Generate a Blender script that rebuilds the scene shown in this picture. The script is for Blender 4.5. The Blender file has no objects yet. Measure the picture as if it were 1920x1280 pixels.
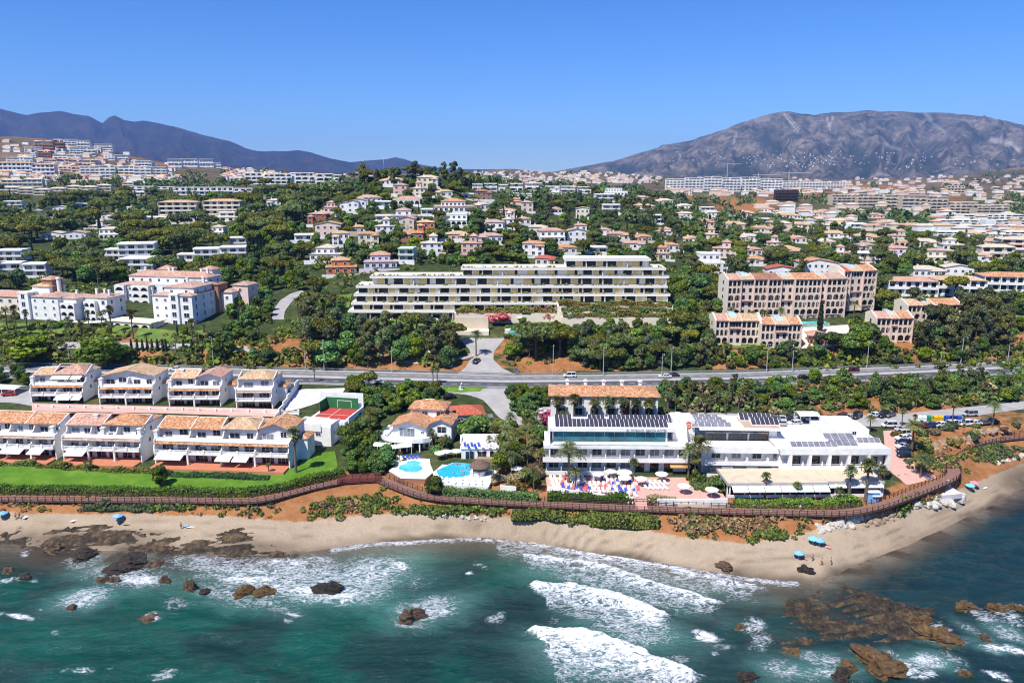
import bpy, math, random
import numpy as np
from mathutils import Vector, Matrix
# ------------------------------------------------------------------ camera, sky, sun, exposure
SC = bpy.context.scene
COL = SC.collection
H = 80.0                       # drone height above the sea
FPX = 1430.0                   # focal length for a picture 1920 wide
PITCH = math.atan2(305.0, FPX)
CP, SP = math.cos(PITCH), math.sin(PITCH)
cam = bpy.data.cameras.new('camera'); cam_o = bpy.data.objects.new('camera', cam); COL.objects.link(cam_o)
cam.sensor_width = 36.0; cam.lens = 36.0 * FPX / 1920.0
cam.clip_start = 1.0; cam.clip_end = 60000.0
cam_o.location = (0, 0, H); cam_o.rotation_euler = (math.pi / 2 - PITCH, 0, 0)
SC.camera = cam_o
TO_SUN = Vector((-0.34, -0.43, 0.84)).normalized()
SUN_EL = math.asin(TO_SUN.z); SUN_AZ = math.atan2(TO_SUN.x, TO_SUN.y)
W = bpy.data.worlds.new('World'); SC.world = W; W.use_nodes = True
wn = W.node_tree.nodes; wl = W.node_tree.links
bg = wn['Background']
sky = wn.new('ShaderNodeTexSky'); sky.sky_type = 'NISHITA'; sky.sun_disc = False
sky.sun_elevation = SUN_EL; sky.sun_rotation = SUN_AZ
sky.altitude = 0; sky.air_density = 1.0; sky.dust_density = 0.0; sky.ozone_density = 6.0
hs = wn.new('ShaderNodeHueSaturation'); hs.inputs['Saturation'].default_value = 1.2; hs.inputs['Value'].default_value = 1.0
tint = wn.new('ShaderNodeMix'); tint.data_type = 'RGBA'; tint.blend_type = 'MULTIPLY'; tint.inputs[0].default_value = 1.0; tint.inputs[7].default_value = (0.70, 0.95, 1.38, 1)
wl.new(sky.outputs[0], hs.inputs['Color']); wl.new(hs.outputs[0], tint.inputs[6]); wl.new(tint.outputs[2], bg.inputs[0])
bg.inputs[1].default_value = 0.085
sl = bpy.data.lights.new('sun', 'SUN'); so = bpy.data.objects.new('sun', sl); COL.objects.link(so)
sl.energy = 5.0; sl.angle = math.radians(0.53); sl.color = (1.0, 0.955, 0.88)
so.rotation_euler = (-TO_SUN).to_track_quat('-Z', 'Y').to_euler(); so.location = (0, 0, 400)
SC.view_settings.view_transform = 'Standard'; SC.view_settings.look = 'None'
SC.view_settings.exposure = 0.40; SC.view_settings.gamma = 1.0
SC.view_settings.use_curve_mapping = False
cy = SC.cycles
cy.use_denoising = True
cy.max_bounces = 5; cy.diffuse_bounces = 3; cy.glossy_bounces = 2; cy.transmission_bounces = 2; cy.volume_bounces = 0; cy.transparent_max_bounces = 4
cy.caustics_reflective = False; cy.caustics_refractive = False
cy.use_adaptive_sampling = True; cy.adaptive_threshold = 0.02
cy.sample_clamp_indirect = 6.0; cy.filter_width = 1.1
RNG = random.Random(7)
NR = np.random.RandomState(7)
# ------------------------------------------------------------------ survey helpers: photo pixel <-> place
def ray(px, py):
 dx = (px - 960.0) / FPX; dy = -(py - 640.0) / FPX
 return (dx, CP + dy * SP, -SP + dy * CP)
def us(px, py):                      # azimuth (x per metre of depth) and drop per metre of depth
 r = ray(px, py); return r[0] / r[1], -r[2] / r[1]
def onz(px, py, z):                  # the point of that ray at height z
 r = ray(px, py); t = (z - H) / r[2]
 return Vector((r[0] * t, r[1] * t, z))
def ony(px, py, y):                  # the point of that ray at depth y
 r = ray(px, py); t = y / r[1]
 return Vector((r[0] * t, y, H + r[2] * t))
def proj(x, y, z):
 d = y * CP - (z - H) * SP; v = y * SP + (z - H) * CP
 return 960 + FPX * x / d, 640 - FPX * v / d, d
# ------------------------------------------------------------------ materials
MATS = {}
def nmat(name, rough=0.8, spec=0.3):
 m = bpy.data.materials.new(name); m.use_nodes = True
 p = m.node_tree.nodes['Principled BSDF']; p.inputs['Roughness'].default_value = rough
 p.inputs['Specular IOR Level'].default_value = spec
 MATS[name] = m
 return m, m.node_tree.nodes, m.node_tree.links, p
def ramp(n, stops):
 r = n.new('ShaderNodeValToRGB'); e = r.color_ramp.elements
 while len(e) < len(stops): e.new(0.5)
 for k, (pos, c) in enumerate(stops):
  e[k].position = pos; e[k].color = (*c, 1) if len(c) == 3 else c
 return r
def math_n(n, l, op, a, b=None, clamp=False):
 x = n.new('ShaderNodeMath'); x.operation = op; x.use_clamp = clamp
 for i, v in enumerate((a, b)):
  if v is None: continue
  if isinstance(v, (int, float)): x.inputs[i].default_value = v
  else: l.new(v, x.inputs[i])
 return x.outputs[0]
def noise(n, l, vec, scale, detail=3, rough=0.55, dist=0.0):
 t = n.new('ShaderNodeTexNoise'); t.inputs['Scale'].default_value = scale; t.inputs['Detail'].default_value = detail
 t.inputs['Roughness'].default_value = rough; t.inputs['Distortion'].default_value = dist
 if vec is not None: l.new(vec, t.inputs['Vector'])
 return t
def mixc(n, l, fac, a, b):
 x = n.new('ShaderNodeMix'); x.data_type = 'RGBA'; x.clamp_factor = True
 if isinstance(fac, (int, float)): x.inputs[0].default_value = fac
 else: l.new(fac, x.inputs[0])
 for s, v in ((6, a), (7, b)):
  if isinstance(v, tuple): x.inputs[s].default_value = (*v, 1)
  else: l.new(v, x.inputs[s])
 return x.outputs[2]
def plain(name, col, rough=0.75, var=0.12, scale=0.6, spec=0.25, metal=0.0, fine=0.0):
 """a painted, rendered or printed surface: one colour with a little weathering"""
 m, n, l, p = nmat(name, rough, spec)
 p.inputs['Metallic'].default_value = metal
 g = n.new('ShaderNodeNewGeometry')
 t = noise(n, l, g.outputs['Position'], scale, 5, 0.65)
 a = tuple(max(0, c * (1 - var)) for c in col); b = tuple(min(1, c * (1 + var * 0.6)) for c in col)
 r = ramp(n, [(0.3, a), (0.68, b)]); l.new(t.outputs[0], r.inputs[0])
 l.new(r.outputs[0], p.inputs['Base Color'])
 return m
def tiles(name, c1, c2, c3, scale=1.0):
 """barrel roof tiles: mottled fired clay, rows of tiles as relief"""
 m, n, l, p = nmat(name, 0.85, 0.2)
 g = n.new('ShaderNodeNewGeometry'); pos = g.outputs['Position']
 a = noise(n, l, pos, 1.7 * scale, 4, 0.7); b = noise(n, l, pos, 0.16 * scale, 2)
 v = n.new('ShaderNodeTexVoronoi'); v.inputs['Scale'].default_value = 2.6; l.new(pos, v.inputs['Vector'])
 sep = n.new('ShaderNodeSeparateColor'); l.new(v.outputs['Color'], sep.inputs[0])
 f = math_n(n, l, 'ADD', math_n(n, l, 'MULTIPLY', a.outputs[0], 0.6), math_n(n, l, 'MULTIPLY', sep.outputs[0], 0.4))
 r = ramp(n, [(0.3, c1), (0.5, c2), (0.68, c3)]); l.new(f, r.inputs[0])
 hv = n.new('ShaderNodeHueSaturation'); l.new(r.outputs[0], hv.inputs['Color'])
 l.new(math_n(n, l, 'ADD', math_n(n, l, 'MULTIPLY', b.outputs[0], 0.5), 0.75), hv.inputs['Value'])
 l.new(hv.outputs[0], p.inputs['Base Color'])
 w = n.new('ShaderNodeTexWave'); w.bands_direction = 'X'; w.inputs['Scale'].default_value = 1.3; w.inputs['Distortion'].default_value = 0.3
 l.new(pos, w.inputs['Vector'])
 bp = n.new('ShaderNodeBump'); bp.inputs['Strength'].default_value = 0.8; bp.inputs['Distance'].default_value = 0.12
 l.new(math_n(n, l, 'ADD', w.outputs[0], math_n(n, l, 'MULTIPLY', sep.outputs[1], 0.6)), bp.inputs['Height']); l.new(bp.outputs[0], p.inputs['Normal'])
 return m
def leaf(name, dark, mid, light, trans=0.28):
 m, n, l, p = nmat(name, 0.6, 0.25)
 g = n.new('ShaderNodeNewGeometry'); oi = n.new('ShaderNodeObjectInfo')
 r = ramp(n, [(0.0, dark), (0.5, mid), (1.0, light)])
 l.new(g.outputs['Random Per Island'], r.inputs[0])
 hv = n.new('ShaderNodeHueSaturation'); l.new(r.outputs[0], hv.inputs['Color'])
 l.new(math_n(n, l, 'ADD', math_n(n, l, 'MULTIPLY', oi.outputs['Random'], 0.75), 0.68), hv.inputs['Value'])
 h2 = math_n(n, l, 'FRACT', math_n(n, l, 'MULTIPLY', oi.outputs['Random'], 37.0)); l.new(math_n(n, l, 'ADD', math_n(n, l, 'MULTIPLY', h2, 0.075), 0.445), hv.inputs['Hue']); l.new(math_n(n, l, 'ADD', math_n(n, l, 'MULTIPLY', h2, -0.3), 1.1), hv.inputs['Saturation'])
 l.new(hv.outputs[0], p.inputs['Base Color'])
 if trans:
  tr = n.new('ShaderNodeBsdfTranslucent'); l.new(hv.outputs[0], tr.inputs[0])
  mx = n.new('ShaderNodeMixShader'); mx.inputs[0].default_value = trans
  l.new(p.outputs[0], mx.inputs[1]); l.new(tr.outputs[0], mx.inputs[2])
  l.new(mx.outputs[0], n['Material Output'].inputs['Surface'])
 return m
plain('white', (0.80, 0.78, 0.74), 0.8, 0.13, 0.55)
plain('white_cool', (0.74, 0.75, 0.77), 0.8, 0.07, 0.35)
plain('cream', (0.74, 0.66, 0.52), 0.85, 0.08, 0.4)
plain('beige', (0.60, 0.50, 0.38), 0.85, 0.1, 0.4)
plain('pink', (0.66, 0.42, 0.36), 0.85, 0.08, 0.4)
plain('pale_pink', (0.74, 0.56, 0.47), 0.85, 0.08, 0.4)
plain('stone_pink', (0.72, 0.585, 0.46), 0.85, 0.12, 0.5)
plain('lilac', (0.68, 0.60, 0.66), 0.85, 0.06, 0.4)
plain('orange_wall', (0.66, 0.20, 0.07), 0.85, 0.08, 0.4)
plain('red_wall', (0.40, 0.09, 0.06), 0.85, 0.08, 0.4)
plain('brown_wall', (0.36, 0.18, 0.11), 0.85, 0.1, 0.4)
plain('dark_brown', (0.06, 0.035, 0.025), 0.8, 0.15, 0.5)
plain('yellow_panel', (0.72, 0.56, 0.25), 0.8, 0.08, 0.4)
plain('sage', (0.55, 0.62, 0.52), 0.8, 0.06, 0.4)
plain('grey_concrete', (0.42, 0.41, 0.39), 0.9, 0.14, 0.5)
plain('light_concrete', (0.58, 0.56, 0.54), 0.9, 0.12, 0.5)
plain('fascia_grey', (0.82, 0.78, 0.72), 0.7, 0.06, 0.4)
plain('terrace_cream', (0.78, 0.70, 0.54), 0.85, 0.1, 0.6)
plain('terracotta_paving', (0.52, 0.20, 0.11), 0.85, 0.14, 0.9)
plain('pink_paving', (0.62, 0.36, 0.29), 0.85, 0.14, 0.9)
plain('roof_felt', (0.60, 0.50, 0.36), 0.9, 0.16, 0.45)
plain('roof_gravel', (0.50, 0.36, 0.27), 0.9, 0.16, 0.6)
plain('awning', (0.80, 0.77, 0.70), 0.85, 0.05, 0.5)
plain('awning_amber', (0.66, 0.36, 0.12), 0.85, 0.05, 0.5)
plain('parasol_white', (0.82, 0.79, 0.72), 0.85, 0.05, 0.8)
plain('parasol_blue', (0.22, 0.45, 0.78), 0.85, 0.1, 0.8)
plain('parasol_aqua', (0.20, 0.62, 0.80), 0.85, 0.1, 0.8)
plain('parasol_pink', (0.75, 0.25, 0.32), 0.85, 0.1, 0.8)
plain('thatch', (0.16, 0.11, 0.08), 0.95, 0.3, 2.0)
plain('asphalt', (0.085, 0.085, 0.09), 0.9, 0.25, 0.25)
plain('asphalt_pale', (0.22, 0.21, 0.20), 0.9, 0.2, 0.3)
plain('asphalt_light', (0.36, 0.345, 0.325), 0.9, 0.18, 0.3)
plain('kerb_stone', (0.52, 0.50, 0.47), 0.9, 0.1, 0.6)
plain('road_paint', (0.75, 0.75, 0.73), 0.7, 0.1, 0.8)
plain('steel', (0.42, 0.43, 0.44), 0.45, 0.1, 0.6, 0.5, 0.6)
plain('lamp_grey', (0.46, 0.47, 0.47), 0.5, 0.05, 0.6, 0.4, 0.2)
plain('wood_dark', (0.075, 0.04, 0.03), 0.8, 0.25, 1.2)
plain('wood_red', (0.13, 0.035, 0.03), 0.75, 0.2, 1.0)
plain('trunk', (0.13, 0.095, 0.07), 0.9, 0.3, 1.5)
plain('palm_trunk', (0.16, 0.12, 0.085), 0.9, 0.35, 2.0)
plain('court_green', (0.025, 0.16, 0.05), 0.75, 0.1, 0.5)
plain('court_red', (0.45, 0.06, 0.045), 0.8, 0.1, 0.5)
plain('logo_red', (0.65, 0.14, 0.05), 0.7, 0.02, 0.5)
plain('sign_grey', (0.33, 0.36, 0.38), 0.6, 0.02, 0.5)
plain('blue_cloth', (0.045, 0.085, 0.42), 0.85, 0.15, 2.0)
plain('white_plastic', (0.78, 0.78, 0.77), 0.5, 0.05, 1.0)
plain('red_cloth', (0.55, 0.12, 0.14), 0.85, 0.15, 2.0)
plain('skin', (0.48, 0.27, 0.18), 0.6, 0.05, 3.0)
plain('dark_cloth', (0.03, 0.03, 0.05), 0.85, 0.1, 3.0)
plain('brick_red_panel', (0.20, 0.055, 0.035), 0.85, 0.15, 1.0)
plain('mosaic', (0.50, 0.12, 0.10), 0.7, 0.3, 1.3)
plain('blue_tile_roof', (0.42, 0.53, 0.59), 0.5, 0.3, 1.2, 0.4)
plain('bin_green', (0.03, 0.22, 0.08), 0.6, 0.05, 1.0)
plain('bin_yellow', (0.65, 0.42, 0.02), 0.6, 0.05, 1.0)
plain('bin_blue', (0.03, 0.09, 0.40), 0.6, 0.05, 1.0)
plain('bin_white', (0.70, 0.76, 0.74), 0.6, 0.05, 1.0)
plain('rubber', (0.02, 0.02, 0.02), 0.9, 0.1, 1.0)
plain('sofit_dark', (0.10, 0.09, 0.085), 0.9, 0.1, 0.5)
tiles('tile_orange', (0.42, 0.15, 0.06), (0.60, 0.29, 0.14), (0.72, 0.47, 0.28))
tiles('tile_salmon', (0.44, 0.22, 0.15), (0.58, 0.34, 0.24), (0.68, 0.46, 0.34))
tiles('tile_tan', (0.46, 0.26, 0.13), (0.64, 0.42, 0.24), (0.74, 0.57, 0.37))
tiles('tile_pink', (0.40, 0.23, 0.17), (0.55, 0.37, 0.28), (0.66, 0.49, 0.39))
tiles('tile_red', (0.42, 0.09, 0.05), (0.52, 0.13, 0.08), (0.58, 0.18, 0.11))
tiles('tile_cream', (0.56, 0.43, 0.30), (0.68, 0.56, 0.42), (0.75, 0.66, 0.52))
tiles('tile_brown', (0.26, 0.11, 0.07), (0.38, 0.18, 0.11), (0.48, 0.27, 0.18))
leaf('pine_leaf', (0.031, 0.055, 0.009), (0.118, 0.165, 0.020), (0.241, 0.275, 0.040))
leaf('broad_leaf', (0.024, 0.061, 0.011), (0.073, 0.145, 0.021), (0.182, 0.293, 0.038))
leaf('bright_leaf', (0.037, 0.095, 0.009), (0.090, 0.207, 0.018), (0.188, 0.345, 0.038))
leaf('gum_leaf', (0.036, 0.059, 0.021), (0.105, 0.134, 0.043), (0.236, 0.256, 0.090))
leaf('cypress_leaf', (0.007, 0.021, 0.007), (0.017, 0.045, 0.013), (0.039, 0.081, 0.023), 0.0)
leaf('palm_leaf', (0.036, 0.061, 0.015), (0.108, 0.147, 0.038), (0.244, 0.259, 0.075))
leaf('palm_dry', (0.100, 0.065, 0.030), (0.170, 0.110, 0.050), (0.250, 0.170, 0.080), 0.0)
leaf('shrub_leaf', (0.032, 0.068, 0.015), (0.089, 0.141, 0.027), (0.211, 0.253, 0.054))
leaf('sage_leaf', (0.035, 0.065, 0.028), (0.075, 0.115, 0.050), (0.140, 0.180, 0.085))
leaf('yellow_leaf', (0.090, 0.098, 0.018), (0.210, 0.195, 0.038), (0.375, 0.330, 0.075))
leaf('hedge_leaf', (0.018, 0.068, 0.009), (0.045, 0.143, 0.015), (0.098, 0.247, 0.030))
leaf('flower_leaf', (0.300, 0.020, 0.050), (0.450, 0.050, 0.090), (0.120, 0.080, 0.040), 0.0)
leaf('coral_leaf', (0.400, 0.090, 0.060), (0.550, 0.170, 0.120), (0.400, 0.220, 0.100), 0.0)
leaf('dry_leaf', (0.110, 0.075, 0.030), (0.200, 0.150, 0.060), (0.300, 0.240, 0.100), 0.0)
def glass(name, col, rough=0.08, var=0.5):
 m, n, l, p = nmat(name, rough, 0.6)
 g = n.new('ShaderNodeNewGeometry'); t = noise(n, l, g.outputs['Position'], 0.5, 2)
 r = ramp(n, [(0.35, tuple(c * (1 - var) for c in col)), (0.65, tuple(c * (1 + var) for c in col))])
 l.new(t.outputs[0], r.inputs[0]); l.new(r.outputs[0], p.inputs['Base Color'])
 return m
glass('glass', (0.03, 0.035, 0.045)); glass('glass_teal', (0.012, 0.10, 0.13), 0.1, 0.35)
glass('glass_dark', (0.02, 0.022, 0.028)); glass('glass_grey', (0.16, 0.18, 0.20), 0.12, 0.35)
glass('glass_green', (0.25, 0.42, 0.36), 0.15, 0.25)
glass('solar', (0.055, 0.05, 0.065), 0.22, 0.15); glass('collector', (0.20, 0.20, 0.22), 0.3, 0.2)
def pool_mat():
 m, n, l, p = nmat('pool_water', 0.08, 0.4)
 g = n.new('ShaderNodeNewGeometry')
 t = noise(n, l, g.outputs['Position'], 0.9, 3, 0.6, 1.0)
 r = ramp(n, [(0.35, (0.012, 0.36, 0.70)), (0.7, (0.05, 0.52, 0.80))]); l.new(t.outputs[0], r.inputs[0])
 l.new(r.outputs[0], p.inputs['Base Color'])
 m2, n, l, p = nmat('pool_aqua', 0.08, 0.4)
 g = n.new('ShaderNodeNewGeometry'); t = noise(n, l, g.outputs['Position'], 0.9, 3, 0.6, 1.0)
 r = ramp(n, [(0.35, (0.03, 0.45, 0.48)), (0.7, (0.12, 0.62, 0.62))]); l.new(t.outputs[0], r.inputs[0])
 l.new(r.outputs[0], p.inputs['Base Color'])
pool_mat()
CARP = {}
def car_paint(name, col):
 m, n, l, p = nmat('paint_' + name, 0.25, 0.5); p.inputs['Base Color'].default_value = (*col, 1)
 p.inputs['Coat Weight'].default_value = 0.5; CARP[name] = m
for k, c in dict(white=(0.75, 0.75, 0.75), black=(0.012, 0.012, 0.014), silver=(0.42, 0.43, 0.45), maroon=(0.12, 0.012, 0.02), blue=(0.02, 0.05, 0.16), red=(0.40, 0.02, 0.02), grey=(0.12, 0.12, 0.13)).items(): car_paint(k, c)
# ------------------------------------------------------------------ objects
def mk_mesh(name, V, F, mats, midx=None, smooth=False):
 me = bpy.data.meshes.new(name)
 me.from_pydata([tuple(v) for v in V] if not isinstance(V, np.ndarray) else V.tolist(), [], F if not isinstance(F, np.ndarray) else F.tolist())
 for m in (mats if isinstance(mats, (list, tuple)) else [mats]): me.materials.append(MATS[m] if isinstance(m, str) else m)
 if midx is not None: me.polygons.foreach_set('material_index', np.asarray(midx, dtype=np.int32))
 if smooth: me.polygons.foreach_set('use_smooth', np.ones(len(me.polygons), dtype=bool))
 me.update()
 return me
def link(name, data, parent=None, loc=None, rz=0.0, scale=None):
 o = bpy.data.objects.new(name, data); COL.objects.link(o)
 if parent is not None: o.parent = parent
 if loc is not None: o.location = loc
 if rz: o.rotation_euler = (0, 0, rz)
 if scale is not None: o.scale = scale if hasattr(scale, '__len__') else (scale, scale, scale)
 return o
def tag(o, label=None, cat=None, group=None, kind=None):
 if label: o['label'] = label
 if cat: o['category'] = cat
 if group: o['group'] = group
 if kind: o['kind'] = kind
 return o
def copy_tree(o, parent=None):
 c = o.copy(); COL.objects.link(c)
 c.parent = parent
 for ch in o.children: copy_tree(ch, c)
 return c
ORD = ['first', 'second', 'third', 'fourth', 'fifth', 'sixth', 'seventh', 'eighth', 'ninth', 'tenth', 'eleventh', 'twelfth', 'thirteenth', 'fourteenth', 'fifteenth', 'sixteenth', 'seventeenth', 'eighteenth', 'nineteenth', 'twentieth']
def ordinal(k):                       # 0 -> first
 if k < 20: return ORD[k]
 tens = ['', '', 'twenty', 'thirty', 'forty', 'fifty', 'sixty', 'seventy', 'eighty', 'ninety'][(k + 1) // 10]
 if (k + 1) % 10 == 0: return {'twenty': 'twentieth', 'thirty': 'thirtieth', 'forty': 'fortieth', 'fifty': 'fiftieth', 'sixty': 'sixtieth', 'seventy': 'seventieth'}.get(tens, tens)
 return tens + '-' + ORD[(k + 1) % 10 - 1]
class MB:
 """collects boxes, prisms and tubes and builds ONE mesh object"""
 def __init__(s): s.V = []; s.F = []; s.M = []
 def add(s, V, F, m=0):
  b = len(s.V); s.V += [tuple(v) for v in V]; s.F += [tuple(i + b for i in f) for f in F]; s.M += [m] * len(F); return s
 def box(s, x0, x1, y0, y1, z0, z1, m=0, j=True):
  if j:
   e = [RNG.uniform(-0.004, 0.004) for _ in range(6)]
   x0 += e[0]; x1 += e[1]; y0 += e[2]; y1 += e[3]; z0 += e[4]; z1 += e[5]
  return s.add([(x0, y0, z0), (x1, y0, z0), (x1, y1, z0), (x0, y1, z0), (x0, y0, z1), (x1, y0, z1), (x1, y1, z1), (x0, y1, z1)],
      [(0, 3, 2, 1), (4, 5, 6, 7), (0, 1, 5, 4), (1, 2, 6, 5), (2, 3, 7, 6), (3, 0, 4, 7)], m)
 def prism(s, pts, z0, z1, m=0):          # plan polygon, counter-clockwise
  n = len(pts)
  return s.add([(p[0], p[1], z0) for p in pts] + [(p[0], p[1], z1) for p in pts],
      [tuple(range(n - 1, -1, -1)), tuple(range(n, 2 * n))] + [(i, (i + 1) % n, n + (i + 1) % n, n + i) for i in range(n)], m)
 def xprism(s, prof, x0, x1, m=0):         # profile in (y, z), extruded along x
  n = len(prof)
  return s.add([(x0, p[0], p[1]) for p in prof] + [(x1, p[0], p[1]) for p in prof],
      [tuple(range(n)), tuple(range(2 * n - 1, n - 1, -1))] + [(i, n + i, n + (i + 1) % n, (i + 1) % n) for i in range(n)], m)
 def yprism(s, prof, y0, y1, m=0):         # profile in (x, z), extruded along y
  n = len(prof)
  return s.add([(p[0], y0, p[1]) for p in prof] + [(p[0], y1, p[1]) for p in prof],
      [tuple(range(n)), tuple(range(2 * n - 1, n - 1, -1))] + [(i, n + i, n + (i + 1) % n, (i + 1) % n) for i in range(n)], m)
 def hip(s, x0, x1, y0, y1, z0, h, over=0.45, t=0.16, m=0, ridge='auto'):
  x0 -= over; x1 += over; y0 -= over; y1 += over
  w, d = x1 - x0, y1 - y0
  if (ridge == 'auto' and w >= d) or ridge == 'x':
   r = min(d / 2, w / 2 - 0.05); a = (x0 + r, (y0 + y1) / 2, z0 + t + h); b = (x1 - r, (y0 + y1) / 2, z0 + t + h)
   top = [(4, 5, 9, 8), (5, 6, 9), (6, 7, 8, 9), (7, 4, 8)]
  else:
   r = min(w / 2, d / 2 - 0.05); a = ((x0 + x1) / 2, y0 + r, z0 + t + h); b = ((x0 + x1) / 2, y1 - r, z0 + t + h)
   top = [(4, 5, 8), (5, 6, 9, 8), (6, 7, 9), (7, 4, 8, 9)]
  return s.add([(x0, y0, z0), (x1, y0, z0), (x1, y1, z0), (x0, y1, z0), (x0, y0, z0 + t), (x1, y0, z0 + t), (x1, y1, z0 + t), (x0, y1, z0 + t), a, b],
      [(0, 3, 2, 1), (0, 1, 5, 4), (1, 2, 6, 5), (2, 3, 7, 6), (3, 0, 4, 7)] + top, m)
 def gable_front(s, x0, x1, y0, y1, z0, h, over=0.4, t=0.18, m=0, peak=0.5):   # ridge runs back, gable faces the front
  xm = x0 + (x1 - x0) * peak; x0 -= over; x1 += over
  return s.yprism([(x0, z0), (xm, z0 + h), (x1, z0), (x1, z0 + t), (xm, z0 + h + t), (x0, z0 + t)], y0 - over, y1 + over, m)
 def gable_side(s, x0, x1, y0, y1, z0, h, over=0.4, t=0.18, m=0, peak=0.5):    # ridge parallel to the front
  ym = y0 + (y1 - y0) * peak; y0 -= over; y1 += over
  return s.xprism([(y0, z0), (ym, z0 + h), (y1, z0), (y1, z0 + t), (ym, z0 + h + t), (y0, z0 + t)], x0 - over, x1 + over, m)
 def tube(s, pts, rad, seg=6, m=0, cap=True):
  pts = [Vector(p) for p in pts]; n = len(pts)
  rad = rad if hasattr(rad, '__len__') else [rad] * n
  b = len(s.V)
  for i, p in enumerate(pts):
   d = (pts[min(i + 1, n - 1)] - pts[max(i - 1, 0)]).normalized()
   a = d.cross(Vector((0, 0, 1)) if abs(d.z) < 0.9 else Vector((1, 0, 0))).normalized(); c = d.cross(a)
   for k in range(seg):
    t = 2 * math.pi * k / seg; s.V.append(tuple(p + (a * math.cos(t) + c * math.sin(t)) * rad[i]))
  for i in range(n - 1):
   for k in range(seg):
    s.F.append((b + i * seg + k, b + i * seg + (k + 1) % seg, b + (i + 1) * seg + (k + 1) % seg, b + (i + 1) * seg + k)); s.M.append(m)
  if cap:
   s.F.append(tuple(b + k for k in range(seg - 1, -1, -1))); s.M.append(m)
   s.F.append(tuple(b + (n - 1) * seg + k for k in range(seg))); s.M.append(m)
  return s
 def cone(s, c, r0, r1, z0, z1, seg=10, m=0):
  return s.tube([(c[0], c[1], z0), (c[0], c[1], z1)], [r0, max(r1, 0.001)], seg, m)
 def mesh(s, name, mats, smooth=False):
  return mk_mesh(name, s.V, s.F, mats, s.M if max(s.M, default=0) else None, smooth)
 def build(s, name, mats, parent=None, loc=None, rz=0.0, smooth=False):
  return link(name, s.mesh(name, mats, smooth), parent, loc, rz)
_CACHE = {}
def cached(key, fn):
 if key not in _CACHE: _CACHE[key] = fn()
 return _CACHE[key]
# ------------------------------------------------------------------ noise on arrays
_perm = np.random.RandomState(3).permutation(256)
def vnoise(x, y, seed=0):
 xi = np.floor(x).astype(np.int64); yi = np.floor(y).astype(np.int64); xf = x - xi; yf = y - yi
 def h(a, b): return _perm[(_perm[(a + seed * 37) & 255] + b) & 255] / 255.0
 u = xf * xf * (3 - 2 * xf); v = yf * yf * (3 - 2 * yf)
 return (h(xi, yi) * (1 - u) + h(xi + 1, yi) * u) * (1 - v) + (h(xi, yi + 1) * (1 - u) + h(xi + 1, yi + 1) * u) * v
def fbm(x, y, oct=4, seed=0, gain=0.5):
 a = 1.0; s = 0.0; t = 0.0
 for k in range(oct):
  s = s + a * vnoise(x * 2 ** k + 17.3 * k, y * 2 ** k - 9.1 * k, seed + k); t += a; a *= gain
 return s / t
def ridged(x, y, oct=5, seed=0):
 a = 1.0; s = 0.0; t = 0.0
 for k in range(oct):
  s = s + a * (1 - np.abs(2 * vnoise(x * 2 ** k + 11.7 * k, y * 2 ** k + 5.3 * k, seed + k) - 1)); t += a; a *= 0.5
 return s / t
def sstep(a, b, x):
 t = np.clip((x - a) / (b - a), 0, 1); return t * t * (3 - 2 * t)
# ------------------------------------------------------------------ the lie of the land: feature lines running along the coast
UG = np.concatenate([np.linspace(-2.2, -0.8, 15)[:-1], np.linspace(-0.8, 0.8, 400), np.linspace(0.8, 2.2, 15)[1:]])
def line_z(rows):                    # (px, py, z) -> depth y and height on the common azimuth grid
 P = []
 for px, py, z in rows:
  u, s = us(px, py); P.append((u, (H - z) / s, z))
 P.sort(); P = np.array(P)
 return np.interp(UG, P[:, 0], P[:, 1]), np.interp(UG, P[:, 0], P[:, 2])
def line_d(rows):                    # (px, py, depth) or (px, None, depth, z)
 P = []
 for r in rows:
  if r[1] is None: P.append((us(r[0], 340)[0], r[2], r[3]))
  else:
   u, s = us(r[0], r[1]); P.append((u, r[2], H - s * r[2]))
 P.sort(); P = np.array(P)
 return np.interp(UG, P[:, 0], P[:, 1]), np.interp(UG, P[:, 0], P[:, 2])
def zz(pts, z): return [(a, b, z) for a, b in pts]
WATERLINE = [(-250, 1003), (0, 1012), (100, 1028), (200, 1032), (300, 1028), (400, 1037), (520, 1042), (600, 1030), (680, 1018), (800, 1010), (900, 1005), (1000, 1016), (1100, 1034), (1200, 1048), (1300, 1064), (1400, 1080), (1480, 1088), (1540, 1088), (1600, 1060), (1700, 1022), (1780, 985), (1850, 952), (1920, 915), (2000, 870), (2150, 800)]
BEACHTOP = [(-250, 961), (0, 961), (200, 962), (400, 966), (560, 979), (700, 964), (850, 962), (1000, 972), (1100, 982), (1200, 992), (1280, 1008), (1400, 1020), (1500, 1000), (1560, 985), (1650, 966), (1760, 935), (1830, 905), (1920, 868), (2000, 835), (2150, 775)]
BLUFFTOP = [(-250, 943), (0, 943), (200, 943), (400, 945), (480, 945), (560, 930), (640, 913), (720, 912), (760, 926), (800, 937), (900, 945), (1000, 950), (1100, 955), (1300, 963), (1400, 966), (1550, 970), (1620, 964), (1690, 947), (1740, 922), (1790, 898), (1815, 862), (1840, 842), (1920, 828), (2000, 800), (2150, 750)]
L = []
wy, wz = line_z(zz(WATERLINE, 0.0))
L.append((np.full_like(UG, 25.0), np.full_like(UG, -7.0)))
L.append((wy - 45, np.full_like(UG, -4.0)))
L.append((wy - 12, np.full_like(UG, -1.1)))
L.append((wy, wz))
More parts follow.
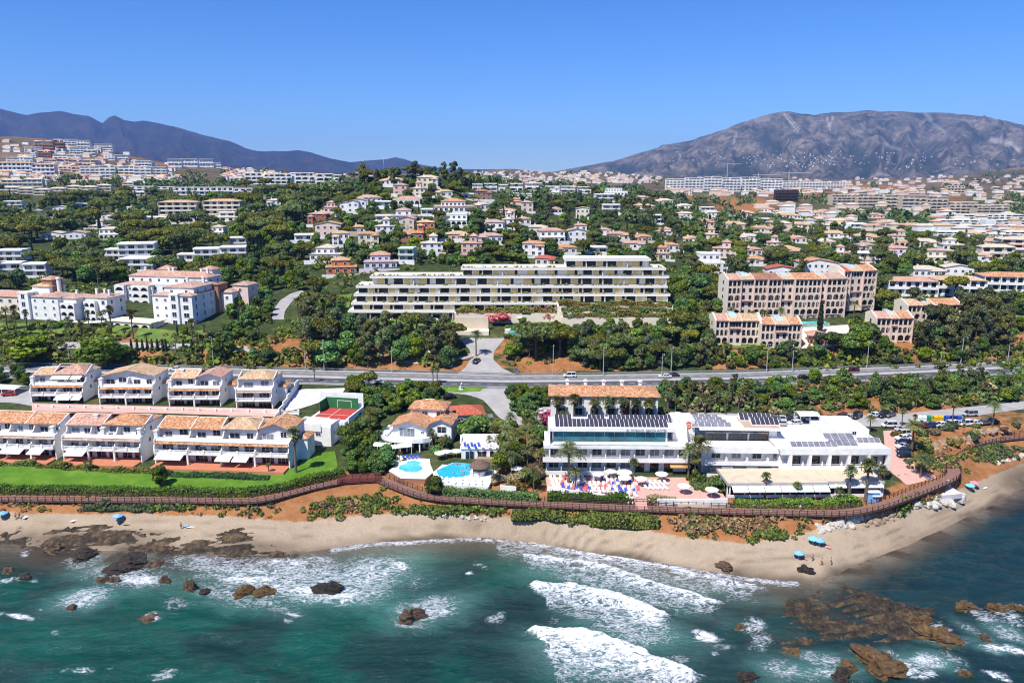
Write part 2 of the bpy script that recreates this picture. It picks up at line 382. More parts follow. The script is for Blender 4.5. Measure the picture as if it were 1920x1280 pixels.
bty, btz = line_z([(a, b, float(np.interp(a, (400, 560, 700, 850, 1100, 1200, 1280, 1400, 1500, 1560, 1650, 1760, 1830), (4.6, 3.0, 4.0, 4.3, 4.2, 4.0, 3.4, 3.0, 3.6, 4.2, 4.4, 4.2, 3.2)))) for a, b in BEACHTOP]); L.append((bty, btz))
bly, blz = line_z(zz(BLUFFTOP, 6.0)); L.append((bly, blz))
L.append((bly + 6.0, blz + 0.4))
L.append(line_z([(-250, 885, 7.6), (0, 880, 7.7), (280, 882, 7.7), (560, 890, 7.6), (640, 880, 7.6), (700, 875, 7.6), (780, 878, 7.8), (900, 890, 7.8), (1020, 890, 8), (1290, 890, 8), (1340, 905, 8), (1560, 920, 7.6), (1650, 905, 7.6), (1700, 885, 7.8), (1760, 855, 8.0), (1800, 835, 8.0), (1850, 815, 8.2), (1920, 800, 8.4), (2150, 735, 9)]))
L.append(line_z([(-250, 800, 8.8), (560, 800, 8.8), (650, 805, 8.8), (800, 805, 8.8), (1000, 805, 9), (1640, 805, 9), (1700, 800, 9), (1800, 793, 9.2), (1920, 780, 9.5), (2150, 715, 10)]))
L.append(line_z([(-250, 776, 11), (560, 776, 11), (650, 778, 10.4), (800, 778, 10), (960, 780, 9.6), (1300, 783, 9.4), (1640, 780, 9.5), (1800, 765, 9.8), (1920, 752, 10), (2150, 705, 11)]))
HWN = [(-250, 704), (0, 708), (300, 713), (600, 720), (700, 724), (900, 727), (1100, 726), (1240, 723), (1400, 721), (1600, 715), (1700, 711), (1920, 700), (2150, 688)]
HWF = [(-250, 680), (0, 684), (300, 688), (600, 694), (800, 699), (950, 704), (1100, 703), (1240, 701), (1400, 698), (1600, 690), (1700, 687), (1920, 676), (2150, 664)]
hny, hnz = line_z(zz(HWN, 14.0)); hfy, hfz = line_z(zz(HWF, 14.0))
L.append((hny - 3.5, hnz - 0.9)); L.append((hny - 0.8, hnz)); L.append((hfy + 0.8, hfz))
L.append(line_z([(-250, 648, 19), (0, 652, 19), (300, 655, 19), (520, 660, 18.6), (650, 668, 18), (800, 672, 17), (860, 668, 16.6), (930, 668, 16.6), (990, 660, 18), (1060, 652, 19.5), (1240, 652, 19), (1400, 655, 19), (1700, 655, 19), (1920, 642, 19), (2150, 630, 19)]))
L.append(line_d([(-250, 605, 300), (300, 605, 300), (600, 610, 300), (960, 615, 300), (1300, 620, 292), (1600, 625, 290), (1920, 610, 298), (2150, 600, 305)]))
L.append(line_d([(-250, 560, 335), (640, 562, 332), (1260, 562, 332), (1600, 562, 335), (1920, 558, 340)]))
L.append(line_d([(-250, 500, 420), (400, 500, 415), (640, 500, 385), (750, 500, 375), (1000, 500, 380), (1300, 500, 405), (1600, 500, 430), (1920, 500, 430)]))
L.append(line_d([(-250, 450, 520), (400, 450, 505), (640, 450, 430), (750, 450, 415), (900, 450, 420), (1000, 450, 430), (1150, 450, 470), (1300, 450, 520), (1600, 450, 560), (1920, 450, 560)]))
L.append(line_d([(-250, 400, 680), (400, 400, 660), (560, 400, 560), (640, 400, 480), (750, 400, 465), (900, 400, 480), (1000, 400, 520), (1150, 400, 590), (1300, 400, 740), (1600, 400, 860), (1920, 400, 860)]))
L.append(line_d([(-250, 365, 860), (400, 365, 850), (560, 365, 680), (640, 365, 540), (750, 365, 510), (850, 365, 515), (950, 366, 590), (1050, 366, 660), (1150, 366, 720), (1300, 368, 1050), (1600, 368, 1250), (1920, 368, 1250)]))
L.append(line_d([(-250, 342, 1010), (400, 344, 1000), (560, 347, 800), (630, 342, 600), (690, 331, 560), (750, 329, 550), (830, 329, 555), (900, 342, 610), (1000, 352, 730), (1150, 354, 850), (1230, 356, 1150), (1300, 354, 1450), (1600, 352, 1600), (1920, 354, 1600)]))
L.append(line_d([(-250, 300, 1250), (0, 300, 1250), (200, 308, 1250), (330, 322, 1260), (430, 335, 1200), (560, 343, 1150), (640, None, 900, 66), (750, None, 900, 60), (850, None, 900, 58), (950, None, 1000, 55), (1150, None, 1300, 58), (1230, 346, 1500), (1300, 343, 1850), (1600, 342, 2000), (1920, 342, 2000)]))
L.append(line_d([(-250, 252, 1650), (0, 257, 1650), (100, 262, 1650), (170, 272, 1650), (240, 289, 1650), (330, 306, 1700), (430, 316, 1750), (560, 331, 1800), (660, 336, 1800), (850, None, 1800, 55), (1150, None, 1900, 60), (1300, 340, 2300), (1600, 338, 2400), (1920, 338, 2400)]))
L.append(line_d([(-250, None, 2600, 60), (560, 331, 2700), (700, 328, 2800), (860, 325, 2900), (940, 319, 2900), (1010, 324, 2900), (1090, 321, 2900), (1180, 330, 2900), (1300, 337, 2900), (1500, 335, 2900), (1650, 338, 2900), (1740, 336, 2900), (1830, 322, 2900), (1920, 315, 2900), (2150, 312, 2900)]))
L.append(line_d([(-250, None, 4200, 70), (560, None, 4200, 50), (960, None, 4200, 50), (1300, None, 4200, 60), (2150, None, 4200, 80)]))
L.append((np.full_like(UG, 9000.0), np.full_like(UG, 60.0)))
L.append((np.full_like(UG, 15000.0), np.full_like(UG, 30.0)))
LY = np.array([a[0] for a in L]); LZ = np.array([a[1] for a in L])
for k in range(1, len(LY)): LY[k] = np.maximum(LY[k], LY[k - 1] + 0.3)
_k3 = np.ones(9) / 9
for k in range(14, len(LY)):                     # soften the inland lines sideways
 for A in (LY, LZ):
  pad = np.pad(A[k], 4, mode='edge'); A[k] = np.convolve(pad, _k3, mode='valid')
NLN = len(LY)
I_WL, I_BT, I_BL, I_HN, I_HF, I_BANK = 3, 4, 5, 11, 12, 13
def line_pos(x, y):
 """the column, and where between the feature lines a point lies (k + fraction)"""
 x = np.atleast_1d(np.asarray(x, float)); y = np.atleast_1d(np.asarray(y, float))
 u = np.clip(x / np.maximum(y, 1.0), UG[0], UG[-1] - 1e-6)
 c = np.clip(np.searchsorted(UG, u, side='right') - 1, 0, len(UG) - 2); f = (u - UG[c]) / (UG[c + 1] - UG[c])
 Y = LY[:, c] * (1 - f) + LY[:, c + 1] * f; Z = LZ[:, c] * (1 - f) + LZ[:, c + 1] * f
 k = np.clip((Y <= y[None, :]).sum(0) - 1, 0, NLN - 2); ar = np.arange(len(y))
 t = np.clip((y - Y[k, ar]) / (Y[k + 1, ar] - Y[k, ar]), 0, 1)
 return k + t, Z[k, ar] * (1 - t) + Z[k + 1, ar] * t
AMPK = np.zeros(NLN + 1); AMPK[:6] = [0.2, 0.3, 0.3, 0.05, 0.25, 0.3]; AMPK[13:18] = [0.5, 0.3, 0.3, 0.5, 0.6]; AMPK[18:21] = 0.8; AMPK[21] = 3; AMPK[22] = 6; AMPK[23] = 14; AMPK[24:] = 20
def zarr(x, y):
 s, z = line_pos(x, y)
 a = np.interp(s, np.arange(NLN + 1), AMPK)
 sc = np.where(np.asarray(y) < 700, 0.16, np.where(np.asarray(y) < 1500, 0.03, 0.006))
 n = fbm(np.asarray(x) * 0.16 + 50, np.asarray(y) * 0.16, 3, 5) - 0.5
 n2 = fbm(np.asarray(x) * 0.005 + 20, np.asarray(y) * 0.005, 5, 8) - 0.5
 return z + a * np.where(np.asarray(y) < 900, n, n2 * 2.2), s
TERR = {}
def zat(x, y):
 u = min(max(x / max(y, 1), UG[0]), UG[-1] - 1e-6); c = int(np.searchsorted(UG, u, side='right')) - 1; f = (u - UG[c]) / (UG[c + 1] - UG[c])
 r = min(max(int(np.searchsorted(TERR['y'], y, side='right')) - 1, 0), len(TERR['y']) - 2); t = (y - TERR['y'][r]) / (TERR['y'][r + 1] - TERR['y'][r]); Z = TERR['z']
 return float((Z[r, c] * (1 - f) + Z[r, c + 1] * f) * (1 - t) + (Z[r + 1, c] * (1 - f) + Z[r + 1, c + 1] * f) * t)
def ground(px, py):
 """where the ray through that pixel first meets the land"""
 r = ray(px, py); a, k = r[0] / r[1], r[2] / r[1]; y = TERR['y']
 u = min(max(a, UG[0]), UG[-1] - 1e-6); c = int(np.searchsorted(UG, u, side='right')) - 1; f = (u - UG[c]) / (UG[c + 1] - UG[c])
 d = H + y * k - (TERR['z'][:, c] * (1 - f) + TERR['z'][:, c + 1] * f); nb = np.nonzero((d <= 0) & (y > 60) & (y < 3600))[0]
 if len(nb) == 0: return None
 i = nb[0]; t = d[i - 1] / (d[i - 1] - d[i] + 1e-9); yy = y[i - 1] + (y[i] - y[i - 1]) * min(max(t, 0), 1)
 return Vector((yy * a, yy, H + yy * k))
def set_col(me, name, arr):
 at = me.color_attributes.new(name, 'FLOAT_COLOR', 'POINT'); at.data.foreach_set('color', np.asarray(arr, dtype=np.float32).ravel())
def grid_mesh(name, X, Y, Z, mat, smooth=True):
 r, c = X.shape
 V = np.stack([X, Y, Z], -1).reshape(-1, 3)
 idx = np.arange(r * c).reshape(r, c)
 F = np.stack([idx[:-1, :-1], idx[:-1, 1:], idx[1:, 1:], idx[1:, :-1]], -1).reshape(-1, 4)
 me = bpy.data.meshes.new(name)
 me.vertices.add(len(V)); me.vertices.foreach_set('co', V.astype(np.float32).ravel())
 me.loops.add(F.size); me.loops.foreach_set('vertex_index', F.astype(np.int32).ravel())
 me.polygons.add(len(F)); me.polygons.foreach_set('loop_start', np.arange(0, F.size, 4, dtype=np.int32)); me.polygons.foreach_set('loop_total', np.full(len(F), 4, dtype=np.int32))
 me.polygons.foreach_set('use_smooth', np.full(len(F), smooth, dtype=bool))
 me.materials.append(mat); me.update(calc_edges=True); me.validate()
 return me
def terrain_material():
 m, n, l, p = nmat('terrain', 0.95, 0.1)
 g = n.new('ShaderNodeNewGeometry'); pos = g.outputs['Position']
 a = n.new('ShaderNodeAttribute'); a.attribute_name = 'zone'
 sep = n.new('ShaderNodeSeparateColor'); l.new(a.outputs['Color'], sep.inputs[0])
 n1 = noise(n, l, pos, 0.35, 6, 0.65); n2 = noise(n, l, pos, 2.2, 4, 0.7); n3 = noise(n, l, pos, 0.035, 4, 0.6); n4 = noise(n, l, pos, 0.006, 6, 0.65)
 sand = ramp(n, [(0.30, (0.20, 0.145, 0.095)), (0.42, (0.37, 0.28, 0.19)), (0.58, (0.47, 0.37, 0.26)), (0.75, (0.56, 0.46, 0.34))]); l.new(math_n(n, l, 'ADD', math_n(n, l, 'MULTIPLY', n1.outputs[0], 0.45), math_n(n, l, 'ADD', math_n(n, l, 'MULTIPLY', n2.outputs[0], 0.25), math_n(n, l, 'MULTIPLY', n3.outputs[0], 0.35))), sand.inputs[0]); sv = n.new('ShaderNodeHueSaturation'); l.new(sand.outputs[0], sv.inputs['Color']); nf = noise(n, l, pos, 5.5, 3, 0.75); l.new(math_n(n, l, 'ADD', math_n(n, l, 'MULTIPLY', nf.outputs[0], 0.9), 0.42), sv.inputs['Value'])
 soil = ramp(n, [(0.25, (0.16, 0.065, 0.025)), (0.5, (0.33, 0.145, 0.055)), (0.75, (0.44, 0.24, 0.11))])
 l.new(math_n(n, l, 'ADD', math_n(n, l, 'MULTIPLY', n1.outputs[0], 0.65), math_n(n, l, 'MULTIPLY', n2.outputs[0], 0.35)), soil.inputs[0])
 green = ramp(n, [(0.3, (0.018, 0.032, 0.010)), (0.5, (0.045, 0.065, 0.020)), (0.64, (0.10, 0.105, 0.04)), (0.8, (0.22, 0.17, 0.09))])
 l.new(math_n(n, l, 'ADD', math_n(n, l, 'MULTIPLY', n1.outputs[0], 0.55), math_n(n, l, 'MULTIPLY', n3.outputs[0], 0.45)), green.inputs[0])
 far = ramp(n, [(0.30, (0.028, 0.034, 0.018)), (0.44, (0.07, 0.065, 0.035)), (0.56, (0.17, 0.115, 0.07)), (0.72, (0.26, 0.18, 0.12))])
 l.new(math_n(n, l, 'ADD', math_n(n, l, 'MULTIPLY', n3.outputs[0], 0.4), math_n(n, l, 'MULTIPLY', n4.outputs[0], 0.6)), far.inputs[0])
 c = mixc(n, l, sep.outputs[2], green.outputs[0], far.outputs[0])
 jit = math_n(n, l, 'MULTIPLY', math_n(n, l, 'SUBTRACT', n1.outputs[0], 0.5), 1.3)
 def sharp(ch):
  s = math_n(n, l, 'ADD', ch, jit); return math_n(n, l, 'MULTIPLY', math_n(n, l, 'SUBTRACT', s, 0.30), 2.2, True)
 c = mixc(n, l, sharp(sep.outputs[1]), c, soil.outputs[0])
 c = mixc(n, l, sharp(sep.outputs[0]), c, sv.outputs[0])
 wet = a.outputs['Alpha']
 wd = ramp(n, [(0.3, (0.05, 0.04, 0.03)), (0.7, (0.20, 0.15, 0.10))]); l.new(n1.outputs[0], wd.inputs[0])
 wf = math_n(n, l, 'MULTIPLY', math_n(n, l, 'ADD', math_n(n, l, 'MULTIPLY', jit, 0.6), wet), 1.0, True)
 c = mixc(n, l, wf, c, wd.outputs[0])
 l.new(c, p.inputs['Base Color'])
 b = n.new('ShaderNodeBump'); b.inputs['Strength'].default_value = 0.6; b.inputs['Distance'].default_value = 0.35
 l.new(math_n(n, l, 'ADD', n2.outputs[0], n1.outputs[0]), b.inputs['Height']); l.new(b.outputs[0], p.inputs['Normal'])
 return m
def build_terrain():
 yr = np.concatenate([np.linspace(25, 128, 12)[:-1], np.arange(128, 292, 0.8), np.arange(292, 620, 2.6), np.arange(620, 2700, 13), np.geomspace(2700, 15000, 46)])
 U, Y = np.meshgrid(UG, yr); X = U * Y
 Z, S = zarr(X.ravel(), Y.ravel()); Z = Z.reshape(X.shape)
 s = S.reshape(X.shape); TERR['y'] = yr; TERR['z'] = Z
 zone = np.zeros((X.size, 4), np.float32)
 PX, PY, _ = proj(X, Y, Z)
 nb = fbm(X * 0.05, Y * 0.05, 4, 2)
 sand = sstep(1.5, 2.2, s) * (1 - sstep(3.92, 4.12, s))
 soil = sstep(3.78, 4.02, s) * (1 - sstep(6.3, 6.8, s))
 soil = np.maximum(soil, sstep(12.05, 12.2, s) * (1 - sstep(13.2, 13.9, s)) * (0.25 + 0.75 * sstep(0.42, 0.6, nb)))
 soil = np.maximum(soil, 0.75 * (s > 8.9) * (s < 11) * (PX > 1400) * sstep(0.45, 0.6, nb))
 dry = (s > 6.4) * (s < 9.2) * sstep(1650, 1720, PX) * sstep(0.3, 0.5, nb); soil = np.maximum(soil, 0.8 * dry); soil = np.maximum(soil, 0.55 * (s > 6.2) * (s < 9) * sstep(905, 930, PX) * (1 - sstep(1010, 1030, PX)) * sstep(0.35, 0.6, nb))
 # bare orange ground: the cutting by the junction and the cleared land on the right
 soil = np.maximum(soil, sstep(0, 1, 1.3 - np.hypot((PX - 1020) / 75, (PY - 682) / 28)))
 soil = np.maximum(soil, 0.9 * sstep(0, 1, 1.3 - np.hypot((PX - 1395) / 75, (PY - 385) / 22)))
 for cx, cyy, rx, ry in ((1300, 372, 110, 9), (1530, 368, 130, 10), (1700, 372, 190, 9), (1850, 395, 90, 10), (1620, 352, 150, 8), (160, 330, 160, 14), (300, 300, 120, 14)):
  soil = np.maximum(soil, 0.72 * sstep(0, 1, 1.3 - np.hypot((PX - cx) / rx, (PY - cyy) / ry)) * sstep(0.35, 0.55, nb) * (Y > 500))
 far = sstep(700, 1300, Y)
 wet = (1 - sstep(0.15, 1.0, Z + (fbm(X * 0.12, Y * 0.12, 3, 9) - 0.5) * 1.5)) * (s < 4.3) * (0.4 + 0.6 * sstep(0.40, 0.55, nb))
 wet = np.maximum(wet, (s < 4) * sstep(0, 1, 1.2 - np.hypot((PX - 150) / 230, (PY - 1012) / 26)) * 0.85)
 wet = np.maximum(wet, (s < 4.2) * sstep(0, 1, 1.2 - np.hypot((PX - 1935) / 80, (PY - 900) / 42)) * 1.0)
 wet = np.maximum(wet, (s < 4.2) * sstep(0, 1, 1.2 - np.hypot((PX - 470) / 130, (PY - 1028) / 22)) * 0.8)
 wv = (fbm(X * 0.03, Y * 0.03, 3, 88) - 0.5) * 0.5
 for q, w, kk in ((3.42, 0.05, 0.55), (3.7, 0.035, 0.35), (3.2, 0.06, 0.4)): wet = np.maximum(wet, kk * np.exp(-((s + wv - q) / w) ** 2) * sstep(0.4, 0.6, fbm(X * 0.25, Y * 0.25, 3, 89)))
 zone[:, 0] = sand.ravel(); zone[:, 1] = soil.ravel(); zone[:, 2] = far.ravel(); zone[:, 3] = wet.ravel()
 me = grid_mesh('terrain', X, Y, Z, terrain_material()); set_col(me, 'zone', zone)
 tag(link('terrain', me), 'coastal land rising from sandy beach to green built-up hillside', kind='structure')
build_terrain()
# ------------------------------------------------------------------ mountains
def mountain_material(name, dark, mid, light, pale):
 m, n, l, p = nmat(name, 0.95, 0.05)
 g = n.new('ShaderNodeNewGeometry'); pos = g.outputs['Position']
 a = n.new('ShaderNodeAttribute'); a.attribute_name = 'zone'; sep = n.new('ShaderNodeSeparateColor'); l.new(a.outputs['Color'], sep.inputs[0])
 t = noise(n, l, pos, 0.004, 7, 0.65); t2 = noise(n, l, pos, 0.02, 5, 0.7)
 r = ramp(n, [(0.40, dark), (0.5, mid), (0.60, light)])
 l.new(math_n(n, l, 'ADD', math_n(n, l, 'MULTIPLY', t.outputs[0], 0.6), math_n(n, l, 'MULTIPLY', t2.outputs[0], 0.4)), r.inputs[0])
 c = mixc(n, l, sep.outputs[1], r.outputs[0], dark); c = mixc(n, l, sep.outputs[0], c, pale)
 l.new(c, p.inputs['Base Color'])
 return m
def build_mountain(name, label, prof, D0, D1, D2, seed, mat, rough, gullies=(), nv=80):
 P = np.array([(us(a, b)[0], H - us(a, b)[1] * D1) for a, b in prof]); U = np.linspace(P[0, 0], P[-1, 0], 420)
 top = np.interp(U, P[:, 0], P[:, 1])
 v = np.concatenate([np.linspace(0, 1, nv), np.linspace(1, 1.6, 14)[1:]])
 UU, VV = np.meshgrid(U, v); TT = np.broadcast_to(top, UU.shape)
 Y = np.where(VV <= 1, D0 + (D1 - D0) * VV, D1 + (D2 - D1) * (VV - 1) / 0.6)
 X = UU * Y
 shape = np.where(VV <= 1, 0.18 * VV + 0.82 * VV ** 1.6, np.maximum(0, 1 - (VV - 1) * 1.5))
 # spurs and ravines run down the slope
 rg = ridged(UU * 26 + 0.6 * fbm(UU * 20, VV * 5, 3, seed + 9), VV * 2.2 + UU * 4, 6, seed) - 0.55; rg2 = fbm(X * 0.0022, Y * 0.0022, 6, seed + 3) - 0.5
 damp = np.clip(VV * 3, 0, 1) * np.clip((1.02 - VV) * 4, 0.10, 1)
 base = 20.0
 Z = base + (TT - base) * shape + (rg * 1.0 + rg2 * 0.7) * rough * damp * np.clip((TT - base) / 400, 0.15, 1.2)
 me = grid_mesh(name, X, Y, Z, mat)
 z = np.zeros((X.size, 4), np.float32)
 PX, PY, _ = proj(X, Y, Z); pale = np.zeros_like(X)
 for (x0, y0, x1, y1, w, k) in gullies:
  dx, dy = x1 - x0, y1 - y0; t = np.clip(((PX - x0) * dx + (PY - y0) * dy) / (dx * dx + dy * dy), 0, 1)
  d = np.hypot(PX - x0 - t * dx, PY - y0 - t * dy); pale = np.maximum(pale, k * (1 - sstep(0.3, 1.0, d / w)) * (VV <= 1))
 z[:, 1] = (sstep(-0.02, 0.16, -rg) * 0.9).ravel(); z[:, 0] = (pale * 0.85).ravel().clip(0, 1); set_col(me, 'zone', z)  # ravines tinted dark green: vegetation, and shading put into the colour
 tag(link(name, me), label, kind='structure')
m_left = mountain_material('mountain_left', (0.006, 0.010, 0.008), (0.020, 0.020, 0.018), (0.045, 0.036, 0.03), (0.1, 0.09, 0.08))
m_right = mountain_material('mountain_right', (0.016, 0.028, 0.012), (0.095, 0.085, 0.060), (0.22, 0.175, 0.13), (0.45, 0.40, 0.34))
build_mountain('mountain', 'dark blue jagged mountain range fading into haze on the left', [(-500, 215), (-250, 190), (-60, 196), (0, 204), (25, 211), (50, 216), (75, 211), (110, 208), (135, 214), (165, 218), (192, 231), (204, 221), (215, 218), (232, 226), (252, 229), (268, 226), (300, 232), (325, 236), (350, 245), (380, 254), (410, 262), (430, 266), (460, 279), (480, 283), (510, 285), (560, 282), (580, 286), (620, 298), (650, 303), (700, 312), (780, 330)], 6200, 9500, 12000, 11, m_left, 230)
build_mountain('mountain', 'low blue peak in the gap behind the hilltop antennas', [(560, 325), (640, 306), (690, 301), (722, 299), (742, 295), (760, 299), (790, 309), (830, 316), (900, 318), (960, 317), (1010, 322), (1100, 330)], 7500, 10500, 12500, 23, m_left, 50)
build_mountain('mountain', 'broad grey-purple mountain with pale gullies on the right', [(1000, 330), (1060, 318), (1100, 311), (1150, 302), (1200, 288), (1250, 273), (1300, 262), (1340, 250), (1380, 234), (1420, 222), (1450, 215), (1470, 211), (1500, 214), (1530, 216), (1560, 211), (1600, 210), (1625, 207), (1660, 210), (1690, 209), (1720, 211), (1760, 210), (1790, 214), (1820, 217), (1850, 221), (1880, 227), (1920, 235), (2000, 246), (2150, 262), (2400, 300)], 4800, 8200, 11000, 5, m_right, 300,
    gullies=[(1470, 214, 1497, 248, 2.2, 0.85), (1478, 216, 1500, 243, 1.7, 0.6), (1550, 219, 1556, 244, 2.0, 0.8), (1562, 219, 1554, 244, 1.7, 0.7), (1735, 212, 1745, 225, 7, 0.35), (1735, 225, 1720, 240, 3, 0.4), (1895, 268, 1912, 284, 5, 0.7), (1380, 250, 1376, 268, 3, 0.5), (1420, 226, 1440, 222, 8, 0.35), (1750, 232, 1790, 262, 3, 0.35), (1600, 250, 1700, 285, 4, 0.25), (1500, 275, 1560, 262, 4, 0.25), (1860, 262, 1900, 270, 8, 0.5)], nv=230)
# ------------------------------------------------------------------ the sea
FOAM_BLOBS = [  # px, py, half width, half height, tilt in degrees, strength
 (500, 1072, 190, 26, 3, 0.60), (470, 1084, 90, 12, 4, 0.95), (560, 1105, 110, 20, 2, 0.85), (430, 1115, 90, 26, 12, 0.55), (640, 1085, 90, 30, -4, 0.62),
 (640, 1118, 60, 14, 8, 0.9), (500, 1130, 80, 22, 15, 0.5), (255, 1085, 58, 15, 4, 0.92), (155, 1050, 50, 20, -10, 0.5), (285, 1055, 90, 18, 10, 0.35),
 (170, 1117, 48, 16, -20, 0.75), (155, 1130, 34, 12, -25, 0.7), (30, 1157, 36, 6, 8, 1.05), (10, 1085, 18, 4, 0, 0.8), (48, 1087, 22, 3, 0, 0.7), (50, 1037, 12, 6, 0, 0.7),
 (290, 1158, 22, 8, -5, 0.9), (330, 1132, 40, 14, -10, 0.5), (545, 1152, 22, 5, 10, 0.9), (540, 1166, 16, 5, 0, 0.6), (750, 1058, 27, 9, 5, 1.05),
 (700, 1090, 70, 34, -20, 0.62), (690, 1115, 60, 20, 0, 0.6), (815, 1140, 55, 24, -18, 0.62), (830, 1150, 30, 14, -10, 0.7), (769, 1172, 36, 10, 0, 0.6),
 (770, 1090, 60, 30, 0, 0.35), (880, 1079, 10, 4, 0, 0.95), (900, 1063, 20, 10, 20, 0.55), (930, 1160, 26, 10, -5, 0.62), (1040, 1160, 20, 12, 0, 0.4),
 (450, 1035, 60, 10, 0, 0.55), (540, 1052, 70, 10, 0, 0.8), (600, 1046, 50, 8, 4, 0.6), (330, 1052, 20, 8, 0, 0.65), (400, 1048, 60, 10, 0, 0.55),
 (155, 1255, 30, 6, -5, 0.62), (120, 1258, 12, 4, -30, 0.8), (205, 1253, 16, 3, 0, 0.7), (310, 1262, 36, 9, -18, 0.62), (75, 1142, 7, 3, 0, 0.9), (105, 1185, 10, 4, 0, 0.7),
 (540, 1080, 220, 48, 2, 0.72), (420, 1060, 120, 24, 5, 0.68), (690, 1075, 100, 40, -8, 0.74), (240, 1078, 100, 30, 4, 0.66), (600, 1110, 150, 26, 4, 0.8), (160, 1120, 70, 22, -15, 0.66), (800, 1145, 80, 30, -12, 0.68), (1120, 1085, 130, 26, 8, 0.6), (1240, 1125, 110, 24, 14, 0.58), (1180, 1175, 110, 34, 14, 0.66), (1120, 1240, 120, 44, 12, 0.72), (1240, 1090, 160, 26, 10, 0.52),
 (1325, 1195, 34, 10, 8, 1.1), (1300, 1188, 18, 7, -10, 0.8), (1275, 1232, 26, 7, 0, 0.6), (1335, 1225, 12, 6, 0, 0.6), (1360, 1212, 30, 10, 0, 0.4),
 (1410, 1175, 28, 20, 10, 0.72), (1425, 1205, 26, 22, -30, 0.6), (1480, 1262, 70, 22, 12, 0.62), (1540, 1235, 60, 14, 8, 0.62), (1560, 1262, 60, 14, 0, 0.72), (1460, 1245, 30, 14, 0, 0.5),
 (1765, 1180, 30, 10, 30, 0.75), (1700, 1250, 30, 22, 0, 0.85), (1740, 1240, 50, 18, 10, 0.72), (1720, 1262, 44, 14, 10, 0.8), (1785, 1235, 40, 10, 25, 0.6), (1870, 1215, 46, 8, 8, 1.0), (1905, 1222, 20, 8, 10, 0.95),
 (1840, 1155, 44, 14, 18, 0.62), (1895, 1160, 40, 16, 18, 0.72), (1870, 1265, 36, 8, 15, 1.0), (1800, 1258, 16, 6, 0, 0.8), (1830, 1185, 50, 10, 25, 0.5), (1890, 1185, 50, 14, 20, 0.55), (1905, 1138, 26, 10, 10, 0.7), (1780, 1200, 60, 10, 5, 0.5), (1650, 1225, 60, 8, 5, 0.55),
 (1410, 1130, 20, 8, 0, 0.35)]
FOAM_WAVES = [  # leading edge polyline, how far the lace trails back in metres, strength at the edge, at the tail, crest height
 ([(905, 1008), (930, 1004), (1000, 1013), (1040, 1022), (1100, 1034), (1160, 1044), (1200, 1052), (1260, 1062), (1300, 1074), (1340, 1082), (1380, 1090), (1420, 1098), (1452, 1108)], 9.0, 0.98, 0.58, 0.2),
 ([(955, 1038), (1000, 1042), (1040, 1046), (1080, 1052), (1120, 1058), (1160, 1070), (1200, 1084), (1240, 1098), (1270, 1106), (1310, 1118), (1345, 1128), (1368, 1136)], 10.0, 1.08, 0.58, 0.5),
 ([(988, 1103), (1010, 1097), (1040, 1098), (1080, 1102), (1120, 1112), (1160, 1122), (1200, 1136), (1240, 1150), (1268, 1160)], 12.0, 1.12, 0.70, 0.9),
 ([(984, 1190), (998, 1181), (1020, 1180), (1060, 1186), (1100, 1190), (1140, 1202), (1180, 1216), (1220, 1234), (1250, 1248), (1300, 1262), (1330, 1270)], 13.0, 1.22, 0.80, 1.1),
 ([(650, 1016), (690, 1014), (740, 1017), (800, 1014), (860, 1010)], 1.2, 0.95, 0.3, 0.1)]
ROCKS = [  # px, py of the foot, half width px, height m, look
 (93, 1034, 24, 1.1, 'b'), (152, 1047, 26, 1.3, 'd'), (231, 1066, 40, 0.9, 'd'), (290, 1062, 18, 0.8, 'b'), (188, 1090, 12, 0.7, 'b'), (212, 1090, 10, 0.7, 'b'), (307, 1093, 13, 1.2, 'b'),
 (354, 1108, 16, 2.3, 'b'), (380, 1114, 14, 0.6, 'd'), (457, 1117, 20, 1.5, 'o'), (495, 1117, 20, 1.5, 'o'), (614, 1114, 26, 1.8, 'd'), (10, 1076, 14, 1.0, 'b'), (43, 1085, 13, 0.5, 'd'),
 (131, 1142, 11, 0.5, 'b'), (272, 1167, 22, 0.6, 'b'), (769, 1167, 24, 2.2, 'b'), (1814, 1143, 21, 1.0, 'o'), (1872, 1146, 18, 1.0, 'o'), (1770, 1206, 42, 1.3, 'o'), (1660, 1262, 50, 1.6, 'o'),
 (1595, 1260, 22, 1.0, 'o'), (1583, 1276, 22, 1.4, 'd'), (1405, 1277, 22, 0.9, 'd'), (1814, 1268, 13, 0.6, 'o'), (1511, 1079, 14, 0.9, 'd'), (1360, 1071, 17, 0.6, 'b'), (1852, 1200, 14, 0.5, 'b'),
 (1390, 1183, 14, 0.9, 'o'), (1738, 1170, 22, 0.8, 'o'), (1490, 1232, 24, 0.6, 'o'), (1910, 1145, 16, 0.9, 'o')]
REEF = [(405, 870), (440, 815), (520, 770), (600, 730), (720, 680), (830, 640), (960, 625), (1100, 650), (1230, 710), (1330, 745), (1450, 780), (1440, 830), (1350, 880), (1230, 920), (1100, 950), (980, 965), (850, 965), (780, 1020), (690, 1010), (600, 975), (540, 930), (500, 900)]
REEF = [(1250 + a / 2.866, 880 + b / 2.866) for a, b in REEF]
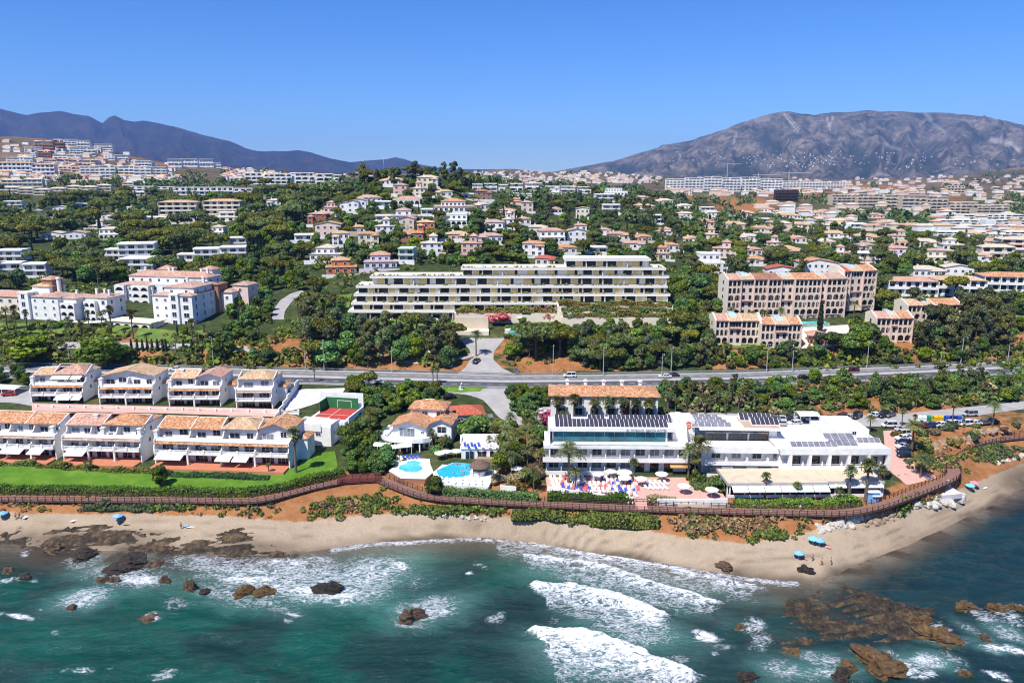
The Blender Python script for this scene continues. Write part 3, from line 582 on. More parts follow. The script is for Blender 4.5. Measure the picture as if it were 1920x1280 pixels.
def seg_dist(PX, PY, pts, close=False):
 """distance to a polyline, position along it (0..1) and the side"""
 best = np.full(PX.shape, 1e9); al = np.zeros(PX.shape); side = np.zeros(PX.shape); n = len(pts)
 for i in range(n if close else n - 1):
  x0, y0 = pts[i]; x1, y1 = pts[(i + 1) % n]; dx, dy = x1 - x0, y1 - y0
  t = np.clip(((PX - x0) * dx + (PY - y0) * dy) / (dx * dx + dy * dy + 1e-9), 0, 1)
  d = np.hypot(PX - x0 - t * dx, PY - y0 - t * dy); m = d < best
  best = np.where(m, d, best); al = np.where(m, (i + t) / max(n - 1, 1), al); side = np.where(m, dx * (PY - y0) - dy * (PX - x0), side)
 return best, al, side
def inside(PX, PY, poly):
 r = np.zeros(PX.shape, bool); n = len(poly)
 for i in range(n):
  x0, y0 = poly[i]; x1, y1 = poly[(i + 1) % n]
  c = ((y0 > PY) != (y1 > PY)) & (PX < (x1 - x0) * (PY - y0) / (y1 - y0 + 1e-12) + x0); r ^= c
 return r
def sea_material():
 m, n, l, p = nmat('sea_water', 0.12, 0.3)
 g = n.new('ShaderNodeNewGeometry'); pos = g.outputs['Position']
 a = n.new('ShaderNodeAttribute'); a.attribute_name = 'foam'; sep = n.new('ShaderNodeSeparateColor'); l.new(a.outputs['Color'], sep.inputs[0])
 tint = n.new('ShaderNodeAttribute'); tint.attribute_name = 'tint'
 mp = n.new('ShaderNodeMapping'); mp.inputs['Rotation'].default_value = (0, 0, -0.25); mp.inputs['Scale'].default_value = (0.75, 1.35, 1.0); l.new(pos, mp.inputs['Vector'])
 v = mp.outputs[0]
 def lace(sc, dist):
  t = noise(n, l, v, sc, 3, 0.55, dist)
  return math_n(n, l, 'SUBTRACT', 1.0, math_n(n, l, 'MULTIPLY', math_n(n, l, 'ABSOLUTE', math_n(n, l, 'SUBTRACT', t.outputs[0], 0.5)), 6.5), True)
 l1 = lace(0.55, 1.2); l2 = lace(1.6, 0.8); nn = noise(n, l, v, 0.30, 6, 0.68, 0.6)
 pat = math_n(n, l, 'ADD', math_n(n, l, 'ADD', math_n(n, l, 'MULTIPLY', l1, 0.58), math_n(n, l, 'MULTIPLY', l2, 0.40)), math_n(n, l, 'MULTIPLY', nn.outputs[0], 0.70))
 f = math_n(n, l, 'ADD', pat, math_n(n, l, 'MULTIPLY', math_n(n, l, 'SUBTRACT', sep.outputs[0], 0.5), 1.05))
 f = math_n(n, l, 'MULTIPLY', math_n(n, l, 'SUBTRACT', f, 0.85), 1.7, True)
 f = math_n(n, l, 'MULTIPLY', f, math_n(n, l, 'MULTIPLY', sep.outputs[0], 5.0, True), True)
 n5 = noise(n, l, v, 0.07, 5, 0.6); hv = n.new('ShaderNodeHueSaturation'); l.new(tint.outputs['Color'], hv.inputs['Color'])
 l.new(math_n(n, l, 'ADD', math_n(n, l, 'MULTIPLY', n5.outputs[0], 1.5), 0.25), hv.inputs['Value'])
 c = mixc(n, l, f, hv.outputs[0], (0.80, 0.83, 0.85)); l.new(c, p.inputs['Base Color'])
 l.new(math_n(n, l, 'ADD', math_n(n, l, 'MULTIPLY', f, 0.7), 0.13), p.inputs['Roughness'])
 b1 = noise(n, l, v, 0.9, 5, 0.65, 0.4); b2 = noise(n, l, v, 3.5, 3, 0.6)
 bp = n.new('ShaderNodeBump'); bp.inputs['Strength'].default_value = 0.9; bp.inputs['Distance'].default_value = 0.6
 l.new(math_n(n, l, 'ADD', math_n(n, l, 'ADD', b1.outputs[0], math_n(n, l, 'MULTIPLY', b2.outputs[0], 0.25)), math_n(n, l, 'MULTIPLY', f, 0.6)), bp.inputs['Height']); l.new(bp.outputs[0], p.inputs['Normal'])
 return m
def build_sea():
 xs = np.concatenate([-np.geomspace(3000, 165, 14)[:-1], np.arange(-165, 190, 0.42), np.geomspace(190, 3000, 14)])
 ys = np.concatenate([-np.geomspace(3000, 20, 12), np.linspace(0, 84, 14)[:-1], np.arange(84, 205, 0.42), np.geomspace(205, 420, 12)])
 X, Y = np.meshgrid(xs, ys)
 dens = (X > -170) & (X < 195) & (Y > 80) & (Y < 210)
 PX, PY, _ = proj(X, np.maximum(Y, 40), np.zeros_like(X))
 tz = zarr(X.ravel(), np.maximum(Y, 30).ravel())[0].reshape(X.shape)
 wy = fbm(X * 0.05, Y * 0.09, 3, 21) - 0.5
 jx = PX + (fbm(X * 0.35, Y * 0.35, 3, 31) - 0.5) * 26; jy = PY + (fbm(X * 0.35, Y * 0.35, 3, 41) - 0.5) * 14
 foam = np.zeros_like(X); air = np.zeros_like(X); Z = np.zeros_like(X)
 for cx, cyy, rx, ry, an, k in FOAM_BLOBS:
  t = math.radians(an); c, s = math.cos(t), math.sin(t)
  q = np.hypot(((jx - cx) * c + (jy - cyy) * s) / rx, (-(jx - cx) * s + (jy - cyy) * c) / ry)
  foam = np.maximum(foam, k * (1 - sstep(0.25, 1.35, q))); air = np.maximum(air, min(k, 0.8) * (1 - sstep(0.3, 1.9 if rx > 45 else 1.2, q)) * (1.0 if rx > 45 else 0.3))
 fw = np.zeros_like(X)
 for pts, trail, k0, k1, hgt in FOAM_WAVES:
  W = [onz(a, b, 0) for a, b in pts]; wp = [(v.x, v.y) for v in W]
  d, al, sd = seg_dist(X + (fbm(X * 0.5, Y * 0.5, 3, 61) - 0.5) * 1.6, Y + (fbm(X * 0.5, Y * 0.5, 3, 71) - 0.5) * 1.6, wp)
  behind = sd < 0                                  # seaward of the leading edge (the line runs left to right)
  taper = np.clip(al * 9, 0, 1) * np.clip((1 - al) * 7, 0, 1) + 0.0
  tr = trail * (0.45 + 0.9 * fbm(X * 0.12, Y * 0.12, 2, 81)) * np.clip(taper, 0.2, 1)
  q = np.where(behind, d / np.maximum(tr, 0.5), d / 0.5)
  val = np.where(behind, k0 + (k1 - k0) * np.clip(q * 2.6, 0, 1) ** 0.7, k0) * (1 - sstep(0.45, 1.3, q)) * np.clip(taper * 1.5, 0, 1)
  fw = np.maximum(fw, val)
  ridge = np.where(behind, np.exp(-(d / 2.4) ** 2), np.exp(-(d / 0.7) ** 2)); Z += hgt * ridge * np.clip(taper, 0, 1)
  air = np.maximum(air, 0.35 * (1 - sstep(0.5, 1.6, q)) * np.clip(taper, 0, 1))
 foam = np.maximum(foam, fw)
 # lace where the sea runs up the sand and washes over the reef edge
 edge = np.exp(-((tz + 0.10) / 0.14) ** 2) * (PX > 620) * (PX < 1500) * 0.75
 foam = np.maximum(foam, edge * dens)
 foam *= dens
 swell = (fbm(X * 0.045 + 3, Y * 0.11, 4, 51) - 0.5) * 1.1 + (fbm(X * 0.22, Y * 0.4, 3, 55) - 0.5) * 0.7 + (ridged(X * 0.10 + 5, Y * 0.28, 3, 58) - 0.55) * 0.45
 deep = np.clip(-tz / 1.6, 0, 1)
 Z = Z * np.clip(-tz / 0.5 + 0.2, 0, 1) + swell * deep * dens + (foam > 0.7) * (fbm(X * 1.2, Y * 1.2, 2, 91) - 0.5) * 0.35 * deep
 # body colour of the water: sand showing through at the edge, bottle green left, ink blue right, milky where aerated
 right = sstep(1150, 1700, PX + wy * 300)
 teal = np.array([0.002, 0.062, 0.042]); ink = np.array([0.007, 0.032, 0.032]); slate = np.array([0.013, 0.036, 0.036]); milk = np.array([0.12, 0.29, 0.25]); sandy = np.array([0.17, 0.135, 0.095]); weed = np.array([0.045, 0.032, 0.02])
 col = teal[None, None] * (1 - right[..., None]) + ink[None, None] * right[..., None]
 mid = sstep(0, 1, 1.4 - np.hypot((PX - 1200) / 380, (PY - 1180) / 160) + wy * 0.8)[..., None] * 0.75; col = col * (1 - mid) + slate * mid
 patch = (sstep(0.5, 0.62, fbm(X * 0.06, Y * 0.1, 4, 13)) * 0.55)[..., None]; col = col * (1 - patch) + slate * 0.6 * patch
 am = np.clip(air * 0.75, 0, 0.7)[..., None]; col = col * (1 - am) + milk * am
 sh = np.clip(1 + tz / 1.15, 0, 1)[..., None] ** 1.4; col = col * (1 - sh) + sandy * sh
 wd = (np.clip(1 + tz / 1.6, 0, 1) * ((PX < 560) | (PX > 1560)) * sstep(0.4, 0.6, fbm(X * 0.2, Y * 0.2, 4, 77)))[..., None]; col = col * (1 - wd) + weed * wd
 nr = sstep(0, 1, 1.3 - np.hypot((PX - 1560) / 260, (PY - 1165) / 75)) * sstep(0.42, 0.6, fbm(X * 0.25, Y * 0.4, 4, 97)); nr = nr[..., None] * 0.7; col = col * (1 - nr) + np.array([0.035, 0.03, 0.02]) * nr
 me = grid_mesh('sea', X, Y, Z, sea_material())
 F = np.zeros((X.size, 4), np.float32); F[:, 0] = foam.ravel(); set_col(me, 'foam', F)
 T = np.ones((X.size, 4), np.float32); T[:, :3] = col.reshape(-1, 3); set_col(me, 'tint', T)
 tag(link('sea', me), 'green-blue sea with breaking waves and white surf', kind='structure')
build_sea()
def rock_material(name, a, b, c, sc=1.3):
 m, n, l, p = nmat(name, 0.75, 0.35)
 g = n.new('ShaderNodeNewGeometry'); t = noise(n, l, g.outputs['Position'], sc, 8, 0.75); r = ramp(n, [(0.34, a), (0.5, b), (0.68, c)])
 l.new(t.outputs[0], r.inputs[0]); l.new(r.outputs[0], p.inputs['Base Color'])
 bp = n.new('ShaderNodeBump'); bp.inputs['Strength'].default_value = 1.0; bp.inputs['Distance'].default_value = 0.3
 t2 = noise(n, l, g.outputs['Position'], 3.0, 5, 0.7); l.new(t2.outputs[0], bp.inputs['Height']); l.new(bp.outputs[0], p.inputs['Normal'])
 return m
rock_material('rock_d', (0.010, 0.009, 0.008), (0.035, 0.027, 0.02), (0.085, 0.062, 0.042))
rock_material('rock_b', (0.03, 0.02, 0.013), (0.10, 0.062, 0.036), (0.21, 0.14, 0.085))
rock_material('rock_o', (0.03, 0.02, 0.01), (0.12, 0.068, 0.025), (0.24, 0.14, 0.05))
rock_material('rock_pale', (0.38, 0.34, 0.28), (0.56, 0.52, 0.45), (0.68, 0.65, 0.58))
rock_material('rock_tan', (0.22, 0.15, 0.09), (0.36, 0.26, 0.17), (0.50, 0.39, 0.28))
rock_material('reef_rock', (0.006, 0.005, 0.004), (0.050, 0.036, 0.020), (0.21, 0.13, 0.06), 0.45)
def rock_mesh(name, rx, ry, rz, seed, mat, n=40, rough=0.6):
 th = np.linspace(0, 2 * np.pi, n, endpoint=False); ph = np.linspace(0.0, np.pi * 0.62, n // 2)
 T, P = np.meshgrid(th, ph); x = np.sin(P) * np.cos(T); y = np.sin(P) * np.sin(T); z = np.cos(P)
 d = 1 + (ridged(x * 1.7 + z * 2.3 + seed * 7, y * 1.7 + z * 1.1 + seed, 5, seed % 50) - 0.6) * rough * 1.6 + (vnoise(x * 6 + seed, y * 6 + z * 7, 5) - 0.5) * rough * 0.35
 ang = 1 + 0.22 * np.sin(2 * T + seed) + 0.13 * np.sin(3 * T + seed * 1.7)
 V = np.stack([x * rx * d * ang, y * ry * d * ang, z * rz * d], -1).reshape(-1, 3)
 F = []; m = len(ph)
 for i in range(m - 1):
  for k in range(n): F.append((i * n + k, (i + 1) * n + k, (i + 1) * n + (k + 1) % n, i * n + (k + 1) % n))
 return mk_mesh(name, V, F, mat)
NAMED_ROCK = {0: 'brown rock breaking the surface nearest the left shore', 1: 'blackish rock beside the surf below the left beach', 2: 'long low dark rock awash in white surf', 7: 'upright brown rock in the middle of the left surf', 11: 'black pointed rock at the right end of the left surf', 16: 'lone tan boulder ringed by foam in open green water', 19: 'orange-brown rock just right of the brown reef', 20: 'large mossy orange rock in front of the brown reef', 25: 'dark rock at the tip of the sand spit'}
_ro = sorted(range(len(ROCKS)), key=lambda i: ROCKS[i][0])
for i, (px, py, hw, hg, k) in enumerate(ROCKS):
 c = onz(px, py, 0.0); s = 1.0 / (FPX / proj(c.x, c.y, 0)[2]); w = hw * s
 c = c + Vector((0, w * 0.5, 0)); c.z = max(-0.35, zat(c.x, c.y) - 0.1 if zat(c.x, c.y) > 0 else -0.35)
 o = link('sea_rock', rock_mesh('sea_rock', w * 0.88, w * RNG.uniform(0.65, 0.9), hg * 0.8 + 0.45, i + 3, 'rock_' + k), None, c)
 lb = NAMED_ROCK.get(i) or '%s rock washed by the sea, %s from the left among the sea rocks' % ({'d': 'dark', 'b': 'brown', 'o': 'orange-brown'}[k], ordinal(_ro.index(i)))
 tag(o, lb, 'rock', 'rocks in the surf')
def build_reef(REEF, label, seed, lift, r):
 W = [onz(a, b, 0) for a, b in REEF]; poly = [(v.x, v.y) for v in W]
 xs = np.arange(min(p[0] for p in poly) - 2, max(p[0] for p in poly) + 2, 0.32); ys = np.arange(min(p[1] for p in poly) - 2, max(p[1] for p in poly) + 2, 0.32)
 X, Y = np.meshgrid(xs, ys)
 d, _, _ = seg_dist(X + (fbm(X * 0.3, Y * 0.3, 3, seed) - 0.5) * 4, Y + (fbm(X * 0.3, Y * 0.3, 3, seed + 5) - 0.5) * 4, poly, True); d = np.where(inside(X, Y, poly), d, -d)
 sx = X * math.cos(r) + Y * math.sin(r); sy = -X * math.sin(r) + Y * math.cos(r)      # strata
 gz = np.maximum(zarr(X.ravel(), Y.ravel())[0].reshape(X.shape), -0.35)
 Z = gz + lift - 0.9 + np.clip((d + 1.5) / 3.5, 0, 1) * 0.85 + (ridged(sx * 0.13 + 0.4 * fbm(sx * 0.3, sy * 0.3, 2, seed), sy * 1.0, 6, seed) - 0.55) * 1.5 + (fbm(X * 0.13, Y * 0.13, 4, seed + 4) - 0.5) * 1.7 + (fbm(X * 1.3, Y * 1.3, 2, seed + 6) - 0.5) * 0.3
 Z = np.where(d < -1.6, -2.0, Z)
 tag(link('reef', grid_mesh('reef', X, Y, Z, MATS['reef_rock'], False)), label, 'reef')
build_reef(REEF, 'wide flat brown rock reef covered with weed off the sand spit', 15, 0.60, 0.35)
build_reef([(-40, 1000), (60, 1004), (150, 1012), (250, 1014), (330, 1022), (320, 1038), (220, 1036), (120, 1034), (40, 1028), (-40, 1024)], 'dark weedy rock shelf along the water at the left edge', 25, 0.10, 0.1)
build_reef([(340, 1024), (400, 1020), (450, 1012), (480, 1022), (545, 1036), (550, 1050), (480, 1048), (400, 1044), (345, 1040)], 'dark rock shelf at the water below the long townhouse', 35, 0.14, 0.1)
build_reef([(1600, 1080), (1660, 1050), (1720, 1020), (1790, 990), (1810, 1000), (1760, 1030), (1690, 1062), (1630, 1092)], 'thin line of weedy rock along the right-hand shore', 45, 0.05, 0.5)
# ------------------------------------------------------------------ roads, paths, lawns
def drape(name, left, right, mat, dz=0.12, na=24, nx=6, z=None, label=None, kind='structure', parent=None, cat=None, flat=False):
 """a sheet between two edges given as photo points, laid on the land (or level at height z)"""
 def samp(pts, n):
  P = [onz(a, b, z) if z is not None else ground(a, b) for a, b in pts]
  c = [0]
  for i in range(len(P) - 1): c.append(c[-1] + (P[i + 1] - P[i]).length)
  t = np.linspace(0, c[-1], n); return np.stack([np.interp(t, c, [p[k] for p in P]) for k in range(3)], -1)
 A = samp(left, na); B = samp(right, na); f = np.linspace(0, 1, nx)[:, None, None]
 G = A[None] * (1 - f) + B[None] * f
 X, Y = G[..., 0], G[..., 1]
 Z = (zarr(X.ravel(), Y.ravel())[0].reshape(X.shape) + dz) if z is None else np.full(X.shape, z + dz)
 me = grid_mesh(name, X, Y, Z, MATS[mat], False)
 o = link(name, me, parent)
 return tag(o, label, cat, None, kind)
def grass_mat(name, a, b, c):
 m, n, l, p = nmat(name, 0.9, 0.1); g = n.new('ShaderNodeNewGeometry')
 t = noise(n, l, g.outputs['Position'], 0.25, 6, 0.7); t2 = noise(n, l, g.outputs['Position'], 3.0, 3, 0.7)
 r = ramp(n, [(0.3, a), (0.5, b), (0.7, c)]); l.new(math_n(n, l, 'ADD', math_n(n, l, 'MULTIPLY', t.outputs[0], 0.65), math_n(n, l, 'MULTIPLY', t2.outputs[0], 0.35)), r.inputs[0])
 l.new(r.outputs[0], p.inputs['Base Color'])
 b = n.new('ShaderNodeBump'); b.inputs['Strength'].default_value = 0.5; b.inputs['Distance'].default_value = 0.1; l.new(t2.outputs[0], b.inputs['Height']); l.new(b.outputs[0], p.inputs['Normal'])
grass_mat('lawn_grass', (0.05, 0.12, 0.012), (0.095, 0.205, 0.018), (0.20, 0.26, 0.045)); grass_mat('garden_grass', (0.06, 0.11, 0.02), (0.12, 0.19, 0.035), (0.22, 0.26, 0.08))
def highway():
 c = [i for i in range(len(UG)) if -1.0 < UG[i] < 1.0]
 ny, fy = LY[I_HN][c], LY[I_HF][c]; u = UG[c]
 def strip(name, f0, f1, mat, dz, parent=None, dash=None, rise=0.0):
  mb = MB()
  y0 = ny + (fy - ny) * f0; y1 = ny + (fy - ny) * f1
  for i in range(len(c) - 1):
   if dash and (i // dash) % 2: continue
   q = [(u[i] * y0[i], y0[i]), (u[i + 1] * y0[i + 1], y0[i + 1]), (u[i + 1] * y1[i + 1], y1[i + 1]), (u[i] * y1[i], y1[i])]
   if rise: mb.prism(q, 14.0 + dz, 14.0 + dz + rise)
   else: mb.add([(*p, 14.0 + dz) for p in q], [(0, 1, 2, 3)])
  return mb.build(name, mat, parent)
 r = tag(strip('highway_road', 0.0, 1.0, 'asphalt_light', 0.05), 'two-way coastal highway crossing the picture', kind='structure')
 strip('lane', 0.07, 0.45, 'asphalt', 0.075, r); strip('lane', 0.55, 0.90, 'asphalt_pale', 0.075, r)
 for f in (0.075, 0.435, 0.56, 0.89): strip('edge_line', f, f + 0.012, 'road_paint', 0.095, r)
 for f in (0.255, 0.725): strip('lane_line', f, f + 0.010, 'road_paint', 0.095, r, dash=2)
 strip('median_kerb', 0.47, 0.53, 'kerb_stone', 0.06, r, rise=0.16)
 for nm, f, lb in (('guard_rail', 0.02, 'steel guard rail along the seaward edge of the highway'), ('guard_rail', 0.97, 'steel guard rail along the inland edge of the highway'), ('guard_rail', 0.50, 'steel guard rail on the median of the highway')):
  root = bpy.data.objects.new(nm, None); COL.objects.link(root); tag(root, lb, 'guard rail')
  y = ny + (fy - ny) * f; mb = MB(); zb = 14.05 if f != 0.5 else 14.2
  for i in range(len(c) - 1):
   a = Vector((u[i] * y[i], y[i], 0)); b = Vector((u[i + 1] * y[i + 1], y[i + 1], 0)); d = (b - a).normalized(); nn = Vector((-d.y, d.x, 0)) * 0.05
   q = [a - nn, b - nn, b + nn, a + nn]; mb.prism([(v.x, v.y) for v in q], zb + 0.45, zb + 0.80)
  mb.build('rail', 'steel', root)
  pm = MB().box(-0.06, 0.06, -0.06, 0.06, 0, 0.78).mesh('post', 'steel')
  for i in range(0, len(c) - 1, 4): link('post', pm, root, (u[i] * y[i], y[i], zb))
 return u, ny, fy
HU, HNY, HFY = highway()
def hw_point(px, f):                       # a point on the highway at that column, f across it
 u = us(px, 705)[0]; a = np.interp(u, HU, HNY); b = np.interp(u, HU, HFY); y = a + (b - a) * f
 return Vector((u * y, y, 14.07))
drape('junction_road', [(858, 700), (872, 690), (884, 672), (880, 655), (868, 642), (858, 634)], [(968, 703), (940, 690), (925, 674), (926, 660), (938, 645), (948, 634)], 'asphalt_light', 0.14, 24, 8, label='pale side road climbing from the highway junction')
drape('hill_road', [(510, 600), (512, 582), (526, 563), (545, 551), (566, 545)], [(532, 600), (534, 584), (546, 568), (558, 557), (572, 549)], 'asphalt_light', 0.2, 20, 4, label='curving side road left of the terraced block')
drape('access_road', [(840, 736), (880, 741), (906, 750), (920, 765), (940, 786), (985, 803)], [(840, 727), (892, 729), (960, 729), (958, 758), (972, 776), (1018, 790)], 'asphalt_light', 0.10, 24, 8, label='grey access road curving down behind the villa')
drape('garden_lawn', [(832, 735), (860, 736), (900, 734)], [(830, 724), (870, 726), (915, 725)], 'lawn_grass', 0.16, 10, 4, label='green verge triangle beside the highway')
drape('parking_road', [(1240, 792), (1400, 796), (1560, 800), (1700, 800), (1830, 780), (1960, 762)], [(1240, 772), (1400, 776), (1560, 782), (1700, 775), (1830, 762), (1960, 748)], 'asphalt_light', 0.12, 40, 8, label='asphalt car park behind the white hotel')
drape('parking_road', [(-60, 752), (30, 756), (62, 762)], [(-60, 722), (20, 726), (58, 730)], 'asphalt_light', 0.12, 12, 6, label='asphalt parking apron left of the townhouses')
drape('parking_road', [(940, 800), (1000, 796), (1050, 790)], [(960, 772), (1000, 765), (1050, 762)], 'asphalt_light', 0.2, 10, 4, label='small parking bay left of the orange-roofed block')
drape('paved_path', [(1656, 808), (1660, 850), (1668, 885), (1700, 910)], [(1690, 806), (1702, 850), (1722, 880), (1760, 896)], 'pink_paving', 0.12, 16, 5, label='pink paved ramp down the side of the hotel')
drape('lawn', [(-60, 872), (120, 873), (300, 882), (500, 887), (560, 874), (575, 852), (628, 846)], [(-60, 911), (150, 913), (300, 917), (440, 920), (520, 910), (600, 895), (634, 880)], 'lawn_grass', 0.12, 50, 10, label='bright green lawn in front of the seaside townhouses')
drape('paved_court', [(60, 772), (300, 776), (548, 784)], [(60, 757), (300, 763), (520, 768)], 'pink_paving', 0.3, 30, 5, label='pink paved lane in front of the back-row townhouses')
drape('paved_court', [(60, 800), (300, 802), (556, 806)], [(60, 784), (300, 788), (556, 792)], 'light_concrete', 0.2, 30, 5, label='pale service lane behind the front-row townhouses')
drape('paved_court', [(535, 772), (560, 768), (640, 740)], [(540, 738), (565, 730), (648, 728)], 'light_concrete', 0.2, 10, 6, label='pale yard between the fourth townhouse and the white court building')
drape('garden_lawn', [(0, 622), (130, 628), (240, 632)], [(0, 606), (130, 610), (250, 612)], 'garden_grass', 0.35, 16, 5, label='thin lawn below the left apartment block')
drape('garden_lawn', [(250, 640), (330, 645), (372, 636)], [(260, 614), (330, 622), (382, 620)], 'garden_grass', 0.35, 12, 5, label='lawn below the pool of the left apartments')
drape('garden_path', [(100, 655), (300, 655), (470, 662)], [(100, 642), (300, 644), (480, 652)], 'asphalt_light', 0.35, 20, 4, label='pale garden path behind the left highway bank')
drape('garden_lawn', [(1325, 652), (1400, 655), (1500, 655)], [(1325, 640), (1400, 645), (1500, 648)], 'garden_grass', 0.35, 12, 4, label='lawn in front of the arcaded apartments')
drape('paved_court', [(1500, 655), (1560, 652), (1600, 640)], [(1500, 615), (1560, 612), (1590, 610)], 'pale_pink', 0.3, 12, 6, label='paved forecourt between the arcaded apartment wings')
drape('garden_lawn', [(1880, 612), (1960, 612)], [(1880, 592), (1960, 590)], 'garden_grass', 0.35, 6, 4, label='lawn at the right edge beyond the dark trees')
drape('paved_court', [(740, 680), (800, 684), (850, 690)], [(750, 656), (800, 650), (850, 652)], 'pale_pink', 0.25, 10, 4, label='pale paved yard under the dark trees')
drape('garden_lawn', [(575, 602), (600, 606), (648, 608)], [(588, 560), (610, 556), (660, 552)], 'garden_grass', 0.3, 8, 6, label='garden slope at the left end of the terraced block')
drape('garden_bed', [(650, 616), (760, 618), (862, 620)], [(650, 600), (760, 600), (862, 600)], 'garden_grass', 0.3, 12, 5, label='planted garden in front of the terraced block')
drape('garden_bed', [(950, 600), (1060, 616), (1250, 600)], [(950, 585), (1060, 575), (1250, 566)], 'garden_grass', 0.3, 16, 6, label='planted garden below the right half of the terraced block')
# ------------------------------------------------------------------ boardwalk
def wood_mat():
 m, n, l, p = nmat('deck_wood', 0.8, 0.2); g = n.new('ShaderNodeNewGeometry'); tc = n.new('ShaderNodeUVMap')
 t = noise(n, l, g.outputs['Position'], 1.2, 5, 0.7); r = ramp(n, [(0.3, (0.17, 0.085, 0.065)), (0.7, (0.30, 0.175, 0.135))]); l.new(t.outputs[0], r.inputs[0]); l.new(r.outputs[0], p.inputs['Base Color'])
wood_mat()
def smooth_path(pts, step):
 P = [Vector(p) for p in pts]; out = []
 for i in range(len(P) - 1):
  p0, p1, p2, p3 = P[max(i - 1, 0)], P[i], P[i + 1], P[min(i + 2, len(P) - 1)]
  n = max(2, int((p2 - p1).length / step))
  for k in range(n):
   t = k / n; out.append(0.5 * ((2 * p1) + (-p0 + p2) * t + (2 * p0 - 5 * p1 + 4 * p2 - p3) * t * t + (-p0 + 3 * p1 - 3 * p2 + p3) * t ** 3))
 out.append(P[-1]); return out
def boardwalk(name, label, px, z, width, deckmat, railmat, solid=False):
 root = bpy.data.objects.new(name, None); COL.objects.link(root)
 zs = z if hasattr(z, '__len__') else [z] * len(px)
 C = smooth_path([onz(a, b, zz_) for (a, b), zz_ in zip(px, zs)], 0.8)
 root.location = (0, 0, 0); tag(root, label, 'boardwalk')
 N = []
 for i in range(len(C)):
  d = (C[min(i + 1, len(C) - 1)] - C[max(i - 1, 0)]); d.z = 0; d.normalize(); N.append(Vector((-d.y, d.x, 0)))
 mb = MB(); beam = MB(); h = width / 2
 for i in range(len(C) - 1):                          # planks laid across, one box of boards each step
  a, b = C[i], C[i] + (C[i + 1] - C[i]) * 0.93
  q = [a - N[i] * h, b - N[i + 1] * h, b + N[i + 1] * h, a + N[i] * h]
  zz0 = a.z + RNG.uniform(-0.012, 0.012); mb.prism([(v.x, v.y) for v in q], zz0 - 0.06, zz0)
  for s in (-1, 1):
   e0, e1 = C[i] + N[i] * (h - 0.12) * s, C[i + 1] + N[i + 1] * (h - 0.12) * s
   beam.tube([e0 + Vector((0, 0, -0.2)), e1 + Vector((0, 0, -0.2))], 0.13, 4, cap=False)
 tag(mb.build('deck_boards', deckmat, root), kind='stuff'); beam.build('deck_beam', 'wood_dark', root)
 for s in (-1, 1):
  rail = MB(); levels = (1.05, 0.62, 0.28) if not solid else (1.15, 0.95, 0.75, 0.55, 0.35, 0.15)
  E = [C[i] + N[i] * h * s for i in range(len(C))]
  for lv in levels: rail.tube([e + Vector((0, 0, lv)) for e in E], 0.055 if not solid else 0.08, 4)
  rail.build('hand_rail', railmat, root)
  pm = MB().box(-0.07, 0.07, -0.07, 0.07, -0.25, 1.18).mesh('post', railmat)
  pl = MB().box(-0.10, 0.10, -0.10, 0.10, -2.4, -0.1).mesh('pile', 'wood_dark')
  for i in range(0, len(E), 2):
   link('post', pm, root, E[i])
   if s == -1 and i % 6 == 0: link('pile', pl, root, E[i] + N[i] * 0.15 * -s)
 return root
boardwalk('boardwalk', 'brown wooden boardwalk below the lawn, left of the red footbridge', [(-80, 934), (0, 934), (120, 935), (240, 936), (360, 937), (440, 938), (490, 936), (540, 925), (590, 912), (638, 902)], 6.75, 3.0, 'deck_wood', 'wood_dark')
boardwalk('footbridge', 'short dark red footbridge between the lawn and the pool terrace', [(636, 902), (675, 900), (714, 898)], 6.75, 2.6, 'wood_red', 'wood_red', True)
boardwalk('boardwalk', 'long brown boardwalk running below the pools and the hotel', [(714, 898), (735, 907), (760, 917), (795, 928), (840, 934), (900, 938), (1000, 943), (1100, 948), (1200, 952), (1300, 955), (1400, 958), (1500, 960), (1560, 961), (1610, 957), (1660, 945), (1710, 927), (1750, 911), (1782, 896), (1788, 882), (1778, 862), (1790, 848), (1830, 831), (1880, 822), (1960, 814)], 6.75, 3.2, 'deck_wood', 'wood_dark')
# ------------------------------------------------------------------ building kit
def fit(pl, pr, z):
 a = onz(pl[0], pl[1], z); b = onz(pr[0], pr[1], z); d = b - a
 return a, math.atan2(d.y, d.x), d.length
def win_mesh(w, h, style):
 def make():
  m = MB(); t = 0.09
  g = {'dark': 'glass', 'teal': 'glass_teal', 'grey': 'glass_grey', 'deep': 'glass_dark'}[style.split('_')[0]]
  fr = 'dark_brown' if style.endswith('_b') else 'white_plastic'
  m.box(-w / 2, w / 2, -0.02, 0.02, 0, h, 0)
  m.box(-w / 2 - t, -w / 2, -0.07, 0.02, -t, h + t, 1); m.box(w / 2, w / 2 + t, -0.07, 0.02, -t, h + t, 1)
  m.box(-w / 2, w / 2, -0.07, 0.02, h, h + t, 1); m.box(-w / 2, w / 2, -0.10, 0.02, -t, 0, 1)
  for k in range(1, max(2, int(round(w / 1.1)))): x = -w / 2 + w * k / max(2, int(round(w / 1.1))); m.box(x - 0.03, x + 0.03, -0.05, 0.02, 0, h, 1)
  return m.mesh('window', [g, fr])
 return cached(('win', round(w, 2), round(h, 2), style), make)
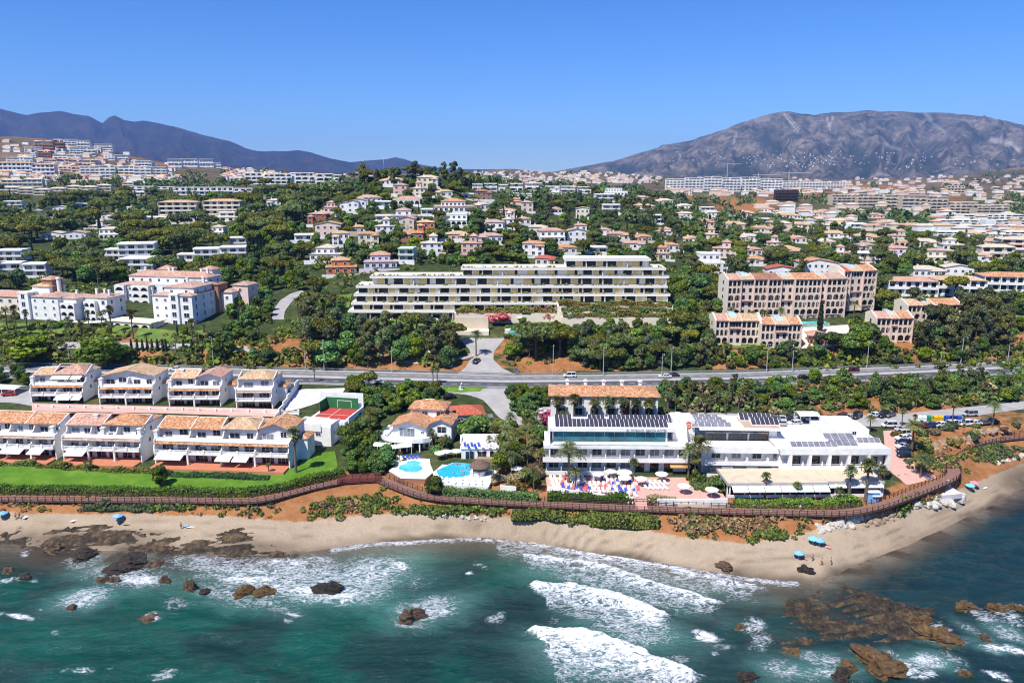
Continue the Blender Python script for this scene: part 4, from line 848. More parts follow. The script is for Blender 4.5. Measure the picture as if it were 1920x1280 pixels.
def arch_mesh(w, h, mat, thick=0.3, pier=0.35, sill=0.9):
 """a bay of an arcade: wall with a round-headed opening and a parapet"""
 def make():
  m = MB(); r = (w - 2 * pier) / 2; zs = h - 0.45 - r; n = 8
  m.box(0, pier, 0, thick, 0, h, j=False); m.box(w - pier, w, 0, thick, 0, h, j=False)
  if sill: m.box(pier, w - pier, 0.02, 0.14, 0, sill, j=False)
  for k in range(n):
   a0, a1 = math.pi * k / n, math.pi * (k + 1) / n
   p0 = (w / 2 - r * math.cos(a0), zs + r * math.sin(a0)); p1 = (w / 2 - r * math.cos(a1), zs + r * math.sin(a1))
   m.yprism([p0, p1, (p1[0], h), (p0[0], h)], 0, thick)
  return m.mesh('arch_bay', mat)
 return cached(('arch', round(w, 2), round(h, 2), mat, sill, pier), make)
class Bld:
 def __init__(s, name, label, loc, rz=0.0, cat='building', group=None):
  s.root = bpy.data.objects.new(name, None); COL.objects.link(s.root); s.root.location = loc; s.root.rotation_euler = (0, 0, rz)
  tag(s.root, label, cat, group); BUILT.append(s)
 def put(s, name, mb, mat, parent=None): return mb.build(name, mat, parent or s.root)
 def box(s, name, mat, *b, parent=None): return MB().box(*b).build(name, mat, parent or s.root)
 def win(s, x, y, z, w, h, face='f', style='dark', name='window', parent=None):
  rz = {'f': 0, 'r': math.pi / 2, 'l': -math.pi / 2, 'b': math.pi}[face]
  return link(name, win_mesh(w, h, style), parent or s.root, (x, y, z), rz)
 def arch(s, x, y, z, w, h, mat, **k): return link('arch_bay', arch_mesh(w, h, mat, **k), s.root, (x, y, z))
 def awning(s, x0, x1, y, z, out=1.8, drop=0.7, mat='awning'):
  return s.put('awning', MB().xprism([(y, z), (y - out, z - drop), (y - out, z - drop - 0.22), (y - out + 0.05, z - drop - 0.05), (y, z - 0.06)], x0, x1), mat)
 def chimney(s, x, y, z, h=1.3, w=0.7, parent=None, mat='white'):
  m = MB().box(x - w / 2, x + w / 2, y - w / 2, y + w / 2, z, z + h); m.box(x - w / 2 - 0.12, x + w / 2 + 0.12, y - w / 2 - 0.12, y + w / 2 + 0.12, z + h - 0.25, z + h - 0.1)
  return s.put('chimney', m, mat, parent)
 def rail(s, x0, x1, y, z, h=0.95, mat='white', step=0.34, pier=0):
  m = MB().box(x0, x1, y - 0.06, y + 0.06, z + h - 0.12, z + h); m.box(x0, x1, y - 0.07, y + 0.07, z, z + 0.14)
  x = x0
  while x < x1: m.box(x, x + 0.13, y - 0.05, y + 0.05, z + 0.14, z + h - 0.12); x += step
  return s.put('balustrade', m, mat)
BUILT = []
def townhouse(label, pl, pr, z, units, roofs, awn=(), depth=11.5, k=1.0, side=True, chim=(), twin=('white',)):
 loc, rz, W = fit(pl, pr, z); b = Bld('townhouse_block', label, loc, rz, 'townhouse'); U = W / units; h = 3.0 * k
 z1, z2, z3 = h, 2 * h, 3 * h - 0.1
 m = MB().box(0.15, W - 0.15, 2.4, depth, -1.0, z2 + 0.1); m.box(0.15, W - 0.15, 3.4, depth, z2 + 0.1, z3); b.put('wall', m, 'white')
 m = MB(); prof = [(0.0, -1.0), (depth + 0.1, -1.0), (depth + 0.1, z3), (3.0, z3 + 0.05), (2.4, z2 + 1.0), (0.2, z2 + 0.35), (0.2, z1 + 2.3), (-0.35, z1 + 0.9), (-0.35, z1 - 0.2), (0.0, z1 - 0.4)]
 b.put('end_wall', MB().xprism(prof, -0.12, 0.15), 'white'); b.put('end_wall', MB().xprism(prof, W - 0.15, W + 0.12), 'white')
 b.put('balcony_slab', MB().box(0.15, W - 0.15, -0.55, 2.4, z1 - 0.3, z1).box(0.15, W - 0.15, 0.5, 3.4, z2 - 0.15, z2 + 0.08), 'white')
 b.put('patio', MB().box(0.2, W - 0.2, -3.6, 2.3, -0.6, 0.06), 'terracotta_paving')
 b.rail(0.2, W - 0.2, -0.45, z1, 0.95)
 b.put('tile_strip', MB().xprism([(-0.1, z2 - 0.55), (2.4, z2 + 0.35), (2.4, z2 + 0.20), (-0.1, z2 - 0.70)], 0.0, W), 'tile_pink' if units % 2 else 'tile_orange')
 b.put('roof_parapet', MB().box(0.2, W - 0.2, 1.0, 1.15, z2 + 0.05, z2 + 0.75), 'white')
 m = MB()
 for i in range(units + 1):
  if 0 < i < units:
   x = i * U; m.xprism([(2.4, z1), (-0.45, z1), (-0.45, z1 + 0.95), (0.2, z1 + 1.05), (0.55, z1 + 1.9), (1.3, z1 + 2.6), (2.4, z1 + 2.7)], x - 0.14, x + 0.14)
   m.xprism([(3.4, z2), (1.0, z2), (1.0, z2 + 0.9), (1.6, z2 + 1.1), (2.2, z2 + 2.1), (3.4, z2 + 2.5)], x - 0.13, x + 0.13)
   m.box(x - 0.22, x + 0.22, -0.5, 0.0, -0.2, z1)
 m.box(0, 0.01, 0.1, 0.11, 0, 0.02)
 b.put('party_wall', m, 'white')
 pm = MB().box(-0.24, 0.24, -0.62, -0.28, 0, 1.08).mesh('balcony_pier', 'white')
 for i in range(units * 2 + 1): link('balcony_pier', pm, b.root, (min(max(i * U / 2, 0.3), W - 0.3), 0, z1))
 for i in range(units):
  x = i * U
  for f, ww in ((0.27, 0.36), (0.73, 0.34)):
   b.win(x + U * f, 2.37, 0.05, U * ww, 2.2, style='deep', name='patio_door'); b.win(x + U * f, 2.37, z1 + 0.05, U * ww * RNG.uniform(0.75, 1), 2.1, style=RNG.choice(['dark', 'grey', 'dark']), name='patio_door')
   b.win(x + U * f, 3.37, z2 + 0.6 * RNG.randint(0, 1) + 0.15, U * ww * RNG.uniform(0.5, 0.9), 1.45, style=RNG.choice(['dark', 'grey', 'dark']))
 if side:
  for y, zz0 in ((4.5, z1 + 1.0), (7.5, z1 + 1.0), (7.5, 0.9), (5.5, z2 + 0.9)): b.win(W + 0.14, y, zz0, 0.9, 1.1, 'r')
  b.put('rear_wing', MB().box(W + 0.1, W + 2.6, 6.5, depth + 0.4, -1.0, z2 - 0.6), 'white'); b.put('wing_roof', MB().hip(W + 0.1, W + 2.6, 6.5, depth + 0.4, z2 - 0.6, 0.8, 0.3), 'tile_orange')
  b.win(W + 2.63, 8.2, z1 + 0.3, 1.0, 1.9, 'r')
 for (u0, u1, kind, mat, hh) in roofs:
  x0, x1 = u0 * U, u1 * U; m = MB()
  if kind == 'gf': m.gable_front(x0 + 0.2, x1 - 0.2, 2.6, depth, z3, hh, 0.35)
  elif kind == 'gs': m.xprism([(2.3, z3 - 0.1), (depth * 0.62, z3 + hh), (depth + 0.3, z3 + 0.2), (depth + 0.3, z3 + 0.0), (depth * 0.62, z3 + hh - 0.2), (2.3, z3 - 0.3)], x0 + 0.02, x1 - 0.02)
  else: m.hip(x0 + 0.1, x1 - 0.1, 2.6, depth, z3, hh, 0.3)
  rf = b.put('roof', m, mat)
  if kind == 'gf':
   g = MB().yprism([(x0 + 0.25, z3), (x1 - 0.25, z3), ((x0 + x1) / 2, z3 + hh - 0.02)], 3.42, 3.75); b.put('gable_wall', g, 'white', rf)
  cap = MB().tube([((x0 + x1) / 2, 3.0, z3 + hh + 0.2), ((x0 + x1) / 2, depth, z3 + hh + 0.2)], 0.12, 5) if kind == 'gf' else MB().tube([(x0 + 0.3, depth * 0.62, z3 + hh + 0.02), (x1 - 0.3, depth * 0.62, z3 + hh + 0.02)], 0.12, 5)
  b.put('ridge_cap', cap, 'cream', rf)
  for e in (x0, x1): b.put('verge', MB().xprism([(2.2, z3 - 0.12), (depth * 0.62, z3 + hh * (0.1 if kind == 'gf' else 0.95) + 0.1), (depth * 0.62, z3 - 0.1), (2.2, z3 - 0.32)], e - 0.1, e + 0.1), 'white', rf)
 for cx, cyy in chim: b.chimney(cx * U, cyy, z2 if cyy < 3 else z3, 2.6 if cyy < 3 else 1.8, 1.0)
 for (u0, u1, lv) in awn: b.awning(u0 * U, u1 * U, -0.1 if lv == 0 else 2.3, (z1 - 0.25) if lv == 0 else (lv * h + 2.6), 2.2 if lv == 0 else 1.7)
 return b, W
townhouse('leftmost back-row townhouse with flat salmon tile roof above white awnings', (60, 757), (158, 757), 11.2, 2, [(0, 0.75, 'gs', 'tile_tan', 1.2), (0.75, 2, 'hip', 'tile_salmon', 2.3)], [(0.75, 1.45, 2), (1.5, 1.9, 2), (0.6, 1.05, 1), (1.0, 1.6, 0), (1.65, 2, 0)], chim=[(0.05, 1.2)])
townhouse('second back-row townhouse with wide low front gable', (188, 761), (288, 761), 11.2, 2, [(0, 2, 'gf', 'tile_tan', 1.9)], [], chim=[(0.05, 1.2)])
townhouse('third back-row townhouse with brick-red dormer panel', (318, 764), (414, 764), 11.2, 2, [(0, 1, 'gs', 'tile_tan', 1.5), (1, 2, 'gf', 'tile_salmon', 1.3)], [], chim=[(0.3, 6.0), (0.05, 1.2)])
townhouse('narrow fourth back-row townhouse beside the stepped white wall', (444, 768), (511, 768), 11.2, 1, [(0, 1, 'hip', 'tile_tan', 1.8)], [], chim=[])
townhouse('front-row townhouse block at the left edge with long white awnings', (-28, 856), (106, 860), 8.2, 3, [(0, 1.6, 'gs', 'tile_orange', 1.7), (1.6, 3, 'gs', 'tile_orange', 1.4)], [(0, 0.75, 0), (0.85, 1.75, 0), (2.0, 2.6, 0)], chim=[(2.85, 1.4)])
townhouse('middle front-row townhouse block with paired awnings under its balcony', (120, 861), (266, 865), 8.2, 3, [(0, 1.4, 'gs', 'tile_salmon', 1.5), (1.4, 3, 'hip', 'tile_orange', 1.7)], [(0.05, 0.55, 1), (0.6, 1.15, 1), (0.2, 0.95, 0)], chim=[(1.5, 1.6), (2.9, 1.6), (0.9, 6)])
townhouse('long front-row townhouse block of four units beside the lawn palm', (292, 868), (543, 876), 8.2, 4, [(0, 1, 'gs', 'tile_orange', 1.7), (1, 1.9, 'gs', 'tile_orange', 1.5), (1.9, 3, 'hip', 'tile_tan', 1.9), (3, 4, 'gf', 'tile_orange', 1.7)], [(0.1, 0.9, 0), (1.35, 1.85, 1), (1.9, 2.35, 0), (2.4, 2.85, 0)], chim=[(0.02, 1.4)])
def retaining_wall():
 loc, rz, W = fit((70, 776), (560, 786), 9.4); b = Bld('retaining_wall', 'long white terraced retaining wall between the two rows of townhouses', loc, rz, 'wall')
 b.put('wall', MB().box(0, W, 0, 0.4, -1, 1.9), 'white'); b.put('terrace', MB().box(-1, W, 0.4, 7.5, 0.9, 1.75), 'pink_paving')
 b.rail(0, W, 0.2, 1.9, 0.8); b.put('lower_wall', MB().box(0, W, -2.4, -2.1, -1.2, 0.9), 'white_cool')
 pm = MB().box(-0.3, 0.3, -0.15, 0.5, -0.5, 2.9).mesh('wall_pier', 'white')
 for k in range(17): link('wall_pier', pm, b.root, (W * k / 16, 0, 0))
 loc, rz, W = fit((516, 790), (562, 742), 10.4); b = Bld('stepped_wall', 'white stepped garden wall climbing beside the fourth townhouse', loc, rz, 'wall')
 m = MB()
 for k in range(6): m.box(W * k / 6, W * (k + 1) / 6, 0, 0.35, -1, 1.8 + k * 0.75)
 b.put('wall', m, 'white')
retaining_wall()
def sports():
 loc, rz, W = fit((560, 828), (621, 832), 9.0); b = Bld('sports_building', 'white flat-roofed building with a green-walled red court on top', loc, rz)
 h = 4.6; D = 20.0
 b.put('wall', MB().box(0, W, 0, D, -1, h), 'white')
 b.put('parapet', MB().box(-0.5, W * 0.72, -0.3, 0.0, h - 1.2, h + 0.9).box(-0.5, -0.2, 0, 6, h - 1, h + 0.9).box(W - 0.2, W, 0.3, 6.5, h, h + 0.7).box(-0.5, W * 0.72, 5.6, 5.9, h, h + 0.9), 'white')
 b.put('court_floor', MB().box(1.0, W + 1.0, 7.5, 17.2, h - 0.5, h + 0.12), 'court_red')
 b.put('court_wall', MB().box(0.8, W + 1.2, 17.2, 17.4, h, h + 3.4).box(0.8, 1.0, 12.5, 17.2, h, h + 3.2), 'court_green')
 b.put('court_line', MB().box(W * 0.55, W * 0.55 + 0.12, 7.6, 17.1, h + 0.12, h + 0.128).box(1.1, W + 0.9, 11.0, 11.12, h + 0.12, h + 0.128).box(W * 0.45, W * 0.45 + 0.14, 17.12, 17.2, h + 0.5, h + 2.6).box(W * 0.9, W * 0.9 + 0.14, 17.12, 17.2, h + 0.5, h + 2.6).box(W * 0.45, W * 0.9 + 0.14, 17.12, 17.2, h + 2.5, h + 2.64), 'white')
 b.put('back_wall', MB().box(-1.5, W + 2.4, 18.4, 18.8, h - 4, h + 4.6).box(W + 2.0, W + 2.4, 7, 18.4, h - 4, h + 0.7), 'white')
 b.put('side_wall', MB().box(W, W + 2.0, 5, 18, -1, h - 0.02), 'white_cool')
 b.win(W * 0.62, -0.03, 2.2, 1.4, 0.8); b.win(W + 0.03, 2.5, 2.0, 0.9, 1.0, 'r'); b.win(W + 2.03, 9, 1.6, 1.6, 1.2, 'r')
 b.put('annex', MB().box(W + 2.0, W + 4.6, 4.0, 10, -1, 2.6), 'white')
sports()
# ------------------------------------------------------------------ hotel
def letters(text, parent, loc, size, mat, rz=0.0, name='lettering', sx=1.0):
 c = bpy.data.curves.new(name, 'FONT'); c.body = text; c.size = size; c.extrude = 0.04; c.materials.append(MATS[mat]); c.resolution_u = 2
 t = bpy.data.objects.new(name, c); COL.objects.link(t); bpy.context.view_layer.update()
 me = bpy.data.meshes.new_from_object(t.evaluated_get(bpy.context.evaluated_depsgraph_get())); bpy.data.objects.remove(t)
 o = link(name, me, parent, loc); o.rotation_euler = (math.pi / 2, 0, rz); o.scale = (sx, 1, 1); return o
def solar_row(label, root_loc, rz, n, w, l, tilt, mat, rows=1, gap=0.12, name='solar_panel_row', frame='steel'):
 b = Bld(name, label, root_loc, rz, 'solar panels'); m = cached(('sol', w, l, tilt, mat), lambda: MB().xprism([(0, 0.2), (l * math.cos(tilt), 0.2 + l * math.sin(tilt)), (l * math.cos(tilt), 0.27 + l * math.sin(tilt)), (0, 0.27)], 0, w).mesh('panel', mat))
 fr = MB()
 for r in range(rows):
  y = r * (l * math.cos(tilt) + 0.25); zr = r * (l * math.sin(tilt) if rows > 1 else 0)
  for k in range(n): link('panel', m, b.root, (k * (w + gap), y, zr))
  fr.box(-0.1, n * (w + gap), y - 0.05, y + 0.05, -0.05, 0.2 + zr); fr.box(-0.1, n * (w + gap), y + l * math.cos(tilt) - 0.05, y + l * math.cos(tilt) + 0.05, -0.05, 0.16 + l * math.sin(tilt) + zr)
  fr.xprism([(y - 0.02, 0.17 + zr), (y + l * math.cos(tilt) + 0.02, 0.17 + l * math.sin(tilt) + zr), (y + l * math.cos(tilt) + 0.02, 0.20 + l * math.sin(tilt) + zr), (y - 0.02, 0.20 + zr)], -0.12, n * (w + gap))
 b.put('frame', fr, 'white_plastic'); return b
def hotel():
 loc, rz, W = fit((1022, 888), (1289, 890), 8.0); b = Bld('hotel', 'white beach hotel with teal glass top floor and solar panels on its roof', loc, rz)
 D = 12.6; h1, h2, h3 = 3.5, 6.9, 9.9
 b.put('wall', MB().box(0.3, W, 2.0, D, -1.5, h1).box(0, W + 2.4, 2.2, D, h1, h2).box(1.8, W - 4.5, 4.6, D, h2, h3), 'white')
 b.put('balcony_slab', MB().box(-0.6, W + 2.6, -0.1, 2.3, h1 - 0.25, h1).box(-0.4, W + 2.6, 0.0, 4.7, h2 - 0.25, h2 + 0.05), 'white')
 b.put('balcony_parapet', MB().box(-0.6, W + 2.6, -0.25, -0.05, h1 - 0.3, h1 + 0.75), 'white')
 b.put('roof_parapet', MB().box(-0.4, W + 2.6, -0.12, 0.08, h2 - 0.2, h2 + 0.55), 'white')
 b.put('balcony_rail', MB().box(-0.6, W + 2.6, -0.2, -0.1, h1 + 0.95, h1 + 1.05).box(-0.4, W + 2.6, -0.06, 0.0, h2 + 0.85, h2 + 0.92), 'white_plastic')
 b.put('glass_screen', MB().box(2, W - 5, 0.2, 0.24, h2 + 0.1, h2 + 0.85), 'glass_green')
 b.put('roof', MB().box(1.2, W - 3.0, 3.6, D + 0.3, h3, h3 + 0.95), 'white')
 b.put('end_screen', MB().xprism([(0.0, h1), (D, h1), (D, h3 + 1.1), (3.7, h3 + 1.0), (2.2, h2 + 0.7), (0.0, h2 + 0.5)], 0.9, 1.25), 'white'); b.put('end_screen', MB().xprism([(0.0, h1), (D, h1), (D, h3 + 1.6), (4.2, h3 + 1.6), (2.8, h2 + 1.5), (0.0, h2 + 0.6)], W - 0.2, W + 0.15), 'white')
 n = 11; g0, g1 = 2.2, W - 4.9
 for k in range(n):
  x0 = g0 + (g1 - g0) * k / n; x1 = g0 + (g1 - g0) * (k + 1) / n - 0.10
  b.box('glass_panel', 'glass_teal', x0, x1, 4.44, 4.54, h2 + 0.1, h3 - 0.02)
 for k in range(10):
  x = 2.2 + (W - 3.0) * k / 9
  b.win(x, 2.16, h1 + 0.75, 2.3, 1.55, style='grey' if k % 3 else 'dark')
  if k < 9: b.put('balcony_divider', MB().box(x + 1.9, x + 2.05, -0.05, 2.2, h1, h1 + 1.5), 'white')
  if k < 6: b.win(x, 1.96, 1.0, 2.4, 1.5, style='grey' if k % 2 else 'dark')
  elif k in (6, 7, 8): b.win(x, 1.96, 0.1, 2.0, 2.4, style='deep_b', name='terrace_door')
 b.put('low_wall', MB().box(0, W * 0.5, -0.6, -0.45, -0.5, 1.0), 'white')
 for k in range(5): b.put('terrace_divider', MB().box(2.2 + (W - 3) * (k + 0.5) / 9 - 0.06, 2.2 + (W - 3) * (k + 0.5) / 9 + 0.06, -0.5, 2.0, -0.3, 1.8), 'white')
 b.awning(W - 4.4, W + 0.6, 1.9, 3.0, 2.6, 0.7, 'awning_amber')
 # lettering on the fascia and the emblem on the tower
 letters('EL OCEANO  BEACH HOTEL', b.root, (W * 0.575, 3.53, h3 + 0.12), 0.86, 'sign_grey', sx=0.93)
 t = b.put('tower', MB().box(W - 2.9, W + 2.6, 6.0, D, h2, h3 + 2.3), 'white')
 m = MB().cone((W + 0.6, 0), 0.001, 0.001, 0, 0.01)
 disc = MB(); seg = 20
 disc.add([(W + 1.0 + 0.8 * math.cos(2 * math.pi * k / seg), 5.95, h3 + 1.0 + 1.0 * math.sin(2 * math.pi * k / seg)) for k in range(seg)] + [(W + 1.0 + 0.8 * math.cos(2 * math.pi * k / seg), 5.999, h3 + 1.0 + 1.0 * math.sin(2 * math.pi * k / seg)) for k in range(seg)], [tuple(range(seg))] + [(k, k + seg, (k + 1) % seg + seg, (k + 1) % seg) for k in range(seg)])
 b.put('emblem', disc, 'logo_red', t)
 bars = MB()
 for k in range(3): bars.box(W + 0.55, W + 1.45, 5.93, 5.949, h3 + 0.55 + 0.4 * k, h3 + 0.67 + 0.4 * k)
 b.put('emblem_bar', bars, 'white', t)
 R = Matrix.Translation(loc) @ Matrix.Rotation(rz, 4, 'Z'); S = lambda x, y, z: R @ Vector((x, y, z))
 pw = (W - 7.5) / 26 - 0.1
 solar_row('front row of dark solar panels on the main hotel roof', S(2.6, 4.0, h3 + 0.93), rz, 26, pw, 3.3, 0.32, 'solar')
 solar_row('long rear row of solar panels on the right of the main hotel roof', S(2.6 + 13 * (pw + .1), 7.8, h3 + 0.93), rz, 16, pw, 3.3, 0.32, 'solar')
 solar_row('short rear row of solar panels at the left end of the main hotel roof', S(2.6, 7.8, h3 + 0.93), rz, 4, pw, 3.3, 0.32, 'solar')
 solar_row('short middle row of solar panels on the main hotel roof', S(2.6 + 8 * (pw + .1), 7.8, h3 + 0.93), rz, 4, pw, 3.3, 0.32, 'solar')
 # ---- the middle wing with covered roof terrace
 loc2, rz2, W2 = fit((1318, 893), (1480, 895), 8.0); c = Bld('hotel_wing', 'white hotel wing with covered roof terrace and skylights in front', loc2, rz2)
 c.put('wall', MB().box(0, W2, 2.2, 16, -1.5, 7.0).box(2.4, W2 - 1.5, 7.2, 16, 7.0, 10.4), 'white')
 c.put('upper_slab', MB().box(-0.4, W2, 0.4, 7.4, 6.75, 7.05), 'white'); c.put('roof_parapet', MB().box(-0.6, W2 - 0.3, 0.2, 0.55, 6.1, 7.75), 'white')
 c.put('side_screen', MB().xprism([(-0.9, 3.2), (5, 3.2), (5, 7.8), (0.5, 7.6)], -0.6, -0.25), 'white')
 c.put('roof', MB().box(-0.2, W2 - 0.6, 5.2, 16.4, 10.2, 10.7), 'white'); c.put('lower_roof', MB().box(0, W2, -0.6, 2.3, 3.15, 3.45), 'white')
 c.put('balcony_parapet', MB().box(0.2, W2, -0.6, -0.4, 3.3, 4.15), 'white'); c.put('balcony_rail', MB().box(0.2, W2, -0.55, -0.47, 4.4, 4.5), 'white_plastic')
 for k in range(4): c.win(3.4 + (W2 - 6.0) * k / 3, 2.16, 4.1, 2.2, 1.3, style='grey' if k % 2 else 'dark'); c.put('balcony_divider', MB().box(5.6 + (W2 - 6) * k / 3 - 0.1, 5.6 + (W2 - 6) * k / 3 + 0.1, -0.3, 2.2, 3.4, 4.9), 'white')
 for k in range(3): c.win(4.6 + k * 5.3, 7.16, 7.15, 4.6, 2.4, style='deep_b', name='terrace_door')
 c.awning(1.5, W2 - 4, 7.1, 10.1, 1.7, 0.4, 'glass_grey')
 for k in range(6):
  x = 1.2 + k * (W2 - 3) / 6
  c.put('skylight' if k % 2 else 'clerestory', MB().xprism([(-0.7, 2.9), (-3.0, 2.2), (-3.0, 2.05), (-0.7, 2.75)], x, x + (W2 - 3) / 6 - 0.25), 'glass_grey' if k % 2 else 'glass_dark')
 c.put('lower_wall', MB().box(0.2, W2, -3.1, -2.9, -1, 2.0), 'white')
 R2 = Matrix.Translation(loc2) @ Matrix.Rotation(rz2, 4, 'Z')
 for k in range(4): solar_row('%s row from the front of grey solar collectors on the middle wing roof' % ordinal(k), R2 @ Vector((-2.0 - k * 0.6, 6.2 + k * 2.2, 10.7)), rz2, 6, 1.55, 1.6, 0.45, 'collector')
 solar_row('front tilted row of solar panels at the right of the middle wing roof', R2 @ Vector((W2 - 7.6, 8.2, 10.7)), rz2, 6, 1.05, 2.6, 0.5, 'solar')
 solar_row('rear tilted row of solar panels at the right of the middle wing roof', R2 @ Vector((W2 - 9.6, 11.8, 10.7)), rz2, 7, 1.05, 2.6, 0.5, 'solar')
 c.put('gravel_roof', MB().box(W2 - 10, W2 - 1, 6.0, 15, 10.68, 10.74), 'roof_gravel')
 # ---- the right wing with framed balconies
 loc3, rz3, W3 = fit((1478, 899), (1660, 899), 8.0); d = Bld('hotel_wing', 'white hotel wing with five framed balcony bays and wide flat roof', loc3, rz3)
 hh = 7.9
 d.put('wall', MB().box(-2, W3, 2.0, 17, -1.5, hh - 0.2), 'white'); d.put('roof', MB().box(-2.6, W3 + 0.3, -0.4, 17.3, hh - 0.45, hh), 'white')
 d.put('roof_fascia', MB().box(-2.6, W3 + 0.3, -0.65, -0.38, hh - 1.25, hh + 0.35), 'white'); d.put('lower_slab', MB().box(-2.4, W3, -0.6, 2.1, 2.95, 3.25), 'white')
 d.put('balcony_parapet', MB().box(-2.4, W3, -0.55, -0.4, 3.2, 3.75), 'white'); d.put('balcony_rail', MB().box(-2.4, W3, -0.5, -0.43, 4.1, 4.2), 'white_plastic')
 for k in range(6): d.put('pier', MB().box(W3 * k / 5 - 0.35, W3 * k / 5 + 0.35, -0.62, 0.6, 2.6, hh - 0.9), 'white')
 for k in range(5): d.win(W3 * (k + 0.42) / 5, 1.96, 3.3, 2.6, 2.0, style='deep_b' if k < 4 else 'dark', name='terrace_door'); d.put('balcony_divider', MB().xprism([(1.9, 3.3), (0.1, 3.3), (0.5, 4.6), (1.9, 5.0)], W3 * (k + 0.7) / 5, W3 * (k + 0.7) / 5 + 0.2), 'white')
 d.put('side_brick', MB().box(W3 + 0.02, W3 + 0.12, 0.5, 3.0, 0, hh - 1.4), 'brick_red_panel')
 d.put('roof_house', MB().box(W3 * 0.45, W3 - 1, 8.5, 16, hh, hh + 2.1).box(W3 * 0.55, W3 - 3.5, 10, 16, hh + 2, hh + 3.4).box(W3 * 0.2, W3 * 0.46, 10.5, 16, hh, hh + 1.0), 'white')
 d.put('roof_dome', MB().tube([(W3 * 0.35, 6, hh), (W3 * 0.35, 6, hh + 1.0), (W3 * 0.35, 6, hh + 1.8)], [3.8, 3.4, 0.2], 16), 'white_cool')
 d.win(W3 * 0.8, 8.46, hh + 0.7, 1.0, 0.9, style='dark')
 R3 = Matrix.Translation(loc3) @ Matrix.Rotation(rz3, 4, 'Z')
 solar_row('low row of pale collectors at the front left of the right wing roof', R3 @ Vector((0.6, 1.0, hh)), rz3, 8, 1.3, 1.7, 0.5, 'collector')
 solar_row('double row of grey collectors in the middle of the right wing roof', R3 @ Vector((10.0, 1.8, hh)), rz3, 4, 1.7, 2.2, 0.4, 'collector', rows=2)
 solar_row('short row of collectors at the right end of the wing roof', R3 @ Vector((18.2, 4.0, hh)), rz3, 4, 1.3, 1.7, 0.5, 'collector')
 # roof terrace between, with the second emblem
 t = d.put('terrace_wall', MB().box(-7.5, -2.2, 9, 9.4, hh - 1.5, hh + 1.2), 'white')
 d.put('terrace_emblem', MB().cone((-3.6, 8.7), 0.8, 0.8, hh + 0.9, hh + 1.1, 12), 'logo_red')
 # ---- restaurant
 a = onz(1367, 932, 7.2); a2 = onz(1654, 930, 7.2); dv = a2 - a; rz4 = math.atan2(dv.y, dv.x); W4 = dv.length
 e = Bld('restaurant', 'long low beachfront restaurant with flat tan roof and white awnings', a, rz4)
 e.put('roof', MB().box(-0.6, W4 * 0.63, -0.5, 8.6, 3.45, 3.75).box(W4 * 0.63, W4 + 0.2, -0.1, 9.4, 3.55, 3.85), 'roof_felt')
 e.put('roof_fascia', MB().box(-0.75, W4 * 0.63, -0.68, -0.48, 3.1, 3.8).box(-0.78, -0.58, -0.6, 8.6, 3.1, 3.85).box(W4 * 0.63, W4 + 0.2, -0.3, -0.1, 3.3, 3.9), 'grey_concrete')
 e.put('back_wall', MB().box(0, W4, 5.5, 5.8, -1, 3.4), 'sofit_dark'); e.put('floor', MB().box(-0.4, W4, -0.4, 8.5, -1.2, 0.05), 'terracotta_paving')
 e.put('low_wall', MB().box(-0.5, W4, -0.4, -0.2, -1.2, 0.7), 'white'); e.put('end_wall', MB().box(W4 - 0.2, W4 + 0.1, -0.2, 9, -1.2, 3.5), 'white'); e.put('glazing', MB().box(W4 * 0.63, W4 - 0.3, 0.0, 0.08, 0.7, 3.2), 'glass_dark')
 pm = MB().box(-0.14, 0.14, -0.14, 0.14, -0.5, 3.45).mesh('post', 'white_plastic')
 for k in range(11): link('post', pm, e.root, (k * W4 / 10 * 0.98, -0.25, 0))
 for k in range(4): link('post', pm, e.root, (-0.4, 0.4 + k * 2.6, 0))
 for k in range(6):
  x = 0.2 + k * W4 * 0.63 / 6; e.awning(x, x + W4 * 0.63 / 6 - 0.15, -0.7, 3.15, 1.5, 0.85)
 for k in range(3): e.awning(W4 * (0.64 + 0.12 * k), W4 * (0.64 + 0.12 * k) + W4 * 0.11, -0.2, 3.2, 0.9, 0.4)
 # ---- rear block
 loc5, rz5, W5 = fit((1032, 800), (1232, 803), 9.2); f = Bld('hotel_annex', 'white three-storey rear block with long orange tiled roof and five white chimneys', loc5, rz5)
 HH = 9.4; f.put('wall', MB().box(0.2, W5 - 0.2, 1.6, 11, -1, HH), 'white'); f.put('pier_wall', MB().box(0, 1.6, 0.3, 1.7, -1, HH - 0.6), 'white')
 cols = [0.10, 0.265, 0.42, 0.57, 0.80, 0.93]
 m = MB(); prev = 0.0
 for c0 in cols: m.box(W5 * prev, W5 * c0 - 1.5, 0.1, 1.7, -1, HH - 0.3) if W5 * c0 - 1.5 > W5 * prev + 0.1 else None; prev = c0 + 1.5 / W5
 m.box(W5 * prev, W5, 0.1, 1.7, -1, HH - 0.3); f.put('facade_pier', m, 'white')
 for c0 in cols:
  for r in range(3):
   f.win(W5 * c0, 1.56, 0.2 + r * 3.05, 2.0, 2.2, style='dark', name='balcony_door')
   f.put('balcony', MB().box(W5 * c0 - 1.6, W5 * c0 + 1.6, -0.5, 1.6, r * 3.05 - 0.12, r * 3.05 + 0.06).box(W5 * c0 - 1.6, W5 * c0 + 1.6, -0.5, -0.35, r * 3.05, r * 3.05 + 0.85), 'white')
 f.put('brick_panel', MB().box(W5 * 0.675, W5 * 0.735, -0.1, 0.12, -0.5, HH - 0.1), 'brick_red_panel')
 seg = 14; ring = MB(); ring.tube([(W5 * 0.705 + 0.5 * math.cos(2 * math.pi * k / seg), -0.16, 3.4 + 0.6 * math.sin(2 * math.pi * k / seg)) for k in range(seg + 1)], 0.07, 4); f.put('emblem', ring, 'white')
